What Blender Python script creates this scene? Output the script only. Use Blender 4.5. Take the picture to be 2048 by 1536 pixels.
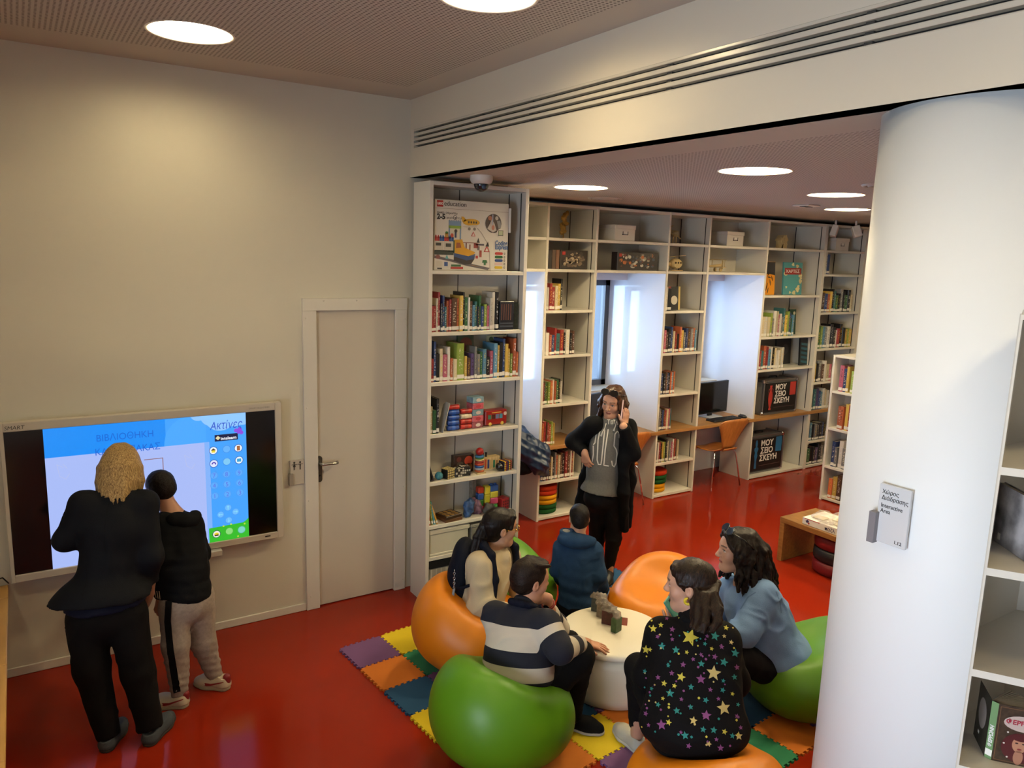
import bpy, bmesh, math, random
import numpy as np
from mathutils import Vector, Matrix
from mathutils.bvhtree import BVHTree
random.seed(7)
RNG = np.random.RandomState(5)
for _o in list(bpy.data.objects):
    bpy.data.objects.remove(_o, do_unlink=True)
SC = bpy.context.scene
COL = SC.collection
PI = math.pi
# ---------------------------------------------------------------- camera
cam_d = bpy.data.cameras.new('camera')
cam = bpy.data.objects.new('camera', cam_d)
COL.objects.link(cam)
cam_d.sensor_fit = 'HORIZONTAL'
cam_d.sensor_width = 36.0
cam_d.lens = 1522.48 / 2048 * 36.0
cam_d.clip_start = 0.05
cam.matrix_world = Matrix(((0.840779, 0.065732, -0.537374, 0.0), (-0.540513, 0.158043, -0.826358, -4.9564), (0.030610, 0.985242, 0.168408, 2.5093), (0, 0, 0, 1)))
SC.camera = cam
# ---------------------------------------------------------------- light and exposure
SC.view_settings.view_transform = 'Standard'
SC.view_settings.look = 'None'
SC.view_settings.gamma = 1.0
SC.view_settings.use_curve_mapping = False
SC.view_settings.exposure = 0.95
SC.cycles.use_denoising = True
SC.cycles.max_bounces = 8
SC.cycles.diffuse_bounces = 4
SC.cycles.sample_clamp_indirect = 6.0
LAMP_POWER = 42.0          # emission of the round ceiling diffusers
LAMP_LOW = 125.0
LAMP_COL = (1.0, 0.81, 0.47)
NICHE_DAY = 36.0          # skylight outside the niche windows
ROOM_DAY = 76.0          # daylight through the big window behind the camera
wd = bpy.data.worlds.new('sky')
SC.world = wd
wd.use_nodes = True
bg = wd.node_tree.nodes['Background']
bg.inputs[0].default_value = (0.55, 0.72, 1.0, 1)
bg.inputs[1].default_value = 0.6
def area_light(name, loc, rot, sx, sy, power, color):
    d = bpy.data.lights.new(name, 'AREA')
    d.shape = 'RECTANGLE'
    d.size = sx
    d.size_y = sy
    d.energy = power
    d.color = color
    o = bpy.data.objects.new(name, d)
    COL.objects.link(o)
    o.location = loc
    o.rotation_euler = rot
    return o
for _x in (3.6, 5.05, 6.55):
    area_light('niche_daylight', (_x, 2.05, 1.75), (-PI / 2, 0, 0), 0.9, 1.3, NICHE_DAY, (0.62, 0.78, 1.0))
area_light('room_daylight', (-3.45, -5.1, 1.35), (0, -PI / 2, 0), 1.9, 2.1, ROOM_DAY, (0.72, 0.85, 1.0)).data.spread = 2.0
# ---------------------------------------------------------------- colour + materials
def lin(h):
    if isinstance(h, str):
        h = h.lstrip('#')
        v = [int(h[i:i + 2], 16) / 255 for i in (0, 2, 4)]
    else:
        v = list(h)
    return tuple((c / 12.92 if c <= 0.04045 else ((c + 0.055) / 1.055) ** 2.4) for c in v) + (1.0,)
_mats = {}
def mat(name, col=(0.5, 0.5, 0.5), rough=0.5, metal=0.0, spec=0.5, bump=0.0, bscale=60.0, vary=0.0, vscale=6.0, emit=0.0, alpha=1.0, trans=0.0, attr=None, coat=0.0, objcol=False, stretch=None, sheen=0.0):
    if name in _mats:
        return _mats[name]
    if rough >= 0.68:
        spec = min(spec, 0.15)
    m = bpy.data.materials.new(name)
    m.use_nodes = True
    nt = m.node_tree
    N = nt.nodes
    b = N['Principled BSDF']
    c = lin(col)
    b.inputs['Base Color'].default_value = c
    b.inputs['Roughness'].default_value = rough
    b.inputs['Metallic'].default_value = metal
    b.inputs['Specular IOR Level'].default_value = spec
    b.inputs['Coat Weight'].default_value = coat
    b.inputs['Coat Roughness'].default_value = 0.08
    if sheen:
        b.inputs['Sheen Weight'].default_value = sheen
    b.inputs['Alpha'].default_value = alpha
    b.inputs['Transmission Weight'].default_value = trans
    if emit:
        b.inputs['Emission Color'].default_value = c
        b.inputs['Emission Strength'].default_value = emit
    src = None
    if attr:
        a = N.new('ShaderNodeAttribute')
        a.attribute_name = attr
        src = a.outputs['Color']
    elif objcol:
        a = N.new('ShaderNodeObjectInfo')
        src = a.outputs['Color']
    need = vary or bump
    if need:
        tc = N.new('ShaderNodeTexCoord')
        vec = tc.outputs['Object']
        if stretch:
            mp = N.new('ShaderNodeMapping')
            mp.inputs['Scale'].default_value = stretch
            nt.links.new(vec, mp.inputs['Vector'])
            vec = mp.outputs['Vector']
    if vary:
        n = N.new('ShaderNodeTexNoise')
        n.inputs['Scale'].default_value = vscale
        n.inputs['Detail'].default_value = 4
        nt.links.new(vec, n.inputs['Vector'])
        mr = N.new('ShaderNodeMapRange')
        mr.inputs['From Min'].default_value = 0.3
        mr.inputs['From Max'].default_value = 0.7
        mr.inputs['To Min'].default_value = 1.0 - vary
        mr.inputs['To Max'].default_value = 1.0 + vary
        nt.links.new(n.outputs['Fac'], mr.inputs['Value'])
        mx = N.new('ShaderNodeMix')
        mx.data_type = 'RGBA'
        mx.blend_type = 'MULTIPLY'
        mx.inputs[0].default_value = 1.0
        if src is not None:
            nt.links.new(src, mx.inputs[6])
        else:
            mx.inputs[6].default_value = c
        nt.links.new(mr.outputs[0], mx.inputs[7])
        src = mx.outputs[2]
    if src is not None:
        nt.links.new(src, b.inputs['Base Color'])
    if bump:
        n2 = N.new('ShaderNodeTexNoise')
        n2.inputs['Scale'].default_value = bscale
        n2.inputs['Detail'].default_value = 3
        nt.links.new(vec, n2.inputs['Vector'])
        bp = N.new('ShaderNodeBump')
        bp.inputs['Strength'].default_value = bump
        bp.inputs['Distance'].default_value = 0.004
        nt.links.new(n2.outputs['Fac'], bp.inputs['Height'])
        nt.links.new(bp.outputs[0], b.inputs['Normal'])
    _mats[name] = m
    return m
def emitter(name, col, strength):
    if name in _mats:
        return _mats[name]
    m = bpy.data.materials.new(name)
    m.use_nodes = True
    b = m.node_tree.nodes['Principled BSDF']
    b.inputs['Base Color'].default_value = (0.02, 0.02, 0.02, 1)
    b.inputs['Roughness'].default_value = 0.35
    b.inputs['Emission Color'].default_value = lin(col)
    b.inputs['Emission Strength'].default_value = strength
    _mats[name] = m
    return m
def wood(name, c1, c2, rough=0.4, scale=(1.0, 14.0, 14.0), coat=0.0):
    if name in _mats:
        return _mats[name]
    m = bpy.data.materials.new(name)
    m.use_nodes = True
    nt = m.node_tree
    N = nt.nodes
    b = N['Principled BSDF']
    tc = N.new('ShaderNodeTexCoord')
    mp = N.new('ShaderNodeMapping')
    mp.inputs['Scale'].default_value = scale
    nt.links.new(tc.outputs['Object'], mp.inputs['Vector'])
    n = N.new('ShaderNodeTexNoise')
    n.inputs['Scale'].default_value = 3.5
    n.inputs['Detail'].default_value = 6
    n.inputs['Distortion'].default_value = 0.6
    nt.links.new(mp.outputs[0], n.inputs['Vector'])
    r = N.new('ShaderNodeValToRGB')
    r.color_ramp.elements[0].position = 0.3
    r.color_ramp.elements[0].color = lin(c1)
    r.color_ramp.elements[1].position = 0.7
    r.color_ramp.elements[1].color = lin(c2)
    nt.links.new(n.outputs['Fac'], r.inputs[0])
    nt.links.new(r.outputs[0], b.inputs['Base Color'])
    b.inputs['Roughness'].default_value = rough
    b.inputs['Coat Weight'].default_value = coat
    bp = N.new('ShaderNodeBump')
    bp.inputs['Strength'].default_value = 0.08
    bp.inputs['Distance'].default_value = 0.002
    nt.links.new(n.outputs['Fac'], bp.inputs['Height'])
    nt.links.new(bp.outputs[0], b.inputs['Normal'])
    _mats[name] = m
    return m
def thin_glass(name, col, reflect=0.08):
    if name in _mats:
        return _mats[name]
    m = bpy.data.materials.new(name)
    m.use_nodes = True
    nt = m.node_tree
    N = nt.nodes
    N.remove(N['Principled BSDF'])
    tr = N.new('ShaderNodeBsdfTransparent')
    tr.inputs[0].default_value = lin(col)
    gl = N.new('ShaderNodeBsdfGlossy')
    gl.inputs['Roughness'].default_value = 0.02
    fr = N.new('ShaderNodeFresnel')
    fr.inputs[0].default_value = 1.45
    mx = N.new('ShaderNodeMixShader')
    nt.links.new(fr.outputs[0], mx.inputs[0])
    nt.links.new(tr.outputs[0], mx.inputs[1])
    nt.links.new(gl.outputs[0], mx.inputs[2])
    nt.links.new(mx.outputs[0], N['Material Output'].inputs[0])
    _mats[name] = m
    return m
# ---------------------------------------------------------------- mesh building
class MB:
    def __init__(s):
        s.v = []
        s.f = []
        s.m = []
        s.sm = []
    def add(s, vs, fs, mi=0, smooth=False):
        o = len(s.v)
        s.v.extend([tuple(float(c) for c in p) for p in vs])
        for f in fs:
            s.f.append(tuple(i + o for i in f))
            s.m.append(mi)
            s.sm.append(smooth)
        return s
    def box(s, a, b, mi=0):
        x0, y0, z0 = [min(p, q) for p, q in zip(a, b)]
        x1, y1, z1 = [max(p, q) for p, q in zip(a, b)]
        return s.add([(x0, y0, z0), (x1, y0, z0), (x1, y1, z0), (x0, y1, z0), (x0, y0, z1), (x1, y0, z1), (x1, y1, z1), (x0, y1, z1)],
                     [(0, 3, 2, 1), (4, 5, 6, 7), (0, 1, 5, 4), (1, 2, 6, 5), (2, 3, 7, 6), (3, 0, 4, 7)], mi)
    def cbox(s, a, b, c=0.003, mi=0):
        lo = [min(p, q) for p, q in zip(a, b)]
        hi = [max(p, q) for p, q in zip(a, b)]
        c = min(c, min(h - l for l, h in zip(lo, hi)) * 0.45)
        bm = bmesh.new()
        r = bmesh.ops.create_cube(bm, size=1.0)
        for v in bm.verts:
            for k in range(3):
                v.co[k] = lo[k] if v.co[k] < 0 else hi[k]
        bmesh.ops.bevel(bm, geom=list(bm.edges), offset=c, segments=1, affect='EDGES')
        bm.verts.index_update()
        s.add([v.co[:] for v in bm.verts], [[v.index for v in f.verts] for f in bm.faces], mi)
        bm.free()
        return s
    def prism(s, poly, z0, z1, mi=0, axis='z', smooth=False):
        n = len(poly)
        def P(u, v, w):
            return {'z': (u, v, w), 'y': (u, w, v), 'x': (w, u, v)}[axis]
        vs = [P(u, v, z0) for u, v in poly] + [P(u, v, z1) for u, v in poly]
        fs = [tuple(range(n))[::-1], tuple(range(n, 2 * n))]
        if axis == 'y':
            fs = [f[::-1] for f in fs]
        s.add(vs, fs, mi)
        side = [(i, (i + 1) % n, n + (i + 1) % n, n + i) for i in range(n)]
        if axis == 'y':
            side = [f[::-1] for f in side]
        return s.add(vs, side, mi, smooth)
    def lathe(s, prof, n=32, mi=0, c=(0, 0, 0), smooth=True, axis='z', caps=True):
        vs = []
        for r, z in prof:
            for i in range(n):
                a = 2 * PI * i / n
                p = (r * math.cos(a), r * math.sin(a), z)
                if axis == 'y':
                    p = (p[0], -p[2], p[1])
                elif axis == 'x':
                    p = (p[2], p[1], -p[0])
                vs.append((p[0] + c[0], p[1] + c[1], p[2] + c[2]))
        fs = []
        for k in range(len(prof) - 1):
            for i in range(n):
                j = (i + 1) % n
                fs.append((k * n + i, k * n + j, (k + 1) * n + j, (k + 1) * n + i))
        s.add(vs, fs, mi, smooth)
        o = len(s.v) - len(vs)
        if caps and prof[0][0] > 1e-6:
            s.f.append(tuple(range(o, o + n))[::-1]); s.m.append(mi); s.sm.append(False)
        if caps and prof[-1][0] > 1e-6:
            q = o + (len(prof) - 1) * n
            s.f.append(tuple(range(q, q + n))); s.m.append(mi); s.sm.append(False)
        return s
    def tube(s, pts, r, n=8, mi=0, closed=False):
        pts = [Vector(p) for p in pts]
        m = len(pts)
        rs = r if isinstance(r, (list, tuple)) else [r] * m
        vs = []
        up = Vector((0, 0, 1))
        prev = None
        for i, p in enumerate(pts):
            if closed:
                t = pts[(i + 1) % m] - pts[i - 1]
            else:
                t = pts[min(i + 1, m - 1)] - pts[max(i - 1, 0)]
            t.normalize()
            if prev is None:
                a = up.cross(t) if abs(t.z) < 0.9 else Vector((1, 0, 0)).cross(t)
            else:
                a = prev - t * prev.dot(t)
            a.normalize()
            prev = a
            b = t.cross(a)
            for k in range(n):
                w = 2 * PI * k / n
                vs.append(p + a * math.cos(w) * rs[i] + b * math.sin(w) * rs[i])
        fs = []
        for i in range(m if closed else m - 1):
            j = (i + 1) % m
            for k in range(n):
                l = (k + 1) % n
                fs.append((i * n + k, i * n + l, j * n + l, j * n + k))
        s.add(vs, fs, mi, True)
        if not closed:
            o = len(s.v) - len(vs)
            s.f.append(tuple(range(o, o + n))[::-1]); s.m.append(mi); s.sm.append(True)
            s.f.append(tuple(range(o + (m - 1) * n, o + m * n))); s.m.append(mi); s.sm.append(True)
        return s
    def mesh(s, name='mesh'):
        me = bpy.data.meshes.new(name)
        me.from_pydata(s.v, [], s.f)
        me.polygons.foreach_set('material_index', s.m)
        me.polygons.foreach_set('use_smooth', s.sm)
        me.update()
        return me
def link(name, me, mats=None, parent=None, loc=None, rot=None, scale=None, **props):
    if isinstance(me, MB):
        me = me.mesh(name)
    if mats is not None and len(me.materials) == 0:
        for m in (mats if isinstance(mats, (list, tuple)) else [mats]):
            me.materials.append(m)
    o = bpy.data.objects.new(name, me)
    COL.objects.link(o)
    if parent is not None:
        o.parent = parent
    if loc is not None:
        o.location = loc
    if rot is not None:
        o.rotation_euler = rot
    if scale is not None:
        o.scale = scale
    for k, v in props.items():
        o[k] = v
    return o
def tag(o, label, cat, group=None):
    o['label'] = label
    o['category'] = cat
    if group:
        o['group'] = group
    return o
def thing(name, label, cat, loc=(0, 0, 0), rotz=0.0, group=None, rot=None):
    o = bpy.data.objects.new(name, None)
    o.empty_display_size = 0.1
    COL.objects.link(o)
    o.location = loc
    o.rotation_euler = rot if rot else (0, 0, rotz)
    return tag(o, label, cat, group)
def struct(name, me, mats, parent=None, **k):
    o = link(name, me, mats, parent, **k)
    if parent is None:
        o['kind'] = 'structure'
    return o
def copy_tree(o, parent=None):
    c = o.copy()
    COL.objects.link(c)
    if parent is not None:
        c.parent = parent
    for ch in list(o.children):
        copy_tree(ch, c)
    return c
_fonts = {}
def text_mesh(s, size, extr=0.0006, offset=0.0, align='LEFT', shear=0.0, sx=1.0, space=1.0, line=1.0):
    cu = bpy.data.curves.new('t', 'FONT')
    cu.body = s.translate(str.maketrans('ΚΔΦΑΒΕΗΙΜΝΟΡΤΥΧκ', 'K\u039b\u0424ABEHIMNOPTYX\u043a'))
    cu.size = size
    cu.extrude = extr
    cu.offset = offset
    cu.align_x = align
    cu.shear = shear
    cu.space_character = space
    cu.space_line = line
    cu.resolution_u = 3
    o = bpy.data.objects.new('t', cu)
    COL.objects.link(o)
    dg = bpy.context.evaluated_depsgraph_get()
    me = bpy.data.meshes.new_from_object(o.evaluated_get(dg))
    bpy.data.objects.remove(o, do_unlink=True)
    bpy.data.curves.remove(cu)
    me.materials.clear()
    if sx != 1.0:
        for v in me.vertices:
            v.co.x *= sx
    return me
def text(name, s, size, m, parent, loc, rot=(PI / 2, 0, 0), **k):
    return link(name, text_mesh(s, size, **k), m, parent, loc, rot)
# ---------------------------------------------------------------- implicit surfaces (people, soft shapes)
def V(*a):
    return np.array(a, float)
def unit(v):
    v = np.asarray(v, float)
    return v / max(np.linalg.norm(v), 1e-9)
def frame(fwd, up):
    f = unit(fwd)
    r = unit(np.cross(f, up))
    u = np.cross(r, f)
    return np.array([r, f, u])      # rows: right, forward, up
class Sdf:
    def __init__(s):
        s.ops = []
        s.disp = None
        s.refine = []
    def cone(s, a, b, ra, rb, k=0.02, mode=0, cut0=False, cut1=False):
        a = np.asarray(a, float); b = np.asarray(b, float)
        r = max(ra, rb)
        s.ops.append(('c', (a, b, ra, rb, cut0, cut1), np.minimum(a, b) - r, np.maximum(a, b) + r, k, mode))
        return s
    def limb(s, pts, rs, k=0.02, cut0=False, cut1=False):
        for i in range(len(pts) - 1):
            s.cone(pts[i], pts[i + 1], rs[i], rs[i + 1], k, 0, cut0 and i == 0, cut1 and i == len(pts) - 2)
        return s
    def ell(s, c, r, R=None, k=0.02, mode=0):
        c = np.asarray(c, float); r = np.asarray(r, float)
        R = np.eye(3) if R is None else R
        e = np.abs(R.T) @ r
        s.ops.append(('e', (c, r, R), c - e, c + e, k, mode))
        return s
    def plane(s, p, n, k=0.0):
        s.ops.append(('p', (np.asarray(p, float), unit(n)), None, None, k, 2))
        return s
    def ev(s, P):
        d = np.full(len(P), 1.0, np.float32)
        for kind, a, lo, hi, k, mode in s.ops:
            if lo is None:
                d = np.maximum(d, ((P - a[0]) @ a[1]).astype(np.float32))
                continue
            mg = 0.05 + k
            idx = np.nonzero(((P >= lo - mg) & (P <= hi + mg)).all(1))[0]
            if len(idx) == 0:
                continue
            Q = P[idx]
            if kind == 'c':
                A, B, ra, rb, c0, c1 = a
                ba = B - A
                L2 = max(ba @ ba, 1e-12)
                t = ((Q - A) @ ba) / L2
                tc = np.clip(t, 0, 1)
                q = np.linalg.norm(Q - A - tc[:, None] * ba, axis=1) - (ra + (rb - ra) * tc)
                L = math.sqrt(L2)
                if c1:
                    q = np.maximum(q, (t - 1) * L)
                if c0:
                    q = np.maximum(q, -t * L)
            else:
                C, r, R = a
                l = (Q - C) @ R.T
                k0 = np.linalg.norm(l / r, axis=1)
                k1 = np.linalg.norm(l / (r * r), axis=1)
                q = k0 * (k0 - 1.0) / np.maximum(k1, 1e-9)
            q = q.astype(np.float32)
            e = d[idx]
            if mode == 0:
                h = np.maximum(k - np.abs(e - q), 0) / max(k, 1e-9)
                d[idx] = np.minimum(e, q) - h * h * k * 0.25
            elif mode == 1:
                q = -q
                h = np.maximum(k - np.abs(e - q), 0) / max(k, 1e-9)
                d[idx] = np.maximum(e, q) + h * h * k * 0.25
        return d
    def bounds(s):
        lo = np.min([o[2] for o in s.ops if o[2] is not None and o[5] == 0], axis=0)
        hi = np.max([o[3] for o in s.ops if o[3] is not None and o[5] == 0], axis=0)
        return lo - 0.03, hi + 0.03
    def mesh(s, res, name='soft', colour=None, scalar=None):
        lo, hi = s.bounds()
        ax = []
        for k in range(3):
            cuts = [lo[k], hi[k]]
            for (a, b, r) in s.refine:
                cuts += [max(lo[k], min(hi[k], a[k])), max(lo[k], min(hi[k], b[k]))]
            cuts = sorted(set(cuts))
            xs = [cuts[0]]
            for u, w in zip(cuts[:-1], cuts[1:]):
                mid = (u + w) / 2
                r = res
                for (a, b, rr) in s.refine:
                    if a[k] <= mid <= b[k]:
                        r = min(r, rr)
                n = max(1, int(math.ceil((w - u) / r)))
                xs += [u + (w - u) * (i + 1) / n for i in range(n)]
            while (len(xs) - 1) % 4:
                xs.append(xs[-1] + res)
            ax.append(np.array(xs))
        X, Y, Z = ax
        nx, ny, nz = len(X), len(Y), len(Z)
        cx = [(a[0:-1:4] + a[4::4]) / 2 for a in ax]
        hx = [(a[4::4] - a[0:-1:4]) / 2 for a in ax]
        G = np.stack(np.meshgrid(*cx, indexing='ij'), -1).reshape(-1, 3)
        H = np.stack(np.meshgrid(*hx, indexing='ij'), -1).reshape(-1, 3)
        rad = np.linalg.norm(H, axis=1) * 1.25 + 0.012
        dc = s.ev(G)
        if s.disp is not None:
            rad = rad + 0.01
        near = (np.abs(dc) < rad).reshape([len(c) for c in cx])
        vol = np.repeat(np.repeat(np.repeat(dc.reshape(near.shape), 4, 0), 4, 1), 4, 2)
        vol = np.pad(vol, ((0, 1), (0, 1), (0, 1)), mode='edge')
        mask = np.zeros((nx, ny, nz), bool)
        nb = np.argwhere(near)
        for dx in range(5):
            for dy in range(5):
                for dz in range(5):
                    mask[nb[:, 0] * 4 + dx, nb[:, 1] * 4 + dy, nb[:, 2] * 4 + dz] = True
        ii = np.argwhere(mask)
        P = np.stack([X[ii[:, 0]], Y[ii[:, 1]], Z[ii[:, 2]]], 1)
        d = s.ev(P)
        if s.disp is not None:
            d = d + s.disp(P).astype(np.float32)
        vol[mask] = d
        sg = vol < 0
        c = [sg[i:nx - 1 + i, j:ny - 1 + j, k:nz - 1 + k] for i in (0, 1) for j in (0, 1) for k in (0, 1)]
        cnt = np.zeros((nx - 1, ny - 1, nz - 1), np.uint8)
        for q in c:
            cnt += q
        act = np.argwhere((cnt > 0) & (cnt < 8))
        n = len(act)
        idm = np.full((nx - 1, ny - 1, nz - 1), -1, np.int32)
        idm[act[:, 0], act[:, 1], act[:, 2]] = np.arange(n)
        acc = np.zeros((n, 3))
        num = np.zeros(n)
        cor = [(0, 0, 0), (0, 0, 1), (0, 1, 0), (0, 1, 1), (1, 0, 0), (1, 0, 1), (1, 1, 0), (1, 1, 1)]
        def pos(i):
            return np.stack([X[i[:, 0]], Y[i[:, 1]], Z[i[:, 2]]], 1)
        for a in range(8):
            for b in range(a + 1, 8):
                if sum(abs(p - q) for p, q in zip(cor[a], cor[b])) != 1:
                    continue
                ia = act + np.array(cor[a]); ib = act + np.array(cor[b])
                va = vol[ia[:, 0], ia[:, 1], ia[:, 2]]; vb = vol[ib[:, 0], ib[:, 1], ib[:, 2]]
                m = (va < 0) != (vb < 0)
                t = np.where(m, va / np.where(np.abs(va - vb) < 1e-12, 1, va - vb), 0)
                p = pos(ia) + t[:, None] * (pos(ib) - pos(ia))
                acc[m] += p[m]
                num[m] += 1
        vs = acc / np.maximum(num, 1)[:, None]
        quads = []
        for axis in range(3):
            sl0 = [slice(None)] * 3; sl1 = [slice(None)] * 3
            sl0[axis] = slice(0, -1); sl1[axis] = slice(1, None)
            o1, o2 = [(1, 2), (2, 0), (0, 1)][axis]
            for s_ in (o1, o2):
                sl0[s_] = slice(1, -1); sl1[s_] = slice(1, -1)
            A = sg[tuple(sl0)]; B = sg[tuple(sl1)]
            e = np.argwhere(A != B)
            if len(e) == 0:
                continue
            ins = A[e[:, 0], e[:, 1], e[:, 2]]
            base = e.copy()
            base[:, o1] += 1; base[:, o2] += 1
            def cell(d1, d2):
                q = base.copy()
                q[:, o1] += d1; q[:, o2] += d2
                return idm[q[:, 0], q[:, 1], q[:, 2]]
            q = np.stack([cell(-1, -1), cell(0, -1), cell(0, 0), cell(-1, 0)], 1)
            q[~ins] = q[~ins][:, ::-1]
            quads.append(q)
        F = np.concatenate(quads)
        F = F[(F >= 0).all(1)]
        me = bpy.data.meshes.new(name)
        me.vertices.add(n)
        me.vertices.foreach_set('co', vs.astype(np.float32).ravel())
        me.loops.add(len(F) * 4)
        me.loops.foreach_set('vertex_index', F.astype(np.int32).ravel())
        me.polygons.add(len(F))
        me.polygons.foreach_set('loop_start', np.arange(0, len(F) * 4, 4, dtype=np.int32))
        me.polygons.foreach_set('use_smooth', np.ones(len(F), bool))
        me.update(calc_edges=True)
        me.validate()
        if colour is not None:
            cc = colour(vs)
            ca = me.color_attributes.new('col', 'FLOAT_COLOR', 'POINT')
            ca.data.foreach_set('color', np.concatenate([cc, np.ones((n, 1))], 1).astype(np.float32).ravel())
        if scalar is not None:
            at = me.attributes.new('band', 'FLOAT', 'POINT')
            at.data.foreach_set('value', scalar(vs).astype(np.float32))
        me['_n'] = n
        return me
def ripple(seed, amp, freq, n=7, dirs=None):
    r = np.random.RandomState(seed)
    K = r.normal(size=(n, 3)) * freq
    if dirs is not None:
        K = K * np.asarray(dirs)
    ph = r.uniform(0, 6.28, n)
    def f(P):
        w = np.zeros(len(P))
        for k, p in zip(K, ph):
            w += np.sin(P @ k + p + 0.8 * np.sin(P @ k[[1, 2, 0]] * 0.6 + p))
        return amp * w / math.sqrt(n)
    return f
def folds(seed, amp, freq, dirs=None, soft=0.0):
    f = ripple(seed, 1.0, freq, 6, dirs)
    g = ripple(seed + 500, 1.0, freq * 0.5, 5)
    def h(P):
        n = f(P)
        return -amp * np.exp(-(n / 0.38) ** 2) * np.clip(0.55 + 0.5 * g(P), 0.1, 1.2) + amp * 0.35
    return h
def star_poly(n, r1, r2, a0=PI / 2):
    return [((r1 if i % 2 == 0 else r2) * math.cos(a0 + PI * i / n), (r1 if i % 2 == 0 else r2) * math.sin(a0 + PI * i / n)) for i in range(2 * n)]
def disc(r, n=24, cx=0.0, cy=0.0, ry=None):
    return [(cx + r * math.cos(2 * PI * i / n), cy + (ry or r) * math.sin(2 * PI * i / n)) for i in range(n)]
# ================================================================ materials
WHITE = mat('paint_wall', '#c5c0b0', 0.6, bump=0.05, bscale=180)
CEIL_M = mat('paint_ceiling', '#bcb4a8', 0.8)
LAM = mat('white_laminate', '#cbc6bb', 0.28, spec=0.5)
LAM_IN = mat('white_laminate_back', '#bdb7ab', 0.4)
GLOSS = mat('gloss_panel', '#e4e6ee', 0.08, spec=0.6)
DOORM = mat('door_paint', '#bdb4a5', 0.45)
SLOT = mat('dark_slot', '#1c1a18', 0.6)
STEEL = mat('brushed_steel', '#9a9792', 0.32, metal=1.0)
CHROME = mat('chrome', '#cfcfd2', 0.12, metal=1.0)
BLACK = mat('black_plastic', '#0c0c0e', 0.4)
DESKW = wood('desk_wood', '#8d6437', '#a97c48', 0.35, (0.6, 9, 9))
OAK = wood('pale_oak', '#b78a48', '#c99c58', 0.45, (8, 0.7, 8))
PLY = wood('bent_ply', '#9c5f2c', '#b5743a', 0.35, (10, 10, 1.0))
WPALE = wood('model_wood', '#b59a68', '#cdb584', 0.6, (20, 20, 4))
FLOOR = mat('red_resin_floor', '#86220f', 0.13, spec=0.2, vary=0.06, vscale=1.2, bump=0.012, bscale=3.0)
GREY = mat('grey_frame', '#4a4e56', 0.4)
def perforated():
    m = bpy.data.materials.new('perforated_ceiling')
    m.use_nodes = True
    nt = m.node_tree
    N = nt.nodes
    b = N['Principled BSDF']
    tc = N.new('ShaderNodeTexCoord')
    sp = N.new('ShaderNodeSeparateXYZ')
    nt.links.new(tc.outputs['Object'], sp.inputs[0])
    def cell(sock, pitch):
        a = N.new('ShaderNodeMath'); a.operation = 'DIVIDE'; a.inputs[1].default_value = pitch
        nt.links.new(sock, a.inputs[0])
        f = N.new('ShaderNodeMath'); f.operation = 'FRACT'
        nt.links.new(a.outputs[0], f.inputs[0])
        g = N.new('ShaderNodeMath'); g.operation = 'SUBTRACT'; g.inputs[1].default_value = 0.5
        nt.links.new(f.outputs[0], g.inputs[0])
        h = N.new('ShaderNodeMath'); h.operation = 'POWER'; h.inputs[1].default_value = 2.0
        nt.links.new(g.outputs[0], h.inputs[0])
        return h.outputs[0]
    s1 = cell(sp.outputs[0], 0.0225)
    s2 = cell(sp.outputs[1], 0.0225)
    ad = N.new('ShaderNodeMath'); ad.operation = 'ADD'
    nt.links.new(s1, ad.inputs[0]); nt.links.new(s2, ad.inputs[1])
    lt = N.new('ShaderNodeMath'); lt.operation = 'LESS_THAN'; lt.inputs[1].default_value = 0.075
    nt.links.new(ad.outputs[0], lt.inputs[0])
    mx = N.new('ShaderNodeMix'); mx.data_type = 'RGBA'
    mx.inputs[6].default_value = lin('#bcb4a8')
    mx.inputs[7].default_value = lin('#70675e')
    nt.links.new(lt.outputs[0], mx.inputs[0])
    nt.links.new(mx.outputs[2], b.inputs['Base Color'])
    b.inputs['Roughness'].default_value = 0.85
    return m
PERF = perforated()
# ================================================================ the setting
ZC, ZL, XB = 3.52, 3.008, 2.33
struct('floor', MB().box((-3.2, -7.2, -0.12), (11.2, 2.4, 0.0)), FLOOR)
w = MB()
w.box((-3.2, 0, 0), (1.62, 0.16, ZC))
w.box((1.62, 0, 2.115), (2.25, 0.16, ZC))
w.box((2.25, 0, 0), (3.05, 0.16, ZC))
struct('wall_left', w, WHITE)
struct('wall_side', MB().box((3.05, 0.0, 0), (3.13, 1.13, ZL)), WHITE)
d = struct('door_1', MB().cbox((1.648, 0.005, 0.008), (2.219, 0.045, 2.098), 0.002), DOORM)
fr = MB()
fr.cbox((1.556, -0.022, 0.0), (1.650, 0.002, 2.10), 0.003)
fr.cbox((2.217, -0.022, 0.0), (2.305, 0.002, 2.10), 0.003)
fr.prism([(1.556, 2.10), (2.305, 2.10), (2.305, 2.18), (1.556, 2.18)], -0.022, 0.002, 0, 'y')
link('door_frame', fr, LAM, d)
jb = MB()
jb.box((1.62, 0.0, 0), (1.646, 0.16, 2.10)).box((2.221, 0.0, 0), (2.25, 0.16, 2.10)).box((1.62, 0.0, 2.10), (2.25, 0.16, 2.116))
link('door_jamb', jb, LAM, d)
hb = MB()
hb.prism([(1.663 + 0.019 * math.cos(a), 1.083 + 0.019 * math.sin(a)) for a in np.linspace(0, PI, 9)] + [(1.663 + 0.019 * math.cos(a), 0.935 + 0.019 * math.sin(a)) for a in np.linspace(PI, 2 * PI, 9)], -0.005, 0.006, 0, 'y')
hp = link('handle_plate', hb, mat('worn_steel', '#5c5750', 0.45, metal=0.9), d)
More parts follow.
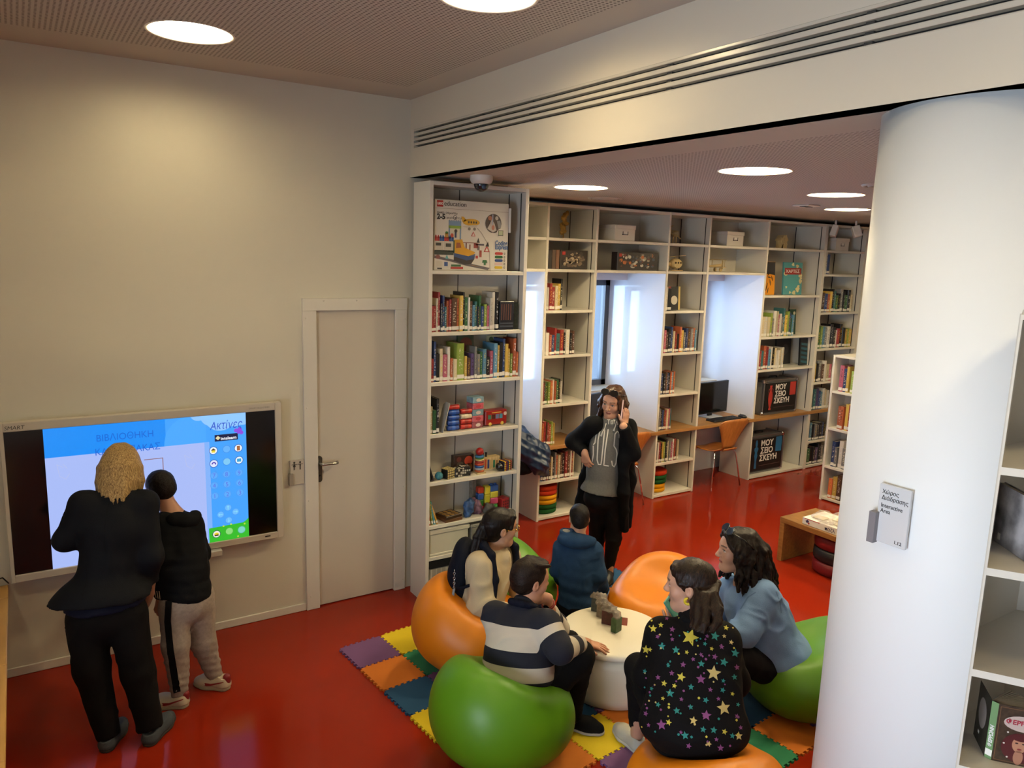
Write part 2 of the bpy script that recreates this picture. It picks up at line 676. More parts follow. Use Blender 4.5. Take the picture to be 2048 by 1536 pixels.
hl = MB().tube([(1.663, 0.0, 1.055), (1.663, -0.045, 1.055), (1.675, -0.056, 1.054), (1.76, -0.056, 1.052), (1.775, -0.05, 1.052), (1.778, -0.03, 1.052)], 0.0095, 10)
link('lever', hl, STEEL, hp)
kh = MB().lathe([(0.0, 0.0), (0.007, 0.0), (0.007, 0.003)], 12, 0, (1.663, -0.006, 0.965), True, 'y')
link('keyhole', kh, BLACK, hp)
for q in [(1.575, 2.05), (1.575, 1.45), (1.58, 0.8), (1.585, 0.1), (1.70, 2.165), (1.93, 2.165), (2.15, 2.165), (2.29, 2.03), (2.29, 1.42), (2.285, 0.8), (2.285, 0.08)]:
    link('screw', MB().lathe([(0.0055, 0.0), (0.005, 0.002), (0.0, 0.003)], 8, 0, (q[0], -0.022, q[1]), True, 'y'), LAM, d)
struct('baseboard_left', MB().cbox((-3.2, -0.012, 0.0), (1.556, 0.0, 0.055), 0.004), LAM)
c1 = struct('ceiling', MB().box((-3.2, -7.2, ZC + 0.08), (XB, 0.16, ZC + 0.2)), CEIL_M)
def ceiling_sheet(x0, y0, x1, y1, z, holes, border, name, parent):
    bm = bmesh.new()
    outer = [(x0, y0), (x1, y0), (x1, y1), (x0, y1)]
    ed = []
    vs = [bm.verts.new((x, y, z)) for x, y in outer]
    ed += [bm.edges.new((vs[i], vs[(i + 1) % 4])) for i in range(4)]
    for (cx, cy, r) in holes:
        hv = [bm.verts.new((cx + r * math.cos(2 * PI * i / 40), cy + r * math.sin(2 * PI * i / 40), z)) for i in range(40)]
        ed += [bm.edges.new((hv[i], hv[(i + 1) % 40])) for i in range(40)]
    bmesh.ops.triangle_fill(bm, edges=ed, use_beauty=True, normal=(0, 0, -1))
    for f in bm.faces:
        if f.normal.z > 0:
            f.normal_flip()
    me = bpy.data.meshes.new(name)
    bm.to_mesh(me)
    bm.free()
    return me
HIGH = [(0.788, -0.78), (1.66, -2.14), (0.788, -3.6), (-0.9, -2.14), (-0.9, -5.0), (1.66, -5.0)]
LOW = [(3.555, -0.345), (3.52, -1.975), (5.10, -1.40), (6.50, -0.56), (8.2, -1.4), (5.2, -3.4), (6.9, -2.4)]
RL = 0.192
E_HOLES = [(x, y, RL) for x, y in HIGH]
me = ceiling_sheet(-3.0, -6.2, 2.13, -0.37, ZC, E_HOLES, 0.3, 'perf', None)
link('perforated_panel', me, PERF, c1)
bd = MB()
for a, b in [((-3.2, -0.37), (XB, 0.0)), ((2.13, -7.2), (XB, -0.37)), ((-3.2, -7.2), (-3.0, -0.37)), ((-3.0, -7.2), (2.13, -6.2))]:
    bd.add([(a[0], a[1], ZC), (a[0], b[1], ZC), (b[0], b[1], ZC), (b[0], a[1], ZC)], [(0, 1, 2, 3)])
link('plain_border', bd, CEIL_M, c1)
c2 = struct('ceiling_low', MB().box((XB + 0.1, -7.2, ZL + 0.1), (11.2, 2.4, ZL + 0.2)), CEIL_M)
me = ceiling_sheet(2.72, -6.2, 10.9, 0.45, ZL, [(x, y, RL) for x, y in LOW], 0.3, 'perf_low', None)
link('perforated_panel', me, PERF, c2)
bd = MB()
for a, b in [((XB, 0.45), (11.2, 1.3)), ((XB, -7.2), (2.72, 0.45)), ((10.9, -7.2), (11.2, 0.45)), ((2.72, -7.2), (10.9, -6.2))]:
    bd.add([(a[0], a[1], ZL), (a[0], b[1], ZL), (b[0], b[1], ZL), (b[0], a[1], ZL)], [(0, 1, 2, 3)])
link('plain_border', bd, CEIL_M, c2)
bh = MB()
sl = [3.205, 3.236, 3.268, 3.300]
Y0, Y1 = -6.6, -0.055
bh.box((XB, -7.2, ZL), (XB + 0.10, 0.0, 3.196))
bh.box((XB, -7.2, 3.32), (XB + 0.10, 0.0, ZC))
bh.box((XB, Y1, 3.196), (XB + 0.10, 0.0, 3.32))
bh.box((XB, -7.2, 3.196), (XB + 0.10, Y0, 3.32))
bk = struct('trim_1', bh, mat('paint_bulkhead', '#c9bfab', 0.5))
bk['label'] = 'white bulkhead between the high and the low ceiling'
lv = MB()
zz = [3.196, 3.2105, 3.2415, 3.2735, 3.3055, 3.32]
link('slot_recess', MB().box((XB + 0.035, Y0, 3.196), (XB + 0.09, Y1, 3.32)), SLOT, bk)
edges = [(3.196, 3.2005), (3.2135, 3.2315), (3.2445, 3.2625), (3.2755, 3.2945), (3.3075, 3.32)]
for i, (a, b) in enumerate(edges):
    link('louvre_slat', MB().cbox((XB - 0.002, Y0, a), (XB + 0.03, Y1, b), 0.002), mat('louvre_enamel', '#c4bba8', 0.22), bk)
for y in (-0.45, -0.95, -1.47, -2.5, -3.4):
    link('slot_bridge', MB().box((XB + 0.012, y, 3.198), (XB + 0.036, y + 0.03, 3.318)), mat('grey_bridge', '#3a3834', 0.5), bk)
struct('wall_far', MB().box((11.1, -7.2, 0), (11.25, 2.4, ZC)), WHITE)
w = MB()
w.box((-3.3, -7.2, 0), (-3.15, -6.2, ZC)).box((-3.3, -4.0, 0), (-3.15, 0.16, ZC)).box((-3.3, -6.2, 0), (-3.15, -4.0, 0.35)).box((-3.3, -6.2, 2.35), (-3.15, -4.0, ZC))
struct('wall_near_side', w, WHITE)
struct('wall_near', MB().box((-3.2, -6.55, 0), (11.2, -6.4, ZC)), WHITE)
wf = MB()
for a, b in [((-6.2, 0.35), (-6.14, 2.35)), ((-4.06, 0.35), (-4.0, 2.35)), ((-6.2, 0.35), (-4.0, 0.41)), ((-6.2, 2.29), (-4.0, 2.35)), ((-5.13, 0.35), (-5.07, 2.35))]:
    wf.box((-3.26, a[0], a[1]), (-3.19, b[0], b[1]))
struct('window_9', wf, GREY)
NX = [(3.13, 4.00), (4.60, 5.485), (6.10, 6.985)]
ww = MB()
ZS, ZT = 1.085, 2.27
xs = 3.05
for a, b in NX:
    ww.box((xs, 1.275, 0), (a, 1.66, ZL))
    ww.box((a, 1.275, 0), (b, 1.66, ZS))
    ww.box((a, 1.275, ZT), (b, 1.66, ZL))
    xs = b
ww.box((xs, 1.275, 0), (11.2, 1.66, ZL))
struct('wall_back', ww, GLOSS)
for k, (a, b) in enumerate(NX):
    f = MB()
    for p, q in [((a, ZS), (a + 0.06, ZT)), ((b - 0.06, ZS), (b, ZT)), ((a, ZS), (b, ZS + 0.07)), ((a, ZT - 0.07), (b, ZT))]:
        f.box((p[0], 1.56, p[1]), (q[0], 1.63, q[1]))
    o = struct('window_%d' % (k + 1), f, GREY)
    g = MB()
    for p, q in [((a + 0.07, ZS + 0.09), (a + 0.115, ZT - 0.09)), ((b - 0.30, ZS + 0.09), (b - 0.25, ZT - 0.09)), ((a + 0.07, ZS + 0.08), (b - 0.25, ZS + 0.13)), ((a + 0.07, ZT - 0.13), (b - 0.25, ZT - 0.08))]:
        g.box((p[0], 1.535, p[1]), (q[0], 1.60, q[1]))
    link('sash', g, mat('sash_grey', '#3d434c', 0.35), o)
    link('pane', MB().box((a + 0.05, 1.592, ZS + 0.06), (b - 0.05, 1.598, ZT - 0.06)), thin_glass('window_glass', '#e6eef4'), o)
    link('window_sill', MB().cbox((a, 1.27, ZS), (b, 1.56, ZS + 0.012), 0.003), LAM, o)
cm = MB().lathe([(0.3745, 0.0), (0.3745, ZL)], 72, 0, (2.728, -3.656, 0))
struct('column', cm, mat('column_paint', '#e4e4e2', 0.55, bump=0.03, bscale=150))
# ================================================================ ceiling fittings
LM = emitter('lamp_diffuser', (1.0, 0.90, 0.74), 1.0)
LM.node_tree.nodes['Principled BSDF'].inputs['Emission Color'].default_value = LAMP_COL + (1,)
LM.node_tree.nodes['Principled BSDF'].inputs['Emission Strength'].default_value = LAMP_POWER
LM2 = LM.copy()
LM2.name = 'lamp_diffuser_low'
LM2.node_tree.nodes['Principled BSDF'].inputs['Emission Strength'].default_value = LAMP_LOW
def lamp(x, y, z, deep, label, group, m):
    t = thing('ceiling_lamp', label, 'lamp', (x, y, z), 0, group)
    link('housing', MB().lathe([(RL, deep), (RL, 0.0), (RL + 0.012, -0.003), (RL + 0.014, 0.0)], 40, caps=False), mat('lamp_housing', '#efe9dc', 0.35), t)
    link('diffuser', MB().lathe([(0.0, deep - 0.001), (RL - 0.001, deep - 0.001)], 40).lathe([(0.0, deep), (RL - 0.001, deep)], 40), m, t)
    return t
hl_ = ['round glowing lamp in the high ceiling nearest the screen wall', 'round glowing lamp in the high ceiling cut by the photo top edge']
for i, (x, y) in enumerate(HIGH):
    lamp(x, y, ZC, 0.075, hl_[i] if i < 2 else 'round lamp of the high ceiling out of view, ' + ('over the reading steps', 'over the oak bench', 'by the outer wall', 'by the near window')[i - 2], 'round lamps of the high ceiling', LM)
ll_ = ['round glowing lamp in the low ceiling beside the dome camera', 'round glowing lamp in the low ceiling under the bulkhead middle', 'wide yellowish lamp in the low ceiling half hidden by column', 'small far lamp in the low ceiling beside column, above low bookcase']
for i, (x, y) in enumerate(LOW):
    lamp(x, y, ZL, 0.04, ll_[i] if i < 4 else 'round lamp of the low ceiling behind the column, ' + ('over the far shelving', 'over the near shelf', 'over the side table')[i - 4], 'round lamps of the low ceiling', LM2)
t = thing('dome_camera', 'white dome security camera under the ceiling above tall bookcase', 'camera', (2.60, -0.515, ZL))
link('housing', MB().lathe([(0.075, 0.0), (0.075, -0.028), (0.068, -0.045), (0.052, -0.055)], 32, caps=False), mat('cam_white', '#cfcac2', 0.4), t)
link('dome', MB().lathe([(0.050, -0.053)] + [(0.050 * math.cos(a), -0.055 - 0.05 * math.sin(a)) for a in np.linspace(0.15, PI / 2, 8)], 32), mat('dome_smoke', '#23262a', 0.05, spec=0.9), t)
link('lens', MB().lathe([(0.016, 0.0), (0.016, 0.012), (0.0, 0.014)], 16, 0, (-0.01, -0.045, -0.075), True, 'y'), mat('lens_dark', '#40566a', 0.1), t)
for (x, y, r, lab) in [(4.30, 0.28, 0.15, 'flat round air diffuser in the low ceiling near the shelving'), (4.62, -2.1, 0.16, 'ringed round air diffuser in the low ceiling beside the column')]:
    t = thing('air_diffuser', lab, 'air vent', (x, y, ZL), 0, 'round ceiling air diffusers')
    for j, rr in enumerate((r, r * 0.78, r * 0.56, r * 0.34)):
        link('ring', MB().lathe([(rr, -0.002), (rr - 0.008, -0.014 - 0.002 * j), (rr - 0.028, -0.010), (rr - 0.03, -0.001)], 32, caps=False), mat('vent_enamel', '#a5988e', 0.4), t)
    link('core', MB().lathe([(0.0, -0.004), (r - 0.03, -0.003)], 32), mat('vent_dark', '#4e433c', 0.6), t)
t = thing('smoke_detector', 'small square detector grille in the low ceiling before the shelving', 'detector', (5.83, -0.61, ZL))
link('plate', MB().cbox((-0.085, -0.085, -0.014), (0.085, 0.085, 0.0), 0.006), mat('cam_white'), t)
link('grille', MB().box((-0.05, -0.03, -0.017), (-0.005, 0.03, -0.012)).box((0.005, -0.03, -0.017), (0.05, 0.03, -0.012)), SLOT, t)
for i, (x, y, a, lab) in enumerate([(8.02, 0.60, 0.5, 'white box sensor hanging near the ceiling over the far bookcases'), (8.20, 0.46, -0.6, 'white tilted spotlight head hanging beside the box sensor')]):
    t = thing('ceiling_spotlight', lab, 'spotlight', (x, y, ZL), 0)
    link('mount', MB().tube([(0, 0, 0), (0, 0, -0.06)], 0.012), mat('cam_white'), t)
    link('head', MB().cbox((-0.045, -0.035, -0.10), (0.045, 0.035, 0.03), 0.008), mat('cam_white'), t, (0, 0, -0.09), (0.4 * a, 0.5 * a, a))
# ================================================================ bookcases
def bookcase(name, label, x0, x1, y0, depth, ztop, shelves, t=0.024, parts=None, gap=None, rails=True, rail_x=None, group=None, base=0.0, nolow=False):
    """shelves: heights of the top faces; gap: (z0, z1) strip left free for the worktop"""
    o = thing(name, label, 'bookcase', ((x0 + x1) / 2, y0, 0), 0, group)
    W = (x1 - x0) / 2
    segs = [(0.0, ztop)] if gap is None else [(0.0, gap[0]), (gap[1], ztop)]
    for s in (-1, 1):
        for a, b in segs:
            link('side_panel', MB().cbox((s * W, 0, a), (s * (W - t), depth, b), 0.0015), LAM, o)
    for a, b in segs:
        link('back_panel', MB().box((-W + t, depth - 0.012, a), (W - t, depth, b)), LAM_IN, o)
        link('seam', MB().box((-W * 0.12, depth - 0.0135, a + 0.05), (-W * 0.12 + 0.006, depth - 0.012, b - 0.02)), SLOT, o) if rails else None
    for z in shelves:
        link('shelf', MB().cbox((-W + t, 0.004, z - 0.026), (W - t, depth - 0.012, z), 0.0015), LAM, o)
    link('top_panel', MB().cbox((-W + t, 0.0, ztop - 0.026), (W - t, depth - 0.012, ztop), 0.0015), LAM, o)
    link('plinth', MB().box((-W + t, 0.03, 0.0), (W - t, 0.045, shelves[-1] - 0.026 if shelves[-1] < 0.2 else 0.01)), LAM, o)
    if rails:
        for a, b in segs:
            for s in (1, -1):
                for yy in (0.055, depth - 0.03):
                    link('shelf_rail', MB().box((s * (W - t), yy, a + 0.03), (s * (W - t - 0.0015), yy + 0.011, b - 0.03)), SLOT, o)
    return o
bookcase('bookcase', 'tall white bookcase by the door holding toys and the train box', 2.316, 3.104, -0.334, 0.245, 2.968,
         [2.385, 1.966, 1.618, 1.25, 0.903, 0.582, 0.345, 0.035], 0.028)
YS, DS, GAP = 0.70, 0.44, (0.695, 0.731)
bookcase('bookcase', 'narrow white shelving unit of the back wall behind the woman on the phone', 4.002, 4.590, YS, DS, 2.965, [2.665, 2.385, 2.01, 1.593, 1.13, 0.385, 0.035], gap=GAP)
bookcase('bookcase', 'narrow white shelving unit of the back wall left of the computer', 5.487, 6.088, YS, DS, 2.965, [2.665, 2.385, 1.984, 1.55, 1.115, 0.38, 0.035], gap=GAP)
bookcase('bookcase', 'wide white shelving unit of the back wall with the two lettered cases', 6.985, 8.020, YS, DS, 2.965, [2.665, 2.137, 1.667, 1.29, 0.035], gap=GAP)
bookcase('bookcase', 'far white shelving unit of the back wall partly hidden by column', 8.022, 8.83, YS, DS, 2.965, [2.665, 2.385, 1.93, 1.492, 1.08, 0.342, 0.035], gap=GAP)
bookcase('bookcase', 'last white shelving unit of the back wall behind the low bookcase', 8.832, 9.64, YS, DS, 2.965, [2.665, 2.385, 1.93, 1.492, 1.08, 0.342, 0.035], gap=GAP)
for (a, b), lab in zip([(3.135, 4.0), (4.592, 5.485), (6.09, 6.983)], ['beside the tall bookcase', 'holding a board game', 'holding the model biplane']):
    o = thing('bridge_shelf', 'white bridge shelf over a window niche ' + lab, 'shelf', ((a + b) / 2, YS, 2.36))
    W = (b - a) / 2
    for z in (0.025, 0.305, 0.605):
        link('shelf', MB().cbox((-W, 0.002, z - 0.026), (W, DS, z), 0.0015), LAM, o)
    link('back_panel', MB().box((-W, DS - 0.012, 0.0), (W, DS, 0.60)), LAM_IN, o)
    sp = link('spot_ring', MB().lathe([(0.035, -0.002), (0.03, -0.006), (0.028, -0.001)], 20, 0, (W * 0.35, 0.16, 0), caps=False), STEEL, o)
    link('spot_lens', MB().lathe([(0.0, -0.0035), (0.029, -0.0035)], 20, 0, (W * 0.35, 0.16, 0)), emitter('spot_lens', (0.85, 0.9, 1.0), 14.0), o)
for i, x in enumerate((4.0, 5.485, 6.983)):
    struct('trim_%d' % (3 + i), MB().box((x - 0.004, YS + 0.003, 0.731), (x, 1.275, 2.36)), GLOSS)
for i, x in enumerate((3.135, 4.592, 6.09)):
    struct('trim_%d' % (6 + i), MB().box((x, YS + 0.003, 0.731), (x + 0.004, 1.275, 2.36)), GLOSS)
dk = link('worktop', MB().cbox((3.135, YS - 0.012, GAP[0]), (9.64, 1.27, GAP[1]), 0.003), DESKW)
tag(dk, 'long wooden worktop running along the back wall through the shelving', 'worktop')
def low_case():
    o = thing('bookcase', 'low white freestanding bookcase seen edge on beside the column', 'bookcase', (7.13, -0.145, 0), -PI / 2)
    L, D, t = 2.4, 0.5, 0.024
    for x in (0.0, L / 2 - t / 2, L - t):
        link('side_panel', MB().cbox((x, 0, 0), (x + t, D, 1.575), 0.002), LAM, o)
    link('back_panel', MB().box((0, D / 2 - 0.006, 0), (L, D / 2 + 0.006, 1.575)), LAM_IN, o)
    for z in (1.575, 1.197, 0.80, 0.385, 0.04):
        link('shelf', MB().cbox((0, 0.003, z - 0.026), (L, D - 0.003, z), 0.0015), LAM, o)
    return o
low_case()
def near_shelf():
    o = thing('bookcase', 'near white shelf at the photo edge holding an upright open novel', 'bookcase', (0, 0, 0))
    N, dv = (2.0206, -4.0859), (0.54, -0.84)
    bc = (2.505, -3.974)
    L = 0.9
    poly = [N, (N[0] + L * dv[0], N[1] + L * dv[1]), (bc[0] + L * dv[0], bc[1] + L * dv[1]), bc, (2.287, -3.974)]
    for z in NZ:
        link('shelf', MB().prism(poly[::-1], z - 0.020, z), LAM, o)
    top = NZ[0] + 0.365
    link('top_panel', MB().prism(poly[::-1], top, top + 0.012), LAM, o)
    link('side_panel', MB().box((2.287, -3.974, 0.0), (2.505, -3.962, top)), LAM_IN, o)
    q = [bc, (bc[0] + L * dv[0], bc[1] + L * dv[1]), (bc[0] + L * dv[0] + 0.012, bc[1] + L * dv[1] + 0.008), (bc[0] + 0.012, bc[1] + 0.008)]
    link('back_panel', MB().prism(q, 0.0, top), LAM_IN, o)
    ea, eb = poly[1], poly[2]
    link('side_panel', MB().prism([ea, eb, (eb[0] + 0.011, eb[1] - 0.017), (ea[0] + 0.011, ea[1] - 0.017)], 0.0, top + 0.012), LAM, o)
    e = [N, (2.287, -3.974), (2.285, -3.969), (N[0] - 0.003, N[1] + 0.004)]
    link('end_panel', MB().prism(e, 0.0, top + 0.012), LAM, o)
    return o
NZ = (2.0261, 1.7619, 1.4836, 1.2066)
near_shelf()
o = thing('oak_bench', 'pale oak bench top running along the left photo edge', 'bench', (-0.45, 0, 0))
for y0, y1 in [(-0.20, -0.012), (-0.99, -0.203), (-1.775, -0.993), (-2.56, -1.778), (-3.3, -2.563)]:
    link('top_board', MB().cbox((-0.5, y0, 0.535), (0.292, y1, 0.57), 0.003), OAK, o)
link('carcass', MB().box((-0.48, -3.28, 0.0), (0.14, -0.02, 0.535)), OAK, o)
t = thing('cable_box', 'small black device with a cable on the oak bench', 'device', (-0.30, -0.20, 0.57))
link('body', MB().cbox((-0.09, -0.06, 0.0), (0.085, 0.05, 0.035), 0.006), BLACK, t)
link('cable', MB().tube([(0.0, 0.05, 0.02), (0.06, 0.10, 0.07), (0.12, 0.15, 0.06), (0.145, 0.18, 0.01)], 0.004, 6), BLACK, t)
o = thing('side_table', 'low open wooden table beside the column carrying a plastic wrapped game', 'table', (5.306, -1.03, 0), -PI / 2)
WT = wood('table_wood', '#7c5528', '#956a36', 0.4, (2, 12, 12))
L, D, H, tt = 1.05, 0.48, 0.385, 0.045
link('tabletop', MB().cbox((0, 0, H - tt), (L, D, H), 0.003), WT, o)
link('side_panel', MB().cbox((0, 0.003, 0), (tt, D - 0.003, H - tt), 0.003), WT, o)
link('side_panel', MB().cbox((L - tt, 0.003, 0), (L, D - 0.003, H - tt), 0.003), WT, o)
cush = [('#6e0f16', 0.0, 0.105), ('#14161c', 0.107, 0.212), ('#6e0f16', 0.214, 0.319)]
for i, (c, z0, z1) in enumerate(cush):
    m = MB().lathe([(0.0, z0), (0.185, z0), (0.2, z0 + 0.012), (0.203, (z0 + z1) / 2), (0.2, z1 - 0.012), (0.185, z1), (0.0, z1)], 40)
    q = link('round_cushion', m, mat('cushion_' + c[1:], c, 0.55), None, (5.55, -1.45, 0.001))
    tag(q, ['lowest red round cushion on the floor under the side table', 'black round cushion between two red ones under the side table', 'upper red round cushion stacked under the side table'][i], 'cushion', 'cushions under the side table')
t = thing('board_game_box', 'white game box wrapped in clear plastic on side table', 'game box', (5.335, -1.225, 0.385), -PI / 2)
WB = mat('box_white', '#d8d3cb', 0.5)
link('tray', MB().cbox((0, 0, 0), (0.40, 0.29, 0.055), 0.002), WB, t)
text('print', 'πάζλ', 0.04, mat('print_navy', '#2a2550', 0.5), t, (0.21, -0.0015, 0.012))
link('print', MB().prism([(0.03, 0.03), (0.05, 0.045), (0.065, 0.03), (0.045, 0.015)], -0.0012, 0.0, 0, 'y'), mat('print_navy'), t)
link('print', MB().prism(disc(0.008, 12, 0.062, 0.016), -0.0016, 0.0, 0, 'y'), mat('print_red', '#a3242a', 0.5), t)
for i in range(5):
    link('barcode', MB().box((0.34 + i * 0.006, -0.001, 0.008), (0.343 + i * 0.006, 0.0, 0.034)), BLACK, t)
link('print', MB().box((0.02, -0.001, 0.047), (0.16, 0.0, 0.053)), mat('print_red'), t)
link('end_print', MB().box((0.40, 0.005, 0.004), (0.401, 0.285, 0.05)), mat('print_navy'), t)
s = Sdf()
R5 = np.random.RandomState(3)
for i in range(10):
    s.ell((R5.uniform(0.06, 0.34), R5.uniform(0.05, 0.24), 0.065), (0.07, 0.06, R5.uniform(0.025, 0.06)), None, 0.02)
s.plane((0, 0, 0.057), (0, 0, -1))
s.disp = folds(4, 0.014, 60)
link('plastic_wrap', s.mesh(0.009, 'wrap'), mat('clear_film', '#cfc4bc', 0.08, alpha=0.28, spec=1.0, bump=1.0, bscale=45), t)
for i, (x, y) in enumerate([(0.1, 0.1), (0.22, 0.18), (0.3, 0.09)]):
    link('puzzle_tray', MB().cbox((x - 0.05, y - 0.04, 0.056), (x + 0.05, y + 0.04, 0.066), 0.003), mat('tray_cream', '#c9bda0', 0.6), t)
# ================================================================ interactive screen
TVY = -0.09
tv = thing('wall_screen', 'large white framed interactive screen on the wall showing a game', 'screen', (0.62, TVY, 1.06))
FR = mat('screen_frame', '#b8b0a2', 0.4)
def R_(x0, z0, x1, z1, y=0.0, t=0.0006):
    return MB().box((x0 - 0.62, y - t, z0 - 1.06), (x1 - 0.62, y, z1 - 1.06))
x0, x1, z0, z1 = -0.140, 1.386, 0.600, 1.518
i0, i1, k0, k1 = -0.120, 1.345, 0.642, 1.468
for a, b in [((x0, z0), (i0, z1)), ((i1, z0), (x1, z1)), ((i0, z0), (i1, k0)), ((i0, k1), (i1, z1))]:
    link('bezel', MB().cbox((a[0] - 0.62, 0.0, a[1] - 1.06), (b[0] - 0.62, 0.05, b[1] - 1.06), 0.003), FR, tv)
link('casing', MB().cbox((x0 + 0.01 - 0.62, 0.05, z0 + 0.01 - 1.06), (x1 - 0.01 - 0.62, 0.088, z1 - 0.01 - 1.06), 0.004), FR, tv)
link('glass', MB().box((i0 - 0.62, 0.012, k0 - 1.06), (i1 - 0.62, 0.04, k1 - 1.06)), mat('screen_glass', '#060607', 0.12), tv)
link('pen_tray', MB().cbox(((0.8950, 0.6141)[0] - 0.62 - 0.02, -0.035, z0 - 1.06 - 0.045), ((0.9854, 0.5969)[0] - 0.62, 0.05, z0 - 1.06 - 0.002), 0.006), FR, tv)
link('pen_tray', MB().cbox((0.72 - 0.62, -0.025, z0 - 1.06 - 0.03), ((0.8950, 0.6141)[0] - 0.62 - 0.02, 0.05, z0 - 1.06 - 0.002), 0.005), FR, tv)
text('brand_text', 'SMART', 0.030, mat('print_dark', '#33302c', 0.5), tv, (i0 - 0.62 + 0.005, -0.0005, k1 - 1.06 + 0.012), shear=0.15)
text('model_text', 'SMART Board 8084', 0.016, mat('print_grey', '#8b857c', 0.5), tv, (1.18 - 0.62, -0.0005, k1 - 1.06 + 0.018))
link('status_light', MB().box((1.262 - 0.62, -0.002, z0 - 1.06 + 0.02), (1.297 - 0.62, 0.0, z0 - 1.06 + 0.028)), BLACK, tv)
PX0, PX1, PZ0, PZ1 = (0.0633, 1.4683)[0], (1.1617, 1.4496)[0], k0, k1
DY = 0.0110
E_ = lambda h, s=1.0: emitter('glow_' + h[1:], h, 0.54)
def flat(name, poly, h, lev, s=1.0):
    return link(name, MB().prism([(x - 0.62, z - 1.06) for x, z in poly], DY - 0.0004 * lev - 0.0003, DY - 0.0004 * lev, 0, 'y'), E_(h, s), tv)
def rect(a, b, c, d):
    return [(a, b), (c, b), (c, d), (a, d)]
flat('picture', rect(PX0, PZ0, PX1, PZ1), '#3fa0fa', 0)
flat('title_band', rect(PX0, 1.2985, 0.6902, PZ1), '#148cf4', 1)
flat('light_arc', [(0.6902 + 0.13 - 0.14 * math.cos(t), 1.2985 + (PZ1 - 1.2985) * math.sin(t)) for t in np.linspace(0, PI / 2, 10)] + [(0.9206, PZ1), (0.9206, 1.2985)], '#46a6fb', 2)
flat('drawing_area', rect(PX0, PZ0, (0.9198, 1.1522)[0], 1.2985), '#a6b9f3', 3)
flat('drawing_edge', rect(0.9090, PZ0, 0.9382, 1.2985), '#7fb0f6', 4)
zc = PZ1
for cx, cz, r in [(0.8799, PZ1 + 0.02, 0.05), (0.9588, PZ1 + 0.0, 0.07), (1.0093, PZ1 - 0.01, 0.095), (1.0937, PZ1 - 0.0, 0.085), (1.1427, PZ1 - 0.0, 0.08)]:
    pts = [(min(PX1, cx + r * math.cos(a)), min(PZ1, cz + r * math.sin(a))) for a in np.linspace(0, 2 * PI, 28, endpoint=False)]
    flat('cloud', pts, '#8fc4fb', 4)
def ftext(s, size, px, pz, h, lev=7, **k):
    me = text_mesh(s, size, extr=0.0002, **k)
    return link('screen_text', me, E_(h), tv, (px - 0.62, DY - 0.0004 * lev, pz - 1.06), (PI / 2, 0, 0))
ftext('Ακτίνες', 0.072, 0.9441, 1.3742, '#2b52c8', shear=0.25, sx=0.74)
ftext('ΒΙΒΛΙΟΘΗΚΗ', 0.058, 0.3201, 1.3673, '#0a62d2', sx=0.88)
ftext('ΚΑΛΑΜΠΑΚΑΣ', 0.058, 0.3100, 1.2859, '#0a62d2', sx=0.88)
flat('badge', rect(0.9706, 1.2966, 1.1104, 1.3385), '#0a1440', 5)
cx, cz = 0.9899, 1.3182
flat('badge_diamond', [(cx - 0.015, cz), (cx, cz + 0.014), (cx + 0.015, cz), (cx, cz - 0.014)], '#e0d6a8', 6)
ftext('intelearn', 0.027, 1.0063, 1.3037, '#f2f4ff', offset=0.0006)
for dx, dz, r in [(-0.018, 0.006, 0.013), (0.004, 0.010, 0.015), (0.014, -0.010, 0.013), (-0.004, -0.008, 0.009)]:
    flat('butterfly_wing', disc(r, 12, 1.1181 + dx, 1.3498 + dz), '#8a4be0', 6)
def button(px, py, r, rim, face, lev=5):
    x, z = px, py
    flat('button_rim', disc(r, 20, x, z), rim, lev)
    flat('button', disc(r * 0.86, 20, x, z), face, lev + 1)
    return x, z
RIM = '#1d4fb0'
for (p, rim, face, r) in [((0.9599, 1.2408), RIM, '#e8f3fb', 0.026), ((1.0394, 1.2414), '#3f90e8', '#62b0f8', 0.025), ((1.1111, 1.2397), RIM, '#e8f3fb', 0.026),
                          ((0.9601, 1.1568), RIM, '#d9e2fb', 0.026), ((1.0384, 1.1600), '#3f90e8', '#7cc6f2', 0.025), ((1.1134, 1.1606), RIM, '#e0f2fb', 0.026)]:
    button(p[0], p[1], r, rim, face)
x, z = (0.9599, 1.2408)
flat('house_icon', [(x - 0.015, z + 0.001), (x + 0.015, z + 0.001), (x, z + 0.015)], '#5a3a1a', 7)
flat('house_icon', rect(x - 0.011, z - 0.013, x + 0.011, z + 0.001), '#e8d23a', 7)
x, z = (1.1111, 1.2397)
flat('door_icon', rect(x - 0.009, z - 0.015, x + 0.010, z + 0.015), '#a8683a', 7)
x, z = (0.9601, 1.1568)
flat('arrow_icon', [(x + 0.014 * math.cos(a), z - 0.004 + 0.014 * math.sin(a)) for a in np.linspace(-0.3, PI, 9)] + [(x + 0.007 * math.cos(a), z - 0.004 + 0.007 * math.sin(a)) for a in np.linspace(PI, -0.3, 9)], '#4a2ab0', 7)
x, z = (1.1134, 1.1606)
flat('folder_icon', rect(x - 0.013, z - 0.010, x + 0.013, z + 0.010), '#3aa0d8', 7)
for n, p in zip('789456123', [(0.9589, 1.0790), (1.0343, 1.0786), (1.1110, 1.0783), (0.9582, 1.0138), (1.0353, 1.0127), (1.1122, 1.0118), (0.9589, 0.9448), (1.0363, 0.9464), (1.1134, 0.9449)]):
    button(p[0], p[1], 0.0235, '#4f96ee', '#58aafa')
    me = text_mesh(n, 0.040, extr=0.0002, align='CENTER')
    link('screen_text', me, E_('#5a6ee0'), tv, (p[0] - 0.62, DY - 0.0028, p[1] - 0.014 - 1.06), (PI / 2, 0, 0))
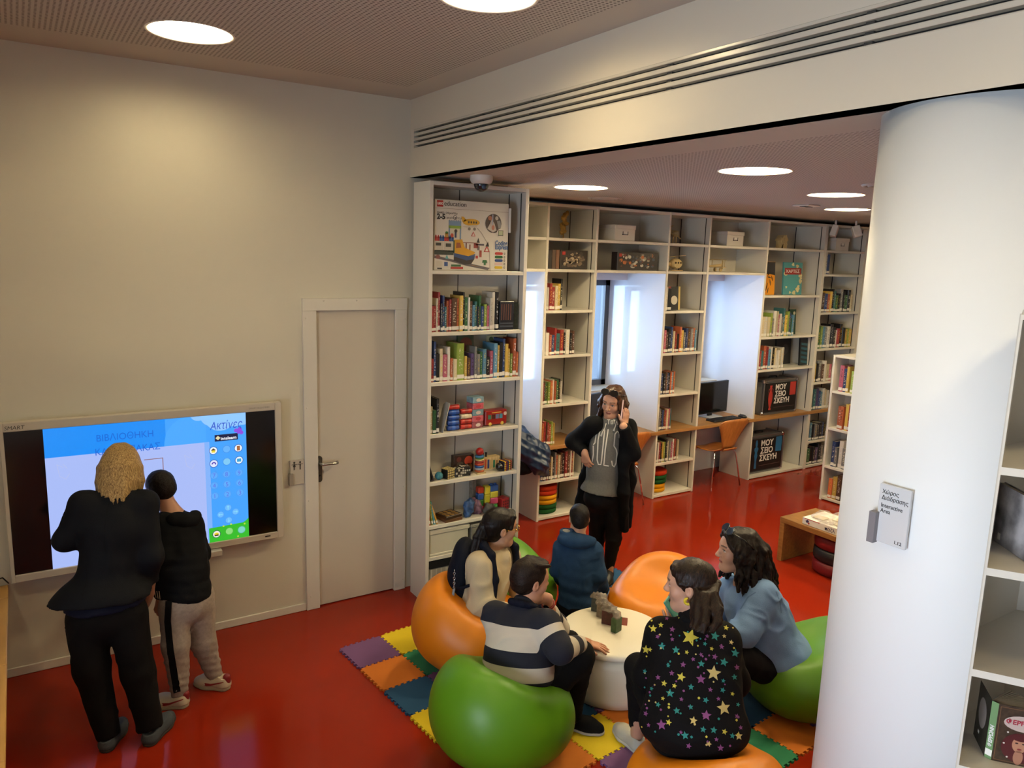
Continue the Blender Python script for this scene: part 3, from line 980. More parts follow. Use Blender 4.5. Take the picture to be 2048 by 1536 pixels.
for k, p in enumerate([(1.0366, 0.8565), (1.0819, 0.8224), (1.0386, 0.7725), (0.9895, 0.8175)]):
    button(p[0], p[1], 0.022, '#4a9af0', '#6ab8fa')
    a = [PI / 2, 0, -PI / 2, PI][k]
    ca, sa = math.cos(a), math.sin(a)
    flat('arrow_icon', [(p[0] + u * ca - v * sa, p[1] + u * sa + v * ca) for u, v in [(0.014, 0), (0.004, 0.008), (0.004, 0.002), (-0.013, 0.002), (-0.013, -0.002), (0.004, -0.002), (0.004, -0.008)]], '#86d8f4', 7)
gz = (1.0391, 0.7388)[1]
gx = (0.9170, 0.7268)[0]
flat('grass', [(gx, PZ0), (PX1, PZ0), (PX1, gz + 0.03), (PX1 - 0.02, gz + 0.012), (PX1 - 0.035, gz + 0.004), (gx, gz - 0.002)], '#2fb82a', 5)
for p, rim, face, r in [((0.9611, 0.6922), '#2a3a5a', '#e8ecd8', 0.025), ((1.0394, 0.6984), '#4cae3a', '#8ad87a', 0.025), ((1.1157, 0.6950), '#4cae8a', '#7ad0c0', 0.025)]:
    button(p[0], p[1], r, rim, face, 6)
x, z = (0.9611, 0.6922)
flat('face_icon', disc(0.014, 14, x, z, 0.010), '#e8c820', 8)
flat('face_icon', rect(x - 0.012, z - 0.012, x + 0.012, z - 0.003), '#28201c', 9)
for px_, pz_ in [(1.0516, 0.7434), (1.0926, 0.6549), (1.0053, 0.7380), (1.1356, 0.7323)]:
    flat('flower_dot', disc(0.006, 8, px_, pz_), '#b8dc3a', 6)
for p in ((0.8215, 1.1806), (0.1488, 1.2061)):
    for a0, a1 in [((-0.03, 0.05), (-0.02, -0.02)), ((-0.02, -0.02), (0.01, -0.04)), ((0.01, -0.04), (0.03, -0.01)), ((0.0, 0.05), (0.02, 0.02)), ((-0.03, 0.05), (0.0, 0.03))]:
        dx, dz = a1[0] - a0[0], a1[1] - a0[1]
        l = math.hypot(dx, dz); nx_, nz_ = -dz / l * 0.0012, dx / l * 0.0012
        flat('sketch_line', [(p[0] + a0[0] - nx_, p[1] + a0[1] - nz_), (p[0] + a1[0] - nx_, p[1] + a1[1] - nz_), (p[0] + a1[0] + nx_, p[1] + a1[1] + nz_), (p[0] + a0[0] + nx_, p[1] + a0[1] + nz_)], '#b9c0e4', 4)
xa, za = (0.5657, 1.2250)
xb, zb_ = (0.6705, 1.2308)
xc, zc = (0.6699, 1.1526)
flat('brown_box', rect(xa, zb_ - 0.004, xb, zb_), '#8a5a4a', 5)
flat('brown_box', rect(xb - 0.004, zc - 0.1, xb, zb_), '#8a5a4a', 5)
# ================================================================ signs
t = thing('room_sign', 'clear acrylic room sign with Greek and English text on column', 'sign', (2.345, -3.650, 1.711), -PI / 2)
AC = mat('acrylic', '#cfd0d2', 0.08, spec=0.7, coat=0.5)
link('plate', MB().cbox((-0.05, -0.012, -0.100), (0.055, 0.0, 0.097), 0.0015), AC, t)
link('standoff', MB().box((-0.02, 0.0, -0.03), (0.02, 0.03, 0.03)), mat('acrylic'), t)
link('clip', MB().cbox((-0.066, -0.032, -0.105), (-0.042, -0.006, 0.0), 0.001), mat('clip_grey', '#7c787c', 0.4), t)
PD = mat('print_dark')
for s_, z_ in [('Χώρος', 0.066), ('Διάδρασης', 0.046), ('Interactive', 0.020), ('Area', 0.002)]:
    text('sign_text', s_, 0.0195, PD, t, (-0.040, -0.0125, z_), offset=0.0001, sx=0.88)
link('sign_text', MB().box((-0.0385, -0.0131, 0.046), (-0.0275, -0.0125, 0.0476)), PD, t)
text('sign_text', '1.12', 0.0155, PD, t, (0.016, -0.0125, -0.090), offset=0.0002)
t = thing('restroom_sign', 'small clear restroom sign with two figures beside the door', 'sign', (1.508, 0.0, 1.01))
link('plate', MB().cbox((-0.05, -0.014, -0.085), (0.046, -0.006, 0.087), 0.0015), mat('acrylic_warm', '#b9b0a2', 0.12, spec=0.6), t)
link('clip', MB().cbox((-0.060, -0.03, -0.085), (-0.032, 0.0, -0.005), 0.002), mat('clip_tan', '#8d8478', 0.4), t)
for k, x in enumerate((-0.022, 0.018)):
    f = MB()
    f.prism(disc(0.0068, 12, x, 0.069), -0.0155, -0.014, 0, 'y')
    f.prism([(x - 0.004, 0.06), (x + 0.004, 0.06), (x + 0.0045, 0.042), (x - 0.0045, 0.042)] if k else [(x - 0.003, 0.06), (x + 0.003, 0.06), (x + 0.010, 0.040), (x - 0.010, 0.040)], -0.0155, -0.014, 0, 'y')
    f.prism([(x - 0.018, 0.0575), (x + 0.018, 0.0575), (x + 0.018, 0.054), (x - 0.018, 0.054)], -0.0155, -0.014, 0, 'y')
    f.prism([(x - 0.0045, 0.042), (x - 0.001, 0.042), (x - 0.001, 0.018), (x - 0.0045, 0.018)], -0.0155, -0.014, 0, 'y')
    f.prism([(x + 0.001, 0.042), (x + 0.0045, 0.042), (x + 0.0045, 0.018), (x + 0.001, 0.018)], -0.0155, -0.014, 0, 'y')
    link('pictogram', f, PD, t)
# ================================================================ play mat tiles
MATC = {'purple': '#6b4a72', 'yellow': '#c9b023', 'orange': '#c8722a', 'green': '#2f7a55', 'blue': '#274d6e'}
MO, MU, MV, MS = (1.559, -0.640), (0.9957, 0.0924), (0.0924, -0.9957), 0.291
def tile_poly(s):
    n, dep = 15, 0.013
    g = 0.0012
    def side(par):
        pts = []
        seg = s / n
        for i in range(n):
            a, b = i * seg, (i + 1) * seg
            out = (i % 2 == 1) if par else (i % 2 == 0)
            if i in (0, n - 1):
                out = False
            w = dep / 2 if out else -dep / 2
            if i in (0, n - 1):
                w = -dep / 2
            fl = seg * 0.16
            if out:
                pts += [(a + fl + g, -dep / 2), (a - fl * 0.2 + g, dep / 2 - g), (b + fl * 0.2 - g, dep / 2 - g), (b - fl - g, -dep / 2)]
        return pts
    P = []
    A = side(True); B = side(False)
    e = dep / 2
    P.append((e, e))
    for t, o in A:
        P.append((t, -o))
    P.append((s - e, e))
    for t, o in B:
        P.append((s + o, t))
    P.append((s - e, s - e))
    for t, o in reversed(B):
        P.append((t, s + o))
    P.append((e, s - e))
    for t, o in reversed(A):
        P.append((-o, t))
    return P
_tp = tile_poly(MS)
_tm = MB().prism([(x, y) for x, y in _tp], 0.0, 0.012).mesh('tile')
TL = {(0, 0): 'purple', (1, 0): 'yellow', (0, 1): 'orange', (1, 1): 'green', (0, 2): 'blue', (0, 3): 'yellow', (1, 2): 'purple', (1, 3): 'orange',
      (2, 0): 'blue', (2, 1): 'orange', (2, 2): 'yellow', (3, 1): 'purple', (3, 2): 'green', (2, 3): 'green', (1, 4): 'green', (2, 4): 'blue',
      (3, 4): 'purple', (2, 5): 'yellow', (3, 5): 'orange', (2, 6): 'purple', (1, 5): 'orange', (4, 5): 'yellow', (4, 6): 'purple', (5, 6): 'blue', (4, 7): 'green', (5, 7): 'orange', (4, 4): 'green',
      (5, 5): 'purple', (7, 0): 'blue', (6, 0): 'orange', (7, 1): 'yellow', (6, 1): 'blue', (4, 2): 'blue', (5, 3): 'yellow', (3, 3): 'orange', (4, 3): 'orange', (6, 6): 'green', (6, 7): 'purple'}
_where = {(0, 0): 'at the outer corner of the mat', (1, 0): 'beside the purple corner tile', (0, 1): 'below the purple corner tile', (1, 1): 'just showing before the orange seat by the door',
          (0, 2): 'between the orange and the yellow edge tiles', (0, 3): 'running under the front green seat', (2, 5): 'under the black shoe of the striped boy', (2, 4): 'at the foot of the white drum table',
          (3, 5): 'between the drum table and the white shoe', (2, 6): 'beside the front green seat at the bottom', (4, 6): 'behind the woman in the star jacket', (5, 6): 'under the green seat by the column',
          (4, 7): 'near the front orange seat and column', (5, 7): 'touching the column foot', (7, 0): 'under the boot of the standing woman'}
for (cx, cy), c in TL.items():
    m = mat('foam_' + c, MATC[c], 0.75, bump=0.25, bscale=420, vary=0.05)
    p = (MO[0] + MS * (cx * MU[0] + cy * MV[0]), MO[1] + MS * (cx * MU[1] + cy * MV[1]))
    if (cx, cy) in ((7, 0), (6, 0), (7, 1), (6, 1)):
        p = (p[0] + 0.06, p[1] - 0.06)
    p = (p[0] + MS * MV[0], p[1] + MS * MV[1])
    me = _tm.copy()
    me.materials.append(m)
    o = link('foam_tile', me, None, None, (p[0], p[1], 0.0005), (0, 0, math.atan2(MU[1], MU[0])))
    lab = '%s puzzle foam floor tile %s' % (c, _where.get((cx, cy), '%s column, %s row, mostly under seats' % (['first', 'second', 'third', 'fourth', 'fifth', 'sixth', 'seventh', 'eighth'][cx], ['first', 'second', 'third', 'fourth', 'fifth', 'sixth', 'seventh', 'eighth'][cy])))
    tag(o, lab, 'floor mat', 'puzzle foam tiles')
# ================================================================ pebble seats
TBL = (2.803, -1.823)
def bean_mesh():
    s = Sdf()
    s.ell((0.0, 0, 0.225), (0.355, 0.345, 0.225), None, 0.03)
    s.ell((-0.135, 0, 0.335), (0.20, 0.255, 0.195), None, 0.16)
    s.ell((0.10, 0, 0.17), (0.27, 0.30, 0.17), None, 0.1)
    s.ell((0.15, 0, 0.575), (0.285, 0.27, 0.215), None, 0.13, 1)
    s.plane((0, 0, 0.0), (0, 0, -1))
    me = s.mesh(0.011, 'bean')
    return me
_bm = bean_mesh()
BEANS = [((2.185, -1.245), 'orange', 'orange pebble seat by the door under the woman in cream', None),
         ((1.895, -2.045), 'green', 'green pebble seat in front under the boy in striped sweater', None),
         ((2.360, -2.975), 'orange', 'orange pebble seat cut by the bottom edge under the star jacket', None),
         ((3.640, -2.560), 'green', 'green pebble seat by the column under the woman in blue shirt', None),
         ((3.470, -1.520), 'orange', 'empty orange pebble seat across the drum table', None),
         ((2.735, -0.740), 'green', 'green pebble seat behind the boy in blue hoodie', None)]
for (x, y), c, lab, a in BEANS:
    me = _bm if c == 'orange' and not _bm.materials else _bm.copy()
    me.materials.clear()
    me.materials.append(mat('seat_' + c, {'orange': '#d07a12', 'green': '#528512'}[c], 0.42, spec=0.4, bump=0.03, bscale=90))
    ang = math.atan2(TBL[1] - y, TBL[0] - x) if a is None else a
    o = link('pebble_seat', me, None, None, (x, y, 0.0125), (0, 0, ang))
    o.scale = (0.985, 0.985, 1.10 if y in (-2.045, -1.245) else 1.0)
    tag(o, lab, 'seat', 'pebble seats around the drum table')
# ================================================================ drum table and card boxes
tb = thing('drum_table', 'low round white drum table in the middle of the seats', 'table', (TBL[0], TBL[1], 0.0125))
TW = mat('table_white', '#d6d0be', 0.45, bump=0.03, bscale=90)
link('tabletop', MB().lathe([(0.0, 0.305), (0.295, 0.305), (0.308, 0.312), (0.313, 0.326), (0.308, 0.341), (0.295, 0.348), (0.0, 0.350)], 64), TW, tb)
link('drum', MB().lathe([(0.0, 0.0), (0.262, 0.0), (0.278, 0.008), (0.293, 0.06), (0.303, 0.15), (0.302, 0.25), (0.296, 0.302), (0.0, 0.303)], 64), TW, tb)
TZ = 0.3627
def card_box(name, pos, ang, size, h, lab):
    t = thing(name, lab, 'card box', (pos[0], pos[1], TZ), ang, 'wrapped card boxes on the drum table')
    link('box', MB().cbox((-size[0] / 2, -size[1] / 2, 0), (size[0] / 2, size[1] / 2, size[2]), 0.0015), mat('card_' + h[1:], h, 0.45, vary=0.35, vscale=40), t)
    s = Sdf()
    r = np.random.RandomState(int(pos[0] * 1000) % 97)
    for i in range(5):
        s.ell((r.uniform(-0.25, 0.25) * size[0], r.uniform(-0.2, 0.2) * size[1], size[2] + 0.004), (size[0] * 0.42, size[1] * 0.5, r.uniform(0.018, 0.042)), None, 0.01)
    s.plane((0, 0, size[2] + 0.0006), (0, 0, -1))
    s.disp = ripple(int(pos[1] * -100), 0.004, 110)
    link('plastic_wrap', s.mesh(0.0045, 'wrap'), mat('cloudy_film', '#8f857c', 0.16, alpha=0.62, spec=0.9, bump=0.7, bscale=120), t)
    return t
card_box('card_box', (2.7987, -1.8457, 0.3627), 0.25, (0.060, 0.036, 0.085), '#33552c', 'green card box wrapped in clear plastic nearest the boy hand')
card_box('card_box', (2.8182, -1.7592, 0.3627), -1.0, (0.085, 0.034, 0.085), '#4a1c22', 'maroon card box wrapped in plastic behind the green one')
card_box('card_box', (2.8464, -1.6740, 0.3627), -1.0, (0.080, 0.036, 0.085), '#7b7064', 'grey card box wrapped in plastic, middle of the row')
card_box('card_box', (2.8700, -1.5974, 0.3627), -1.0, (0.085, 0.040, 0.085), '#3a4246', 'dark slate card box wrapped in plastic, farthest of the row')
q = link('folded_card', MB().prism([(-0.03, 0), (0.03, 0), (0.0, 0.035)], -0.02, 0.02, 0, 'y'), mat('card_8f4a3a', '#8f4a3a', 0.6), None, ((2.9050, -1.7938, 0.3627)[0], (2.9050, -1.7938, 0.3627)[1], TZ), (0, 0, 0.8))
tag(q, 'small tent folded reddish card beside the green card box', 'card')
q = link('playing_card', MB().cbox((-0.03, -0.022, 0), (0.03, 0.022, 0.004), 0.001), mat('card_b8b0a0', '#b8b0a0', 0.5), None, ((3.0042, -1.9200, 0.3627)[0], (3.0042, -1.9200, 0.3627)[1], TZ), (0, 0, 0.3))
tag(q, 'pale card lying at the table edge before the star jacket', 'card')
# ================================================================ chairs
def chair(x, y, label, rz=0.0):
    t = thing('desk_chair', label, 'chair', (x, y, 0), rz, 'plywood chairs at the worktop')
    n = 10
    def shell(name, rows):
        vs, fs = [], []
        m = len(rows[0])
        for th in (0, 1):
            for row in rows:
                for p, nn in row:
                    vs.append(tuple(np.array(p) + (np.array(nn) * 0.010 * (1 if th else 0))))
        R = len(rows)
        def I(th, i, j): return th * R * m + i * m + j
        for i in range(R - 1):
            for j in range(m - 1):
                fs.append((I(1, i, j), I(1, i, j + 1), I(1, i + 1, j + 1), I(1, i + 1, j)))
                fs.append((I(0, i, j), I(0, i + 1, j), I(0, i + 1, j + 1), I(0, i, j + 1)))
        for i in range(R - 1):
            for j in (0, m - 1):
                q = (I(0, i, j), I(1, i, j), I(1, i + 1, j), I(0, i + 1, j))
                fs.append(q if j == 0 else q[::-1])
        for j in range(m - 1):
            for i in (0, R - 1):
                q = (I(0, i, j), I(0, i, j + 1), I(1, i, j + 1), I(1, i, j))
                fs.append(q if i == 0 else q[::-1])
        return MB().add(vs, fs, 0, True)
    rows = []
    for i in range(11):
        v = i / 10
        yy = 0.20 - 0.40 * v
        w = 0.215 * (1 - abs(2 * v - 0.9) ** 3.2 * 0.45)
        if v > 0.8:
            w *= 1 - (v - 0.8) * 1.6
        rows.append([((u * w, yy, 0.445 - 0.012 * (1 - u * u) - 0.02 * max(0, (0.15 - v)) / 0.15 + 0.05 * max(0, v - 0.85) / 0.15), (0, 0, -1)) for u in np.linspace(-1, 1, n)])
    link('seat', shell('seat', rows), PLY, t)
    rows = []
    for i in range(11):
        v = i / 10
        z = 0.475 + 0.335 * v
        yy = -0.20 - 0.075 * v ** 1.2
        w = 0.095 + 0.135 * min(1, v * 1.25) ** 1.3
        if v > 0.85:
            w -= (v - 0.85) ** 2 * 2.0
        rows.append([((u * w, yy + 0.022 * u * u, z - (0.012 * u * u * u * u if v == 1 else 0)), (0, -1, 0)) for u in np.linspace(-1, 1, n)])
    link('backrest', shell('back', rows), PLY, t)
    link('curved_neck', shell('neck', [[((u * 0.10, -0.185 - 0.03 * math.sin(a), 0.475 - 0.03 * math.cos(a)), (0, -math.sin(a), -math.cos(a) * 0.5)) for u in np.linspace(-1, 1, 4)] for a in np.linspace(0, PI / 2, 5)]), PLY, t)
    for sx in (-1, 1):
        for sy in (-1, 1):
            link('leg', MB().tube([(sx * 0.10, sy * 0.10, 0.425), (sx * 0.15, sy * 0.13, 0.418), (sx * 0.172, sy * 0.152, 0.39), (sx * 0.232, sy * 0.195, 0.008)], 0.0085, 10), CHROME, t)
    return t
chair(6.485, 0.78, 'plywood chair with chrome legs pulled up to the computer')
chair(5.03, 0.78, 'plywood chair with chrome legs behind the woman on the phone')
# ================================================================ computers
def monitor(x, y, z, w, h, label, rz=0.0):
    t = thing('computer_monitor', label, 'monitor', (x, y, z), rz)
    link('bezel', MB().cbox((-w / 2, 0, 0.05), (w / 2, 0.035, 0.05 + h), 0.004), mat('monitor_bezel', '#111113', 0.3), t)
    link('display', MB().box((-w / 2 + 0.014, -0.001, 0.066), (w / 2 - 0.014, 0.0, 0.036 + h)), mat('monitor_glass', '#07080b', 0.1), t)
    link('foot', MB().cbox((-0.12, -0.05, 0.0), (0.12, 0.13, 0.012), 0.004), mat('monitor_foot', '#9aa0ac', 0.3), t)
    link('neck', MB().cbox((-0.035, 0.036, 0.010), (0.035, 0.06, 0.2), 0.004), mat('monitor_bezel'), t)
    return t
monitor(6.61, 0.965, GAP[1], 0.50, 0.365, 'black computer monitor on the worktop before the plywood chair', 0.06)
monitor(4.93, 1.03, GAP[1], 0.46, 0.34, 'black computer monitor behind the head of the woman on phone', 0.25)
t = thing('keyboard', 'black keyboard on the worktop in front of the monitor', 'keyboard', (6.62, 0.80, GAP[1]))
link('body', MB().cbox((-0.22, -0.06, 0), (0.22, 0.07, 0.018), 0.004), mat('key_black', '#17181b', 0.5), t)
kk = MB()
for r in range(5):
    for c in range(15):
        kk.box((-0.21 + c * 0.028, -0.052 + r * 0.023, 0.018), (-0.21 + c * 0.028 + 0.024, -0.052 + r * 0.023 + 0.019, 0.023))
link('keys', kk, mat('key_black'), t, kind='stuff')
t = thing('computer_mouse', 'black computer mouse beside the keyboard on worktop', 'mouse', (6.925, 0.80, GAP[1]))
s = Sdf().ell((0, 0, 0.012), (0.036, 0.058, 0.026), None, 0.01)
s.plane((0, 0, 0.0), (0, 0, -1))
link('shell', s.mesh(0.006, 'mouse'), mat('key_black'), t)
link('wheel', MB().lathe([(0.004, -0.004), (0.008, -0.003), (0.008, 0.003), (0.004, 0.004)], 10, 0, (0, 0.03, 0.032), True, 'x'), mat('key_grey', '#55585e', 0.5), t)
# ================================================================ flight cases with lettering
def flight_case(x, y, z, w, h, label, h_col, figure):
    t = thing('flight_case', label, 'case', (x, y, z))
    D = 0.27
    AL = mat('aluminium', '#8f8f92', 0.35, metal=0.9)
    link('body', MB().cbox((0.012, 0.012, 0.012), (w - 0.012, D - 0.012, h - 0.012), 0.004), mat('case_grey', '#6d6b69', 0.5), t)
    e = 0.022
    for a, b in [((0, 0, 0), (w, e, e)), ((0, 0, h - e), (w, e, h)), ((0, 0, e), (e, e, h - e)), ((w - e, 0, e), (w, e, h - e)), ((0, e, 0), (e, D, e)), ((0, e, h - e), (e, D, h)), ((w - e, e, h - e), (w, D, h)), ((0, D - e, e), (e, D, h - e))]:
        link('edge_profile', MB().cbox(a, b, 0.003), AL, t)
    for cx in (0.0, w):
        for cz in (0.0, h):
            m = MB().cbox((-0.024, -0.004, -0.024), (0.024, 0.03, 0.024), 0.012)
            link('corner_cap', m, CHROME, t, (cx + (0.018 if cx == 0 else -0.018), 0, cz + (0.018 if cz == 0 else -0.018)))
    link('handle', MB().tube([(w / 2 - 0.07, D / 2, h), (w / 2 - 0.065, D / 2, h + 0.02), (w / 2 + 0.065, D / 2, h + 0.02), (w / 2 + 0.07, D / 2, h)], 0.008, 8), BLACK, t)
    p = link('front_panel', MB().box((0.03, -0.002, 0.035), (w - 0.03, 0.004, h - 0.035)), mat('panel_black', '#121315', 0.35), t)
    WT_ = mat('print_white', '#dcd8d2', 0.5)
    pw, ph = w - 0.06, h - 0.07
    L = 0.19 * ph / 0.72
    for k, s_ in enumerate(('ΜΟΥ', 'ΣΕΙΟ', 'ΣΚΕΥΗ')):
        me = text_mesh(s_, L, extr=0.0004, offset=0.0022, sx=0.98)
        link('lettering', me, WT_, p, (0.03 + pw * (0.305 if k < 2 else 0.285), -0.0024, 0.035 + ph * (0.755 - 0.235 * k)), (PI / 2, 0, 0))
    FM = mat('print_' + figure, h_col, 0.5)
    X0, Z0 = 0.03 + pw * 0.17, 0.035 + ph * 0.07
    if figure == 'amphora':
        prof = [(0.0, 0.055), (0.05, 0.065), (0.07, 0.04), (0.09, 0.03), (0.13, 0.04), (0.22, 0.07), (0.36, 0.098), (0.50, 0.105), (0.60, 0.095), (0.66, 0.06), (0.70, 0.038), (0.80, 0.034), (0.84, 0.05), (0.92, 0.055)]
    else:
        prof = [(0.0, 0.05), (0.10, 0.05), (0.22, 0.035), (0.34, 0.045), (0.44, 0.075), (0.50, 0.055), (0.56, 0.05), (0.64, 0.09), (0.70, 0.088), (0.73, 0.035), (0.76, 0.032), (0.80, 0.045), (0.86, 0.05), (0.92, 0.035), (0.97, 0.025)]
    a = [(X0 - r * ph, Z0 + t_ * ph * 0.92) for t_, r in prof]
    b = [(X0 + r * ph, Z0 + t_ * ph * 0.92) for t_, r in prof][::-1]
    link('figure_print', MB().prism(a + b, -0.0026, -0.0018, 0, 'y'), FM, p)
    if figure == 'amphora':
        for sx in (-1, 1):
            link('figure_print', MB().tube([(X0 + sx * 0.04 * ph, -0.002, Z0 + 0.74 * ph), (X0 + sx * 0.095 * ph, -0.002, Z0 + 0.72 * ph), (X0 + sx * 0.10 * ph, -0.002, Z0 + 0.58 * ph)], 0.004, 5), FM, p)
    link('colour_block', MB().box((0.03 + pw * 0.78, -0.0024, 0.035 + ph * 0.52), (0.03 + pw * 0.97, -0.0018, 0.035 + ph * 0.985)), FM, p)
    link('caption', MB().box((0.03 + pw * 0.29, -0.0024, 0.035 + ph * 0.135), (0.03 + pw * 0.95, -0.0019, 0.035 + ph * 0.15)), mat('print_dim', '#5a4444', 0.5), p)
flight_case(7.215, 0.765, GAP[1] + 0.001, 0.625, 0.415, 'black fronted aluminium case with white letters and red amphora', '#a8322c', 'amphora')
flight_case(7.045, 0.765, 0.036, 0.625, 0.455, 'black fronted aluminium case with white letters and blue figurine', '#24608c', 'figurine')
# ================================================================ boxes, models and drums in the shelving
BXM = mat('storage_box', '#cfc8bb', 0.5)
for x, lab in [(4.815, 'cream lidded storage box above the niche of board game'), (6.37, 'cream lidded storage box above the niche of the biplane'), (8.26, 'cream lidded storage box in the far top compartment')]:
    t = thing('storage_box', lab, 'box', (x, 0.735, 2.666), 0, 'cream storage boxes on top row')
    link('body', MB().cbox((0.006, 0.006, 0), (0.262, 0.32, 0.115), 0.002), BXM, t)
    link('lid', MB().cbox((0, 0, 0.112), (0.268, 0.326, 0.15), 0.003), BXM, t)
    h = link('label_holder', MB().box((0.10, -0.001, 0.055), (0.168, 0.006, 0.063)).box((0.10, -0.001, 0.055), (0.107, 0.006, 0.088)).box((0.161, -0.001, 0.055), (0.168, 0.006, 0.088)), CHROME, t)
    link('label_card', MB().box((0.107, 0.003, 0.063), (0.161, 0.006, 0.088)), mat('label_white', '#ddd8cc', 0.6), h)
def game(x0, x1, y, z, h, lab, cols, seed):
    t = thing('board_game', lab, 'game box', (x0, y, z))
    w = x1 - x0
    link('box', MB().cbox((0, 0, 0), (w, 0.09, h), 0.002), mat('game_' + cols[0][1:], cols[0], 0.35), t)
    r = np.random.RandomState(seed)
    for i in range(60):
        a, b = r.uniform(0.02, w - 0.06), r.uniform(0.01, h - 0.04)
        link('cover_print', MB().prism(disc(r.uniform(0.008, 0.022), 9, a + 0.02, b + 0.018, r.uniform(0.006, 0.018)), -0.0012 - 0.0001 * i % 0.0008, 0.0, 0, 'y'), mat('print_' + cols[1 + i % (len(cols) - 1)][1:], cols[1 + i % (len(cols) - 1)], 0.45), t)
    link('logo_print', MB().box((0.02, -0.0022, h - 0.045), (0.055, 0.0, h - 0.015)), mat('logo_red', '#a02a22', 0.45), t)
    return t
game(4.20, 4.515, 0.755, 2.3855, 0.175, 'dark brick building set box in the shelf behind phone woman', ['#2a2320', '#6b5c4a', '#8a7a62', '#3a3430', '#a39680', '#54453a'], 2)
game(4.895, 5.42, 0.77, 2.3855, 0.175, 'wide dark building set box with white creature over the niche', ['#231c1c', '#8a8272', '#5a2f26', '#3b4656', '#a85f2e', '#b9b2a4', '#4a4038'], 5)
for k, (x, c) in enumerate([(4.068, '#2b2624'), (4.112, '#4c3b30'), (4.155, '#6a4a38')]):
    q = link('game_case', MB().cbox((0, 0, 0), (0.040, 0.12, 0.175), 0.002), mat('gcase_' + c[1:], c, 0.4), None, (x, 0.76, 2.3855))
    tag(q, ['darkest narrow game case at the left of the brick set', 'middle narrow brown game case beside the brick set', 'lightest narrow game case touching the brick set'][k], 'game case', 'narrow game cases')
def drum_stack(x, y, z0, specs, where):
    for i, (c, h, off) in enumerate(specs):
        m = MB().lathe([(0.0, 0.0), (0.128, 0.0), (0.138, 0.006), (0.140, h / 2), (0.138, h - 0.006), (0.128, h), (0.0, h)], 32)
        q = link('seat_cushion', m, mat('felt_' + c[1:], c, 0.85), None, (x + off, y, z0))
        tag(q, {'#b0341a': 'red', '#c58a12': 'yellow', '#1c4a22': 'green'}[c] + ' round felt cushion, ' + ['lowest', 'second', 'third', 'fourth', 'fifth', 'topmost'][i if i < len(specs) - 1 else 5] + ' of the stack ' + where, 'cushion', 'round cushions ' + where)
        z0 += h + 0.0008
drum_stack(4.195, 0.885, 0.036, [('#1c4a22', 0.045, 0), ('#1c4a22', 0.045, 0.003), ('#c58a12', 0.045, 0), ('#c58a12', 0.045, 0.002), ('#b0341a', 0.045, 0), ('#b0341a', 0.045, 0.004)], 'behind the boy in hoodie')
drum_stack(5.66, 0.885, 0.036, [('#c58a12', 0.045, -0.01), ('#c58a12', 0.045, -0.012), ('#1c4a22', 0.045, 0.002), ('#1c4a22', 0.045, 0.006), ('#b0341a', 0.045, 0.008)], 'beside the computer desk')
def stick(name, pts, r, t, m=WPALE):
    return link(name, MB().tube(pts, r, 6), m, t)
t = thing('wooden_figure', 'dried grass figure standing in the top shelf behind phone woman', 'model', (4.30, 0.86, 2.666))
stick('stem', [(0, 0, 0), (0.005, 0, 0.1), (0.0, 0, 0.2)], 0.006, t, mat('straw', '#8a6a34', 0.8))
s = Sdf()
R6 = np.random.RandomState(9)
for i in range(14):
    s.ell((R6.uniform(-0.025, 0.025), R6.uniform(-0.02, 0.02), 0.05 + i * 0.014), (0.02, 0.018, 0.02), None, 0.01)
s.disp = ripple(8, 0.004, 120)
link('straw_bundle', s.mesh(0.006, 'straw'), mat('straw'), t)
stick('string', [(-0.02, 0.0, 0.08), (-0.055, -0.02, 0.001)], 0.0015, t, mat('string_pale', '#b9b0a0', 0.8))
t = thing('wooden_dinosaur', 'pale wooden model creature in the top shelf left of computer', 'model', (5.70, 0.86, 2.666))
for p in [[(0, 0, 0.0), (0.01, 0, 0.08)], [(0.05, 0, 0), (0.045, 0, 0.09)], [(-0.07, 0, 0.12), (0.0, 0, 0.09), (0.06, 0, 0.085), (0.11, 0, 0.05)], [(-0.03, 0, 0.11), (-0.035, 0, 0.17)], [(-0.035, 0, 0.17), (-0.005, 0, 0.18)]]:
    stick('wooden_bone', p, 0.006, t)
for i in range(6):
    link('wooden_rib', MB().lathe([(0.028, -0.002), (0.032, -0.002), (0.032, 0.002), (0.028, 0.002)], 14, 0, (-0.02 + i * 0.014, 0, 0.10), True, 'x', False), WPALE, t)
t = thing('wooden_helicopter', 'pale wooden helicopter model on shelf left of the computer', 'model', (5.74, 0.88, 2.3855))
s = Sdf().ell((0.04, 0, 0.075), (0.085, 0.05, 0.055), None, 0.02)
b = link('cabin', s.mesh(0.007, 'cabin'), WPALE, t)
for x in (0.0, 0.035, 0.07):
    link('window_hole', MB().prism(disc(0.011, 10, x, 0.085), -0.050, -0.044, 0, 'y'), mat('model_dark', '#4a3c28', 0.7), b)
stick('tail_boom', [(-0.02, 0, 0.07), (-0.16, 0, 0.06)], [0.022, 0.010], t)
link('tail_fin', MB().box((-0.185, -0.004, 0.03), (-0.15, 0.004, 0.10)), WPALE, t)
for sx in (-1, 1):
    stick('skid', [(-0.05, sx * 0.04, 0.006), (0.11, sx * 0.04, 0.006)], 0.005, t)
    stick('strut', [(0.0, sx * 0.04, 0.006), (0.01, sx * 0.03, 0.04)], 0.004, t)
stick('mast', [(0.03, 0, 0.12), (0.03, 0, 0.148)], 0.004, t)
link('rotor_blade', MB().box((-0.17, -0.008, 0.146), (0.19, 0.008, 0.150)), WPALE, t, rot=(0, -0.08, 0))
t = thing('wooden_biplane', 'pale wooden biplane model on the niche bridge shelf', 'model', (6.36, 0.87, 2.387))
stick('fuselage', [(-0.12, 0, 0.055), (0.10, 0, 0.07)], [0.008, 0.02], t)
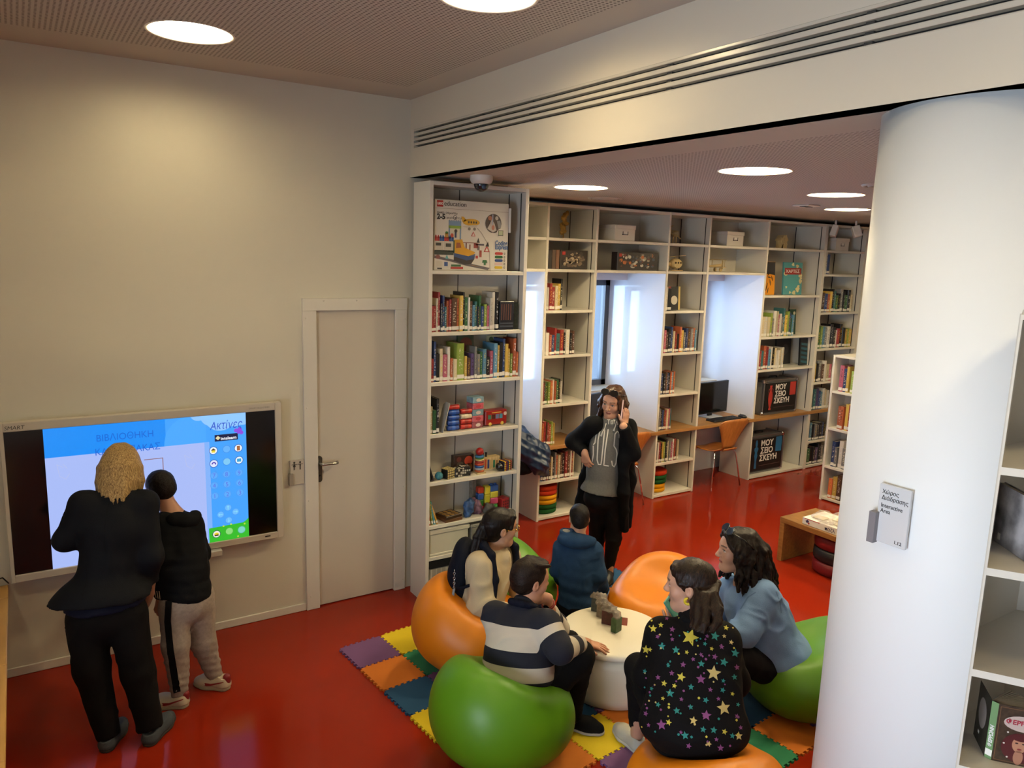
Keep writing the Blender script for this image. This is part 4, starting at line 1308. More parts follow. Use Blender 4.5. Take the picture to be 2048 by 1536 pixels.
for z in (0.045, 0.125):
    link('wing', MB().cbox((0.0, -0.11, z), (0.06, 0.11, z + 0.006), 0.002), WPALE, t)
for y in (-0.09, 0.09):
    for x in (0.008, 0.052):
        stick('wing_strut', [(x, y, 0.05), (x, y, 0.126)], 0.003, t)
link('tailplane', MB().box((-0.14, -0.05, 0.055), (-0.10, 0.05, 0.060)), WPALE, t)
link('rudder', MB().box((-0.14, -0.003, 0.055), (-0.105, 0.003, 0.10)), WPALE, t)
for y in (-0.04, 0.04):
    link('wheel', MB().lathe([(0.0, -0.005), (0.022, -0.005), (0.022, 0.005), (0.0, 0.005)], 14, 0, (0.05, y, 0.022), True, 'y'), WPALE, t)
link('propeller', MB().box((0.118, -0.006, 0.03), (0.124, 0.006, 0.12)), WPALE, t)
t = thing('wooden_windmill', 'small pale wooden house model on top shelf right of boxes', 'model', (7.42, 0.86, 2.666))
link('walls', MB().cbox((-0.05, -0.04, 0), (0.05, 0.04, 0.09), 0.002), WPALE, t)
link('roof', MB().prism([(-0.065, 0.088), (0.065, 0.088), (0.02, 0.15), (-0.02, 0.15)], -0.045, 0.045, 0, 'y'), WPALE, t)
for a in range(4):
    link('sail', MB().box((0.005, -0.006, 0.0), (0.014, -0.002, 0.075)), WPALE, t, (-0.02, -0.045, 0.085), (0, a * PI / 2 + 0.4, 0))
link('door_hole', MB().box((-0.045, -0.0415, 0.0), (-0.02, -0.0395, 0.05)), mat('model_dark'), t)
t = thing('water_bottle', 'clear water bottle with green cap on worktop beside tall bookcase', 'bottle', (3.965, 1.0, GAP[1]))
link('bottle', MB().lathe([(0.0, 0.0), (0.030, 0.0), (0.033, 0.008), (0.033, 0.12), (0.026, 0.15), (0.013, 0.165), (0.013, 0.185)], 24), mat('bottle_clear', '#a8c4d8', 0.06, alpha=0.45, spec=0.8), t)
link('bottle_label', MB().lathe([(0.0335, 0.05), (0.0335, 0.10)], 24, caps=False), mat('label_blue', '#2a4aa0', 0.4), t)
link('cap', MB().lathe([(0.0, 0.200), (0.015, 0.200), (0.015, 0.182), (0.0, 0.182)], 16), mat('cap_green', '#6fae4a', 0.4), t)
t = thing('padded_jacket', 'blue padded jacket slumped over the worktop beside tall bookcase', 'jacket', (3.80, 0.80, 0.0))
s = Sdf()
s.limb([(-0.16, 0.10, 0.82), (0.0, -0.05, 0.80), (0.20, -0.14, 0.70)], [0.11, 0.12, 0.09], 0.06)
s.limb([(0.0, -0.10, 0.74), (0.16, -0.17, 0.60), (0.235, -0.15, 0.50)], [0.10, 0.085, 0.05], 0.06)
s.limb([(-0.1, -0.05, 0.8), (0.05, 0.0, 0.87)], [0.07, 0.06], 0.05)
_rp = ripple(12, 0.006, 40)
s.disp = lambda P: _rp(P) + 0.010 * np.abs(np.sin(P[:, 2] * 45 + P[:, 0] * 25)) - 0.004
link('shell', s.mesh(0.009, 'jacket'), mat('jacket_blue', '#132a4a', 0.38, bump=0.3, bscale=50), t)
s = Sdf().ell((0.06, -0.06, 0.60), (0.14, 0.11, 0.12), None, 0.02)
s.disp = ripple(3, 0.006, 35)
link('lining', s.mesh(0.011, 'lining'), mat('jacket_lining', '#0c0e14', 0.8), t)
# ================================================================ books
BC = {'r': ('red', '#8e1d1c'), 'o': ('orange', '#b4531e'), 'y': ('yellow', '#c29f28'), 'g': ('green', '#2d6438'), 'b': ('blue', '#1d3a70'), 's': ('sky blue', '#467f9e'),
      'w': ('white', '#c6c1b6'), 'k': ('black', '#19191c'), 'n': ('brown', '#553825'), 'p': ('pink', '#ad4c66'), 'v': ('violet', '#4a3768'), 't': ('teal', '#286669'),
      'c': ('cream', '#b9aa84'), 'd': ('grey', '#6e6e6e'), 'l': ('lime', '#7f962a')}
def cover_mat():
    m = bpy.data.materials.new('book_cover')
    m.use_nodes = True
    nt = m.node_tree
    N = nt.nodes
    b = N['Principled BSDF']
    oi = N.new('ShaderNodeObjectInfo')
    tc = N.new('ShaderNodeTexCoord')
    sp = N.new('ShaderNodeSeparateXYZ')
    nt.links.new(tc.outputs['Generated'], sp.inputs[0])
    mp = N.new('ShaderNodeMapping')
    mp.inputs['Scale'].default_value = (1.3, 0.0, 16.0)
    nt.links.new(tc.outputs['Generated'], mp.inputs['Vector'])
    ad = N.new('ShaderNodeVectorMath'); ad.operation = 'ADD'
    cb = N.new('ShaderNodeCombineXYZ')
    mu = N.new('ShaderNodeMath'); mu.operation = 'MULTIPLY'; mu.inputs[1].default_value = 37.0
    nt.links.new(oi.outputs['Random'], mu.inputs[0])
    for i in range(3):
        nt.links.new(mu.outputs[0], cb.inputs[i])
    nt.links.new(mp.outputs[0], ad.inputs[0]); nt.links.new(cb.outputs[0], ad.inputs[1])
    ns = N.new('ShaderNodeTexNoise')
    ns.inputs['Scale'].default_value = 1.6
    ns.inputs['Detail'].default_value = 2
    nt.links.new(ad.outputs[0], ns.inputs['Vector'])
    gt = N.new('ShaderNodeMath'); gt.operation = 'GREATER_THAN'; gt.inputs[1].default_value = 0.56
    nt.links.new(ns.outputs['Fac'], gt.inputs[0])
    def band(sock, a, c):
        g1 = N.new('ShaderNodeMath'); g1.operation = 'GREATER_THAN'; g1.inputs[1].default_value = a
        g2 = N.new('ShaderNodeMath'); g2.operation = 'LESS_THAN'; g2.inputs[1].default_value = c
        nt.links.new(sock, g1.inputs[0]); nt.links.new(sock, g2.inputs[0])
        ml = N.new('ShaderNodeMath'); ml.operation = 'MULTIPLY'
        nt.links.new(g1.outputs[0], ml.inputs[0]); nt.links.new(g2.outputs[0], ml.inputs[1])
        return ml.outputs[0]
    f = band(sp.outputs[2], 0.28, 0.88)
    f2 = band(sp.outputs[0], 0.28, 0.74)
    m1 = N.new('ShaderNodeMath'); m1.operation = 'MULTIPLY'
    nt.links.new(f, m1.inputs[0]); nt.links.new(f2, m1.inputs[1])
    m2 = N.new('ShaderNodeMath'); m2.operation = 'MULTIPLY'
    nt.links.new(m1.outputs[0], m2.inputs[0]); nt.links.new(gt.outputs[0], m2.inputs[1])
    m3 = N.new('ShaderNodeMath'); m3.operation = 'MULTIPLY'; m3.inputs[1].default_value = 0.75
    nt.links.new(m2.outputs[0], m3.inputs[0])
    cr = N.new('ShaderNodeValToRGB')
    cr.color_ramp.interpolation = 'CONSTANT'
    e = cr.color_ramp.elements
    e[0].position = 0.0; e[0].color = lin('#d0c8b4')
    e[1].position = 0.4; e[1].color = lin('#c8a438')
    q = e.new(0.6); q.color = lin('#2a2426')
    q = e.new(0.8); q.color = lin('#cfcfd4')
    nt.links.new(oi.outputs['Random'], cr.inputs[0])
    mx = N.new('ShaderNodeMix'); mx.data_type = 'RGBA'
    nt.links.new(m3.outputs[0], mx.inputs[0])
    nt.links.new(oi.outputs['Color'], mx.inputs[6])
    nt.links.new(cr.outputs[0], mx.inputs[7])
    nt.links.new(mx.outputs[2], b.inputs['Base Color'])
    b.inputs['Roughness'].default_value = 0.35
    return m
COVER = cover_mat()
PAGES = mat('book_pages', '#b9b09a', 0.85)
STICK = mat('spine_sticker', '#d2cec4', 0.5)
def book_base(label):
    b = MB()
    sp = [(0.0, 0.06), (0.06, 0.015), (0.3, 0.0), (0.7, 0.0), (0.94, 0.015), (1.0, 0.06)]
    out = sp + [(1.0, 1.0), (0.0, 1.0)]
    n = len(out)
    vs = [(x, y, 0) for x, y in out] + [(x, y, 1) for x, y in out]
    b.add(vs, [(i, (i + 1) % n, n + (i + 1) % n, n + i) for i in range(n)], 0)
    b.add([(x, y, 0) for x, y in out], [tuple(range(n))[::-1]], 0)
    ix = [(0.1, 0.06), (0.9, 0.06), (0.9, 0.98), (0.1, 0.98)]
    b.add([(x, y, 1) for x, y in out] + [(x, y, 1) for x, y in ix] + [(x, y, 0.985) for x, y in ix],
          [(n, 1, 0), (n, 2, 1), (n + 1, 3, 2, n), (n + 1, 4, 3), (n + 1, 5, 4), (n + 1, n + 2, 6, 5), (n + 2, n + 3, 7, 6), (n + 3, n, 0, 7)], 0)
    b.add([(x, y, 0.985) for x, y in ix], [(0, 1, 2, 3)], 1)
    if label:
        b.add([(0.04, -0.004, 0.05), (0.96, -0.004, 0.05), (0.96, -0.004, 0.165), (0.04, -0.004, 0.165)], [(0, 1, 2, 3)], 2)
    me = b.mesh('book')
    for m in (COVER, PAGES, STICK):
        me.materials.append(m)
    return me
BOOK_FAR = book_base(True)
BOOK_NEAR = book_base(False)
_st = MB().box((0.03, -0.012, 0.05), (0.97, 0.03, 0.155)).mesh('sticker')
_st.materials.append(STICK)
ORD = ['first', 'second', 'third', 'fourth', 'fifth', 'sixth', 'seventh', 'eighth', 'ninth', 'tenth', 'eleventh', 'twelfth', 'thirteenth', 'fourteenth', 'fifteenth', 'sixteenth', 'seventeenth', 'eighteenth', 'nineteenth', 'twentieth',
       '21st', '22nd', '23rd', '24th', '25th', '26th', '27th', '28th', '29th', '30th', '31st', '32nd']
NB = 0
def row(cols, x0, x1, y, z, hmin, hmax, where, near=False, facing='y', seed=0, depth=0.15, lean_last=0, fix=None, end='from the door end'):
    """cols: one letter per book, filling x0..x1"""
    global NB
    r = np.random.RandomState(seed)
    cols = cols.replace(' ', '')
    n = len(cols)
    ws = r.uniform(0.7, 1.4, n)
    if fix:
        for k, v in fix.items():
            ws[k] *= v
    lean = 0.0
    ws = ws / ws.sum() * (x1 - x0 - 0.0006 * n - lean_last * 0.012)
    x = x0
    for i, c in enumerate(cols):
        h = r.uniform(hmin, hmax)
        if c.isupper():
            h = hmax * 1.06
        dd = depth * r.uniform(0.85, 1.0)
        yy = y + r.uniform(0, 0.012)
        nm, hx = BC[c.lower()]
        hs = h - (hmin + hmax) / 2
        size = 'tall ' if hs > (hmax - hmin) * 0.22 else ('short ' if hs < -(hmax - hmin) * 0.22 else '')
        thick = 'thick ' if ws[i] > 0.026 else ('thin ' if ws[i] < 0.012 else '')
        tilt = 0.0
        lab = '%s%s%s book, %s %s, %s' % (size, thick, nm, ORD[i], end, where)
        if i >= n - lean_last:
            tilt = 0.10 + 0.05 * (i - (n - lean_last))
            lab = 'leaning ' + lab
        if facing == 'y':
            loc = (x, yy, z + 0.0006); rot = (0, 0, 0)
        else:
            loc = (yy, x, z + 0.0006); rot = (0, 0, -PI / 2)
        if tilt:
            rot = (0, -tilt, 0) if facing == 'y' else rot
            if facing == 'y':
                loc = (x + math.sin(tilt) * h * 0.35, yy, z + 0.001)
                x += 0.010
        b = link('book', BOOK_NEAR if near else BOOK_FAR, None, None, loc, rot, (ws[i], dd, h))
        v = r.uniform(0.75, 1.25)
        cc = lin(hx); g_ = sum(cc[:3]) / 3 * 0.18
        b.color = tuple(min(1, (q * 0.82 + g_) * v) for q in cc[:3]) + (1,)
        tag(b, lab, 'book', 'books on ' + where)
        if near:
            link('spine_sticker', _st, None, b)
        NB += 1
        x += (ws[i] + 0.0006) * (1 if facing == 'y' else 1)
    return x
BY = -0.318
row('rrcRkbtornoyKgwnstkgblpwWK', 2.348, 2.885, BY, 1.966, 0.17, 0.255, 'second shelf of the tall bookcase', True, seed=1, depth=0.17, fix={9: 2.2, 11: 1.3})
row('rBkcpwocl ynvddgskpsykByylOo', 2.348, 3.070, BY, 1.618, 0.15, 0.265, 'third shelf of the tall bookcase', True, seed=2, depth=0.17, fix={8: 2.6, 4: 1.4})
row('cgK', 2.350, 2.420, BY, 1.25, 0.15, 0.235, 'fourth shelf of the tall bookcase', True, seed=3, depth=0.17)
U2, U3 = 'shelving behind phone woman', 'shelving left of computer'
U4, U5 = 'lettered case shelving', 'far shelving by column'
YB = 0.725
row('kwrrcyK', 4.030, 4.225, YB, 2.01, 0.20, 0.27, 'third row, ' + U2, seed=11, end='from the left')
row('dwobRtrkwkn', 4.030, 4.385, YB, 1.593, 0.18, 0.235, 'fourth row, ' + U2, seed=12, end='from the left')
row('rnglowogkw', 4.030, 4.270, YB, 1.13, 0.20, 0.235, 'fifth row, ' + U2, seed=13, end='from the left')
row('cornroly', 4.030, 4.200, YB, 0.731, 0.19, 0.235, 'worktop, ' + U2, seed=14, end='from the left')
row('sbkvrnckdocnkrnwrc', 4.030, 4.455, YB, 0.385, 0.22, 0.265, 'low row, ' + U2, seed=15, end='from the left')
row('wk', 5.517, 5.610, YB, 1.984, 0.22, 0.245, 'third row, ' + U3, seed=21, end='from the left')
row('vpnkBcrkOydbndos', 5.517, 6.010, YB, 1.55, 0.19, 0.25, 'fourth row, ' + U3, seed=22, end='from the left')
row('kbknbkoso', 5.517, 5.740, YB, 1.115, 0.215, 0.235, 'fifth row, ' + U3, seed=23, end='from the left')
row('cdkbnrcpt', 5.517, 5.715, YB, 0.731, 0.20, 0.235, 'worktop, ' + U3, seed=24, end='from the left')
row('kwrkylkcdpwrnc', 5.517, 5.865, YB, 0.38, 0.20, 0.25, 'low row, ' + U3, seed=25, end='from the left')
row('wcwcldwcpwdTylbgs', 7.015, 7.610, YB, 1.667, 0.20, 0.30, 'third row, ' + U4, seed=31, end='from the left')
row('rrtorswkcwwcw', 7.015, 7.470, YB, 1.29, 0.21, 0.27, 'fourth row, ' + U4, seed=32, end='from the left')
row('rwb', 8.050, 8.170, YB, 2.385, 0.22, 0.27, 'second row, ' + U5, seed=41, end='from the left')
row('rnboyktgkdkgkc', 8.050, 8.690, YB, 1.93, 0.20, 0.28, 'third row, ' + U5, seed=42, end='from the left')
row('gglsdwKkwrKkyly', 8.050, 8.760, YB, 1.492, 0.20, 0.27, 'fourth row, ' + U5, seed=43, end='from the left')
row('ykdnwcp', 8.050, 8.420, YB, 1.08, 0.20, 0.26, 'fifth row, ' + U5, seed=44, end='from the left')
row('ktvbswcw', 8.050, 8.420, YB, 0.731, 0.20, 0.26, 'worktop, ' + U5, seed=45, end='from the left')
row('kskdkkbk', 8.050, 8.420, YB, 0.342, 0.20, 0.25, 'low row, ' + U5, seed=46, end='from the left')
row('tgkkvkd', 8.050, 8.420, YB, 0.035, 0.20, 0.25, 'lowest row, ' + U5, seed=47, end='from the left')
LW = 'low bookcase by column'
for z, cols, sd, k in [(1.197, 'kkwsblybp', 51, 'top row'), (0.80, 'rrorryoo', 52, 'second row'), (0.385, 'wcwpndwdb', 53, 'third row'), (0.04, 'rprdwsnyo', 54, 'lowest row')]:
    row(cols, -0.56, -0.178, 7.145, z, 0.20, 0.30, k + ', ' + LW, facing='x', seed=sd, end='from the column side')
def face_book(x, y, z, w, h, c, lab, deco, lean=0.06):
    t = thing('book', lab, 'book', (x, y, z), 0)
    t.rotation_euler = (lean * -1, 0, 0)
    link('cover', MB().cbox((0, 0, 0.004), (w, 0.003, h), 0.001).cbox((0, 0.016, 0.004), (w, 0.019, h), 0.001).box((0, 0, 0.004), (0.003, 0.019, h)), mat('cov_' + c[1:], c, 0.4), t)
    link('pages', MB().box((0.003, 0.003, 0.006), (w - 0.003, 0.016, h - 0.002)), PAGES, t)
    deco(t, w, h)
    return t
def blob(t, pts, c, lev=1, name='cover_print'):
    link(name, MB().prism(pts, -0.0006 * lev, 0.0, 0, 'y'), mat('ink_' + c[1:], c, 0.45), t)
def deco_map(t, w, h):
    blob(t, [(0.02, h * 0.63), (w - 0.02, h * 0.63), (w - 0.02, h * 0.83), (0.02, h * 0.83)], '#8a2420', 2)
    text('cover_title', 'ΧΑΡΤΕΣ', h * 0.15, mat('print_white'), t, (0.033, -0.0016, h * 0.68), sx=0.98 * (w - 0.05) / (h * 0.15 * 4.05))
    r = np.random.RandomState(4)
    for i in range(14):
        a = r.uniform(0, 2 * PI)
        cx, cz = w / 2 + (w * 0.42) * math.cos(a), h * 0.5 + h * 0.44 * math.sin(a)
        rr = r.uniform(0.012, 0.034)
        pts = [(min(w - 0.002, max(0.002, cx + rr * (1 + 0.4 * math.sin(3 * b + i)) * math.cos(b))), min(h - 0.002, max(0.005, cz + rr * 0.9 * math.sin(b)))) for b in np.linspace(0, 2 * PI, 14, endpoint=False)]
        blob(t, pts, '#c8bb8c', 1)
    blob(t, [(w * 0.74, h * 0.27), (w * 0.80, h * 0.31), (w * 0.88, h * 0.30), (w * 0.86, h * 0.22), (w * 0.78, h * 0.19)], '#c8bb8c', 1)
def deco_story(t, w, h):
    r = np.random.RandomState(8)
    blob(t, [(0.002, h * 0.66), (w - 0.002, h * 0.60), (w - 0.002, h - 0.003), (0.002, h - 0.003)], '#28282c', 1)
    for i in range(9):
        cx, cz = r.uniform(0.02, w - 0.02), r.uniform(0.05, h * 0.66)
        a = r.uniform(0, PI)
        l = r.uniform(0.02, 0.05)
        pts = [(cx + l * math.cos(a) * u - 0.009 * math.sin(a) * v, cz + l * math.sin(a) * u + 0.009 * math.cos(a) * v) for u, v in [(-1, -0.4), (0, -1), (1, -0.3), (1, 0.4), (0.1, 1), (-1, 0.5)]]
        pts = [(min(w - 0.002, max(0.002, p)), min(h - 0.002, max(0.005, q))) for p, q in pts]
        blob(t, pts, '#30281c', 1)
face_book(7.395, 0.76, 2.137, 0.335, 0.375, '#4a8a8e', 'large teal face out atlas with red title panel on shelf', deco_map)
face_book(7.092, 0.77, 2.137, 0.165, 0.375, '#c8831c', 'orange and black face out story book beside the teal atlas', deco_story)
q = link('book', BOOK_FAR, None, None, (7.045, 0.765, 2.1375), (0, 0, 0), (0.04, 0.16, 0.36)); q.color = lin('#5a1a16')
tag(q, 'dark red tall book standing before the orange story book', 'book')
face_book(7.60, 0.93, 1.29, 0.27, 0.34, '#2a2a2e', 'dark photo covered face out book under the third row', lambda t, w, h: [blob(t, disc(0.03 + 0.01 * i, 10, w * (0.25 + 0.12 * i), h * (0.3 + 0.08 * i)), ['#4a4644', '#6a625c', '#5a4a3a', '#3a3a40'][i], 1 + i) for i in range(4)])
face_book(7.845, 0.78, 1.29, 0.145, 0.33, '#12161a', 'black teal face out book at the right of the fourth row', lambda t, w, h: [blob(t, [(0.02, h * (0.12 + 0.16 * i)), (w - 0.01, h * (0.06 + 0.16 * i)), (w - 0.01, h * (0.15 + 0.16 * i)), (0.02, h * (0.2 + 0.16 * i))], '#1d4a58', 1) for i in range(5)])
face_book(7.625, 0.80, 1.667, 0.115, 0.30, '#1c3a2c', 'dark green face out book at the right of third row', lambda t, w, h: [blob(t, disc(0.035, 12, w * 0.4, h * 0.25), '#8a2a18', 1), blob(t, disc(0.02, 10, w * 0.7, h * 0.85), '#b0a890', 1), blob(t, [(0.05, 0.17), (0.075, 0.17), (0.075, 0.2), (0.05, 0.2)], '#c8c0b0', 1)])
face_book(5.620, 0.775, 1.984, 0.165, 0.245, '#b09a5c', 'face out book with black cover and round pale disc', lambda t, w, h: [blob(t, [(0.03, 0.004), (w - 0.028, 0.004), (w - 0.028, h), (0.03, h)], '#16181c', 1), blob(t, [(0.0, 0.004), (0.03, 0.004), (0.03, h), (0.0, h)], '#7a1a1c', 1), blob(t, disc(0.046, 20, 0.078, 0.105), '#b8b2a4', 2)])
face_book(4.335, 0.79, 1.593, 0.10, 0.215, '#b8b0a0', 'white face out book with dark lower half on fourth row', lambda t, w, h: [blob(t, [(0.0, 0.005), (w, 0.005), (w, 0.09), (0.0, 0.09)], '#17141c', 1), blob(t, [(0.0, 0.09), (w, 0.09), (w, 0.14), (0.0, 0.14)], '#7a5a30', 1), blob(t, [(0.02, 0.165), (0.08, 0.165), (0.08, 0.18), (0.02, 0.18)], '#2a2826', 1)])
NVZ = NZ[3] + 0.0005
A1, A2, A3 = (2.1167, -4.1030), (2.1173, -4.1201), (2.1905, -4.0405)
def novel():
    ax = np.array(A2) - np.array(A1)
    t = thing('open_novel', 'thick paperback standing open on the near shelf, woman on cover', 'book', (A1[0], A1[1], NVZ))
    H = NVH
    sp = np.array([A2[0] - A1[0], A2[1] - A1[1]])
    bk = np.array([A3[0] - A1[0], A3[1] - A1[1]])
    su = sp / np.linalg.norm(sp)
    fr = np.array([0.62, -0.78]) * 0.115
    bu = bk / np.linalg.norm(bk) * 0.105
    def slab(name, p, q, m, z0=0.0, z1=H, th=0.0012, par=t, off=0.0):
        d = (q - p) / np.linalg.norm(q - p)
        nn = np.array([-d[1], d[0]])
        p = p + nn * off; q = q + nn * off
        return link(name, MB().prism([tuple(p), tuple(q), tuple(q + nn * th), tuple(p + nn * th)], z0, z1), m, par)
    O = np.zeros(2)
    s1 = slab('spine', O, sp, mat('novel_green', '#6a8a5a', 0.4))
    CV = mat('novel_cover', '#3a2c20', 0.4, vary=0.4, vscale=60)
    f = slab('front_cover', sp, sp + fr, CV)
    b = slab('back_cover', bu, O, mat('novel_back', '#2e2a22', 0.45, vary=0.3, vscale=50))
    fd = fr / np.linalg.norm(fr)
    for k in range(14):
        u = (k + 0.5) / 14
        st = sp * (0.15 + 0.8 * u) + np.array([0.004, 0.003])
        ang = math.atan2(bu[1], bu[0]) * (1 - u) + math.atan2(fd[1], fd[0]) * u
        a0 = math.atan2(bu[1], bu[0]); a1 = math.atan2(fd[1], fd[0])
        while a1 > a0: a1 -= 2 * PI
        ang = a0 + (a1 - a0) * (0.42 + 0.55 * u)
        slab('page_leaf', st, st + np.array([math.cos(ang), math.sin(ang)]) * 0.098, PAGES, 0.002, H - 0.002, 0.0022)
    def fp(u0, u1, z0, z1, c, lev=1):
        p = sp + fr * u0; q = sp + fr * u1
        slab('cover_print', p, q, mat('ink_' + c[1:], c, 0.45), z0 * H, z1 * H, 0.0005, f if False else t, -0.0004 - 0.0003 * lev)
    def foval(cu, cz, ru, rz, c, lev):
        n = 20
        d = fd; nn = np.array([-d[1], d[0]])
        L = np.linalg.norm(fr)
        vs = []
        for i in range(n):
            a = 2 * PI * i / n
            p = sp + d * (cu + ru * math.cos(a)) * L - nn * (0.0004 + 0.0003 * lev)
            vs.append((p[0], p[1], (cz + rz * math.sin(a)) * H))
        link('cover_print', MB().add(vs, [tuple(range(n))]), mat('ink_' + c[1:], c, 0.45), t)
    fp(0.04, 0.99, 0.955, 0.965, '#6a4a32'); fp(0.04, 0.99, 0.03, 0.04, '#6a4a32'); fp(0.04, 0.055, 0.03, 0.96, '#6a4a32')
    foval(0.56, 0.72, 0.42, 0.135, '#b8a49a', 1)
    foval(0.55, 0.30, 0.40, 0.26, '#4a1418', 1)
    foval(0.52, 0.36, 0.155, 0.14, '#a8765c', 2)
    foval(0.52, 0.48, 0.17, 0.06, '#4a1418', 3)
    foval(0.455, 0.385, 0.035, 0.012, '#2a1a18', 3); foval(0.595, 0.385, 0.035, 0.012, '#2a1a18', 3)
    foval(0.525, 0.285, 0.05, 0.014, '#7a2a2c', 3)
    foval(0.52, 0.14, 0.10, 0.13, '#9a6a54', 2)
    for u, z in [(0.2, 0.35), (0.85, 0.42), (0.8, 0.2), (0.3, 0.12), (0.7, 0.1), (0.25, 0.55), (0.9, 0.3)]:
        foval(u, z, 0.022, 0.014, '#c8bcb0', 4)
    a = math.atan2(fd[1], fd[0])
    p0 = sp + fr * 0.18 - np.array([-fd[1], fd[0]]) * 0.0016
    text('cover_title', 'ΦΕΡΡΩΝΗ', 0.0185, mat('ink_a02438', '#a02438', 0.45), t, (p0[0], p0[1], 0.70 * H), (PI / 2, 0, a), extr=0.0002, offset=0.0004)
    sa = math.atan2(su[1], su[0])
    nn = np.array([-su[1], su[0]])
    p0 = sp * 0.78 - nn * 0.0008
    me = text_mesh('ΦΕΡΡΩΝΗ', 0.0135, extr=0.0002, offset=0.0004)
    link('spine_title', me, mat('print_white'), t, (p0[0], p0[1], 0.22 * H), Matrix.Rotation(sa, 3, 'Z').to_euler() if False else (PI / 2, -PI / 2, sa))
    slab('spine_sticker', sp * 0.02, sp * 0.98, mat('label_white'), 0.06 * H, 0.17 * H, 0.0006, t, -0.001)
    n = 20
    d = -bu / np.linalg.norm(bu); nn = np.array([-d[1], d[0]])
    vs = []
    for i in range(n):
        q = 2 * PI * i / n
        p = bu * 0.52 + d * 0.032 * math.cos(q) - nn * 0.0008
        vs.append((p[0], p[1], (0.58 + 0.26 * math.sin(q)) * H))
    link('back_print', MB().add(vs, [tuple(range(n))]), mat('ink_8a7f78', '#8a7f78', 0.5), t)
    p = bu * 0.62 - nn * 0.0010
    vs = [(p[0] + d[0] * u, p[1] + d[1] * u, (0.18 + w) * H) for u, w in [(-0.006, 0), (0.006, 0), (0.006, 0.05), (-0.006, 0.05)]]
    link('back_barcode', MB().add(vs, [(0, 1, 2, 3)]), mat('label_white'), t)
NVH = 0.1652
novel()
B1, B2 = (2.2548, -3.9812), (2.1347, -4.1374)
t = thing('photo_book', 'large book with grey rocky photo cover on the near shelf upper board', 'book', (B1[0], B1[1], NZ[1] + 0.0005))
d_ = np.array([B2[0] - B1[0], B2[1] - B1[1]]); n_ = np.array([-d_[1], d_[0]]) / np.linalg.norm(d_)
for nm, o_, th in (('cover', 0.0, 0.003), ('pages', 0.0032, 0.014), ('cover', 0.0175, 0.003)):
    a_, b_ = n_ * o_, d_ + n_ * o_
    link(nm, MB().prism([tuple(a_), tuple(b_), tuple(b_ + n_ * th), tuple(a_ + n_ * th)], 0.0, 0.165 if nm == 'cover' else 0.162), PAGES if nm == 'pages' else mat('rock_photo', '#918c8c', 0.4, vary=0.75, vscale=16), t)
q_ = d_ / np.linalg.norm(d_)
p_ = q_ * 0.035 - n_ * 0.0008
link('spine_sticker', MB().prism([tuple(p_), tuple(p_ + q_ * 0.012), tuple(p_ + q_ * 0.012 + n_ * 0.0006), tuple(p_ + n_ * 0.0006)], 0.012, 0.030), mat('label_white'), t)
# ================================================================ toys of the tall bookcase
t = thing('train_set_box', 'big white building toy box with yellow train on the top shelf', 'toy box', (2.372, -0.300, 2.3855))
w, h = 0.585, 0.470
link('box', MB().cbox((0, 0, 0), (w, 0.12, h), 0.003), mat('toybox_white', '#c9c3b6', 0.45), t)
link('side_flap', MB().prism([(w, 0.0), (w + 0.012, -0.01), (w + 0.014, -0.008), (w + 0.002, 0.004)], 0.27, 0.44), mat('toybox_white'), t)
def pr(poly, c, lev=1, name='box_print'):
    link(name, MB().prism(poly, -0.0005 * lev, 0.0, 0, 'y'), mat('ink_' + c[1:], c, 0.45), t)
def prb(x0, z0, x1, z1, c, lev=1, name='box_print'):
    pr([(x0 * w, z0 * h), (x1 * w, z0 * h), (x1 * w, z1 * h), (x0 * w, z1 * h)], c, lev, name)
def poly(pts, c, lev=1):
    pr([(x * w, z * h) for x, z in pts], c, lev)
def oval(cx, cz, rx, rz, c, lev=1, n=24):
    poly([(cx + rx * math.cos(2 * PI * i / n), cz + rz * math.sin(2 * PI * i / n)) for i in range(n)], c, lev)
prb(0.0, 0.872, 1.0, 0.878, '#9a9080', 1)
prb(0.025, 0.895, 0.105, 0.985, '#a8281e', 2, 'logo')
def tx(s_, size, x, z, c, **k):
    text('box_text', s_, size, mat('ink_' + c[1:], c, 0.45), t, (x * w, -0.0018, z * h), extr=0.0003, **k)
tx('LEGO', 0.021, 0.030, 0.925, '#e8e2d4', offset=0.001, sx=0.82)
tx('education', 0.044, 0.115, 0.915, '#2a2624')
tx('ЕТН · ГОДИ', 0.018, 0.025, 0.80, '#3a3430') if False else tx('MAKE · 24 pcs/τεμ', 0.020, 0.025, 0.80, '#3a3430')
tx('2-5', 0.048, 0.025, 0.725, '#1c1a18', offset=0.002)
tx('pcs/εκπ/τεμ', 0.022, 0.155, 0.735, '#4a443e')
tx('Coding', 0.046, 0.815, 0.385, '#1d4f86', offset=0.001, sx=0.75)
tx('Express', 0.046, 0.815, 0.325, '#1d4f86', offset=0.001, sx=0.75)
for k, c in enumerate(['#a8241e', '#1d5a2c', '#22407c', '#c9a9a0', '#c9a81e']):
    z = 0.262 - k * 0.052
    pts = [(0.835 + 0.02 * math.cos(a), z + 0.02 * math.sin(a)) for a in np.linspace(PI / 2, 1.5 * PI, 6)] + [(0.91 + 0.02 * math.cos(a), z + 0.02 * math.sin(a)) for a in np.linspace(-PI / 2, PI / 2, 6)]
    poly(pts, c, 2)
    oval(0.955, z, 0.010, 0.017, '#4a4440', 2); oval(0.955, z, 0.005, 0.010, '#c9c3b6', 3)
oval(0.48, 0.70, 0.115, 0.05, '#c9991e', 2)
poly([(0.36, 0.70), (0.345, 0.775), (0.375, 0.775), (0.42, 0.72)], '#c9991e', 2)
poly([(0.36, 0.64), (0.57, 0.67), (0.55, 0.63), (0.42, 0.62)], '#b8b0a0', 3)
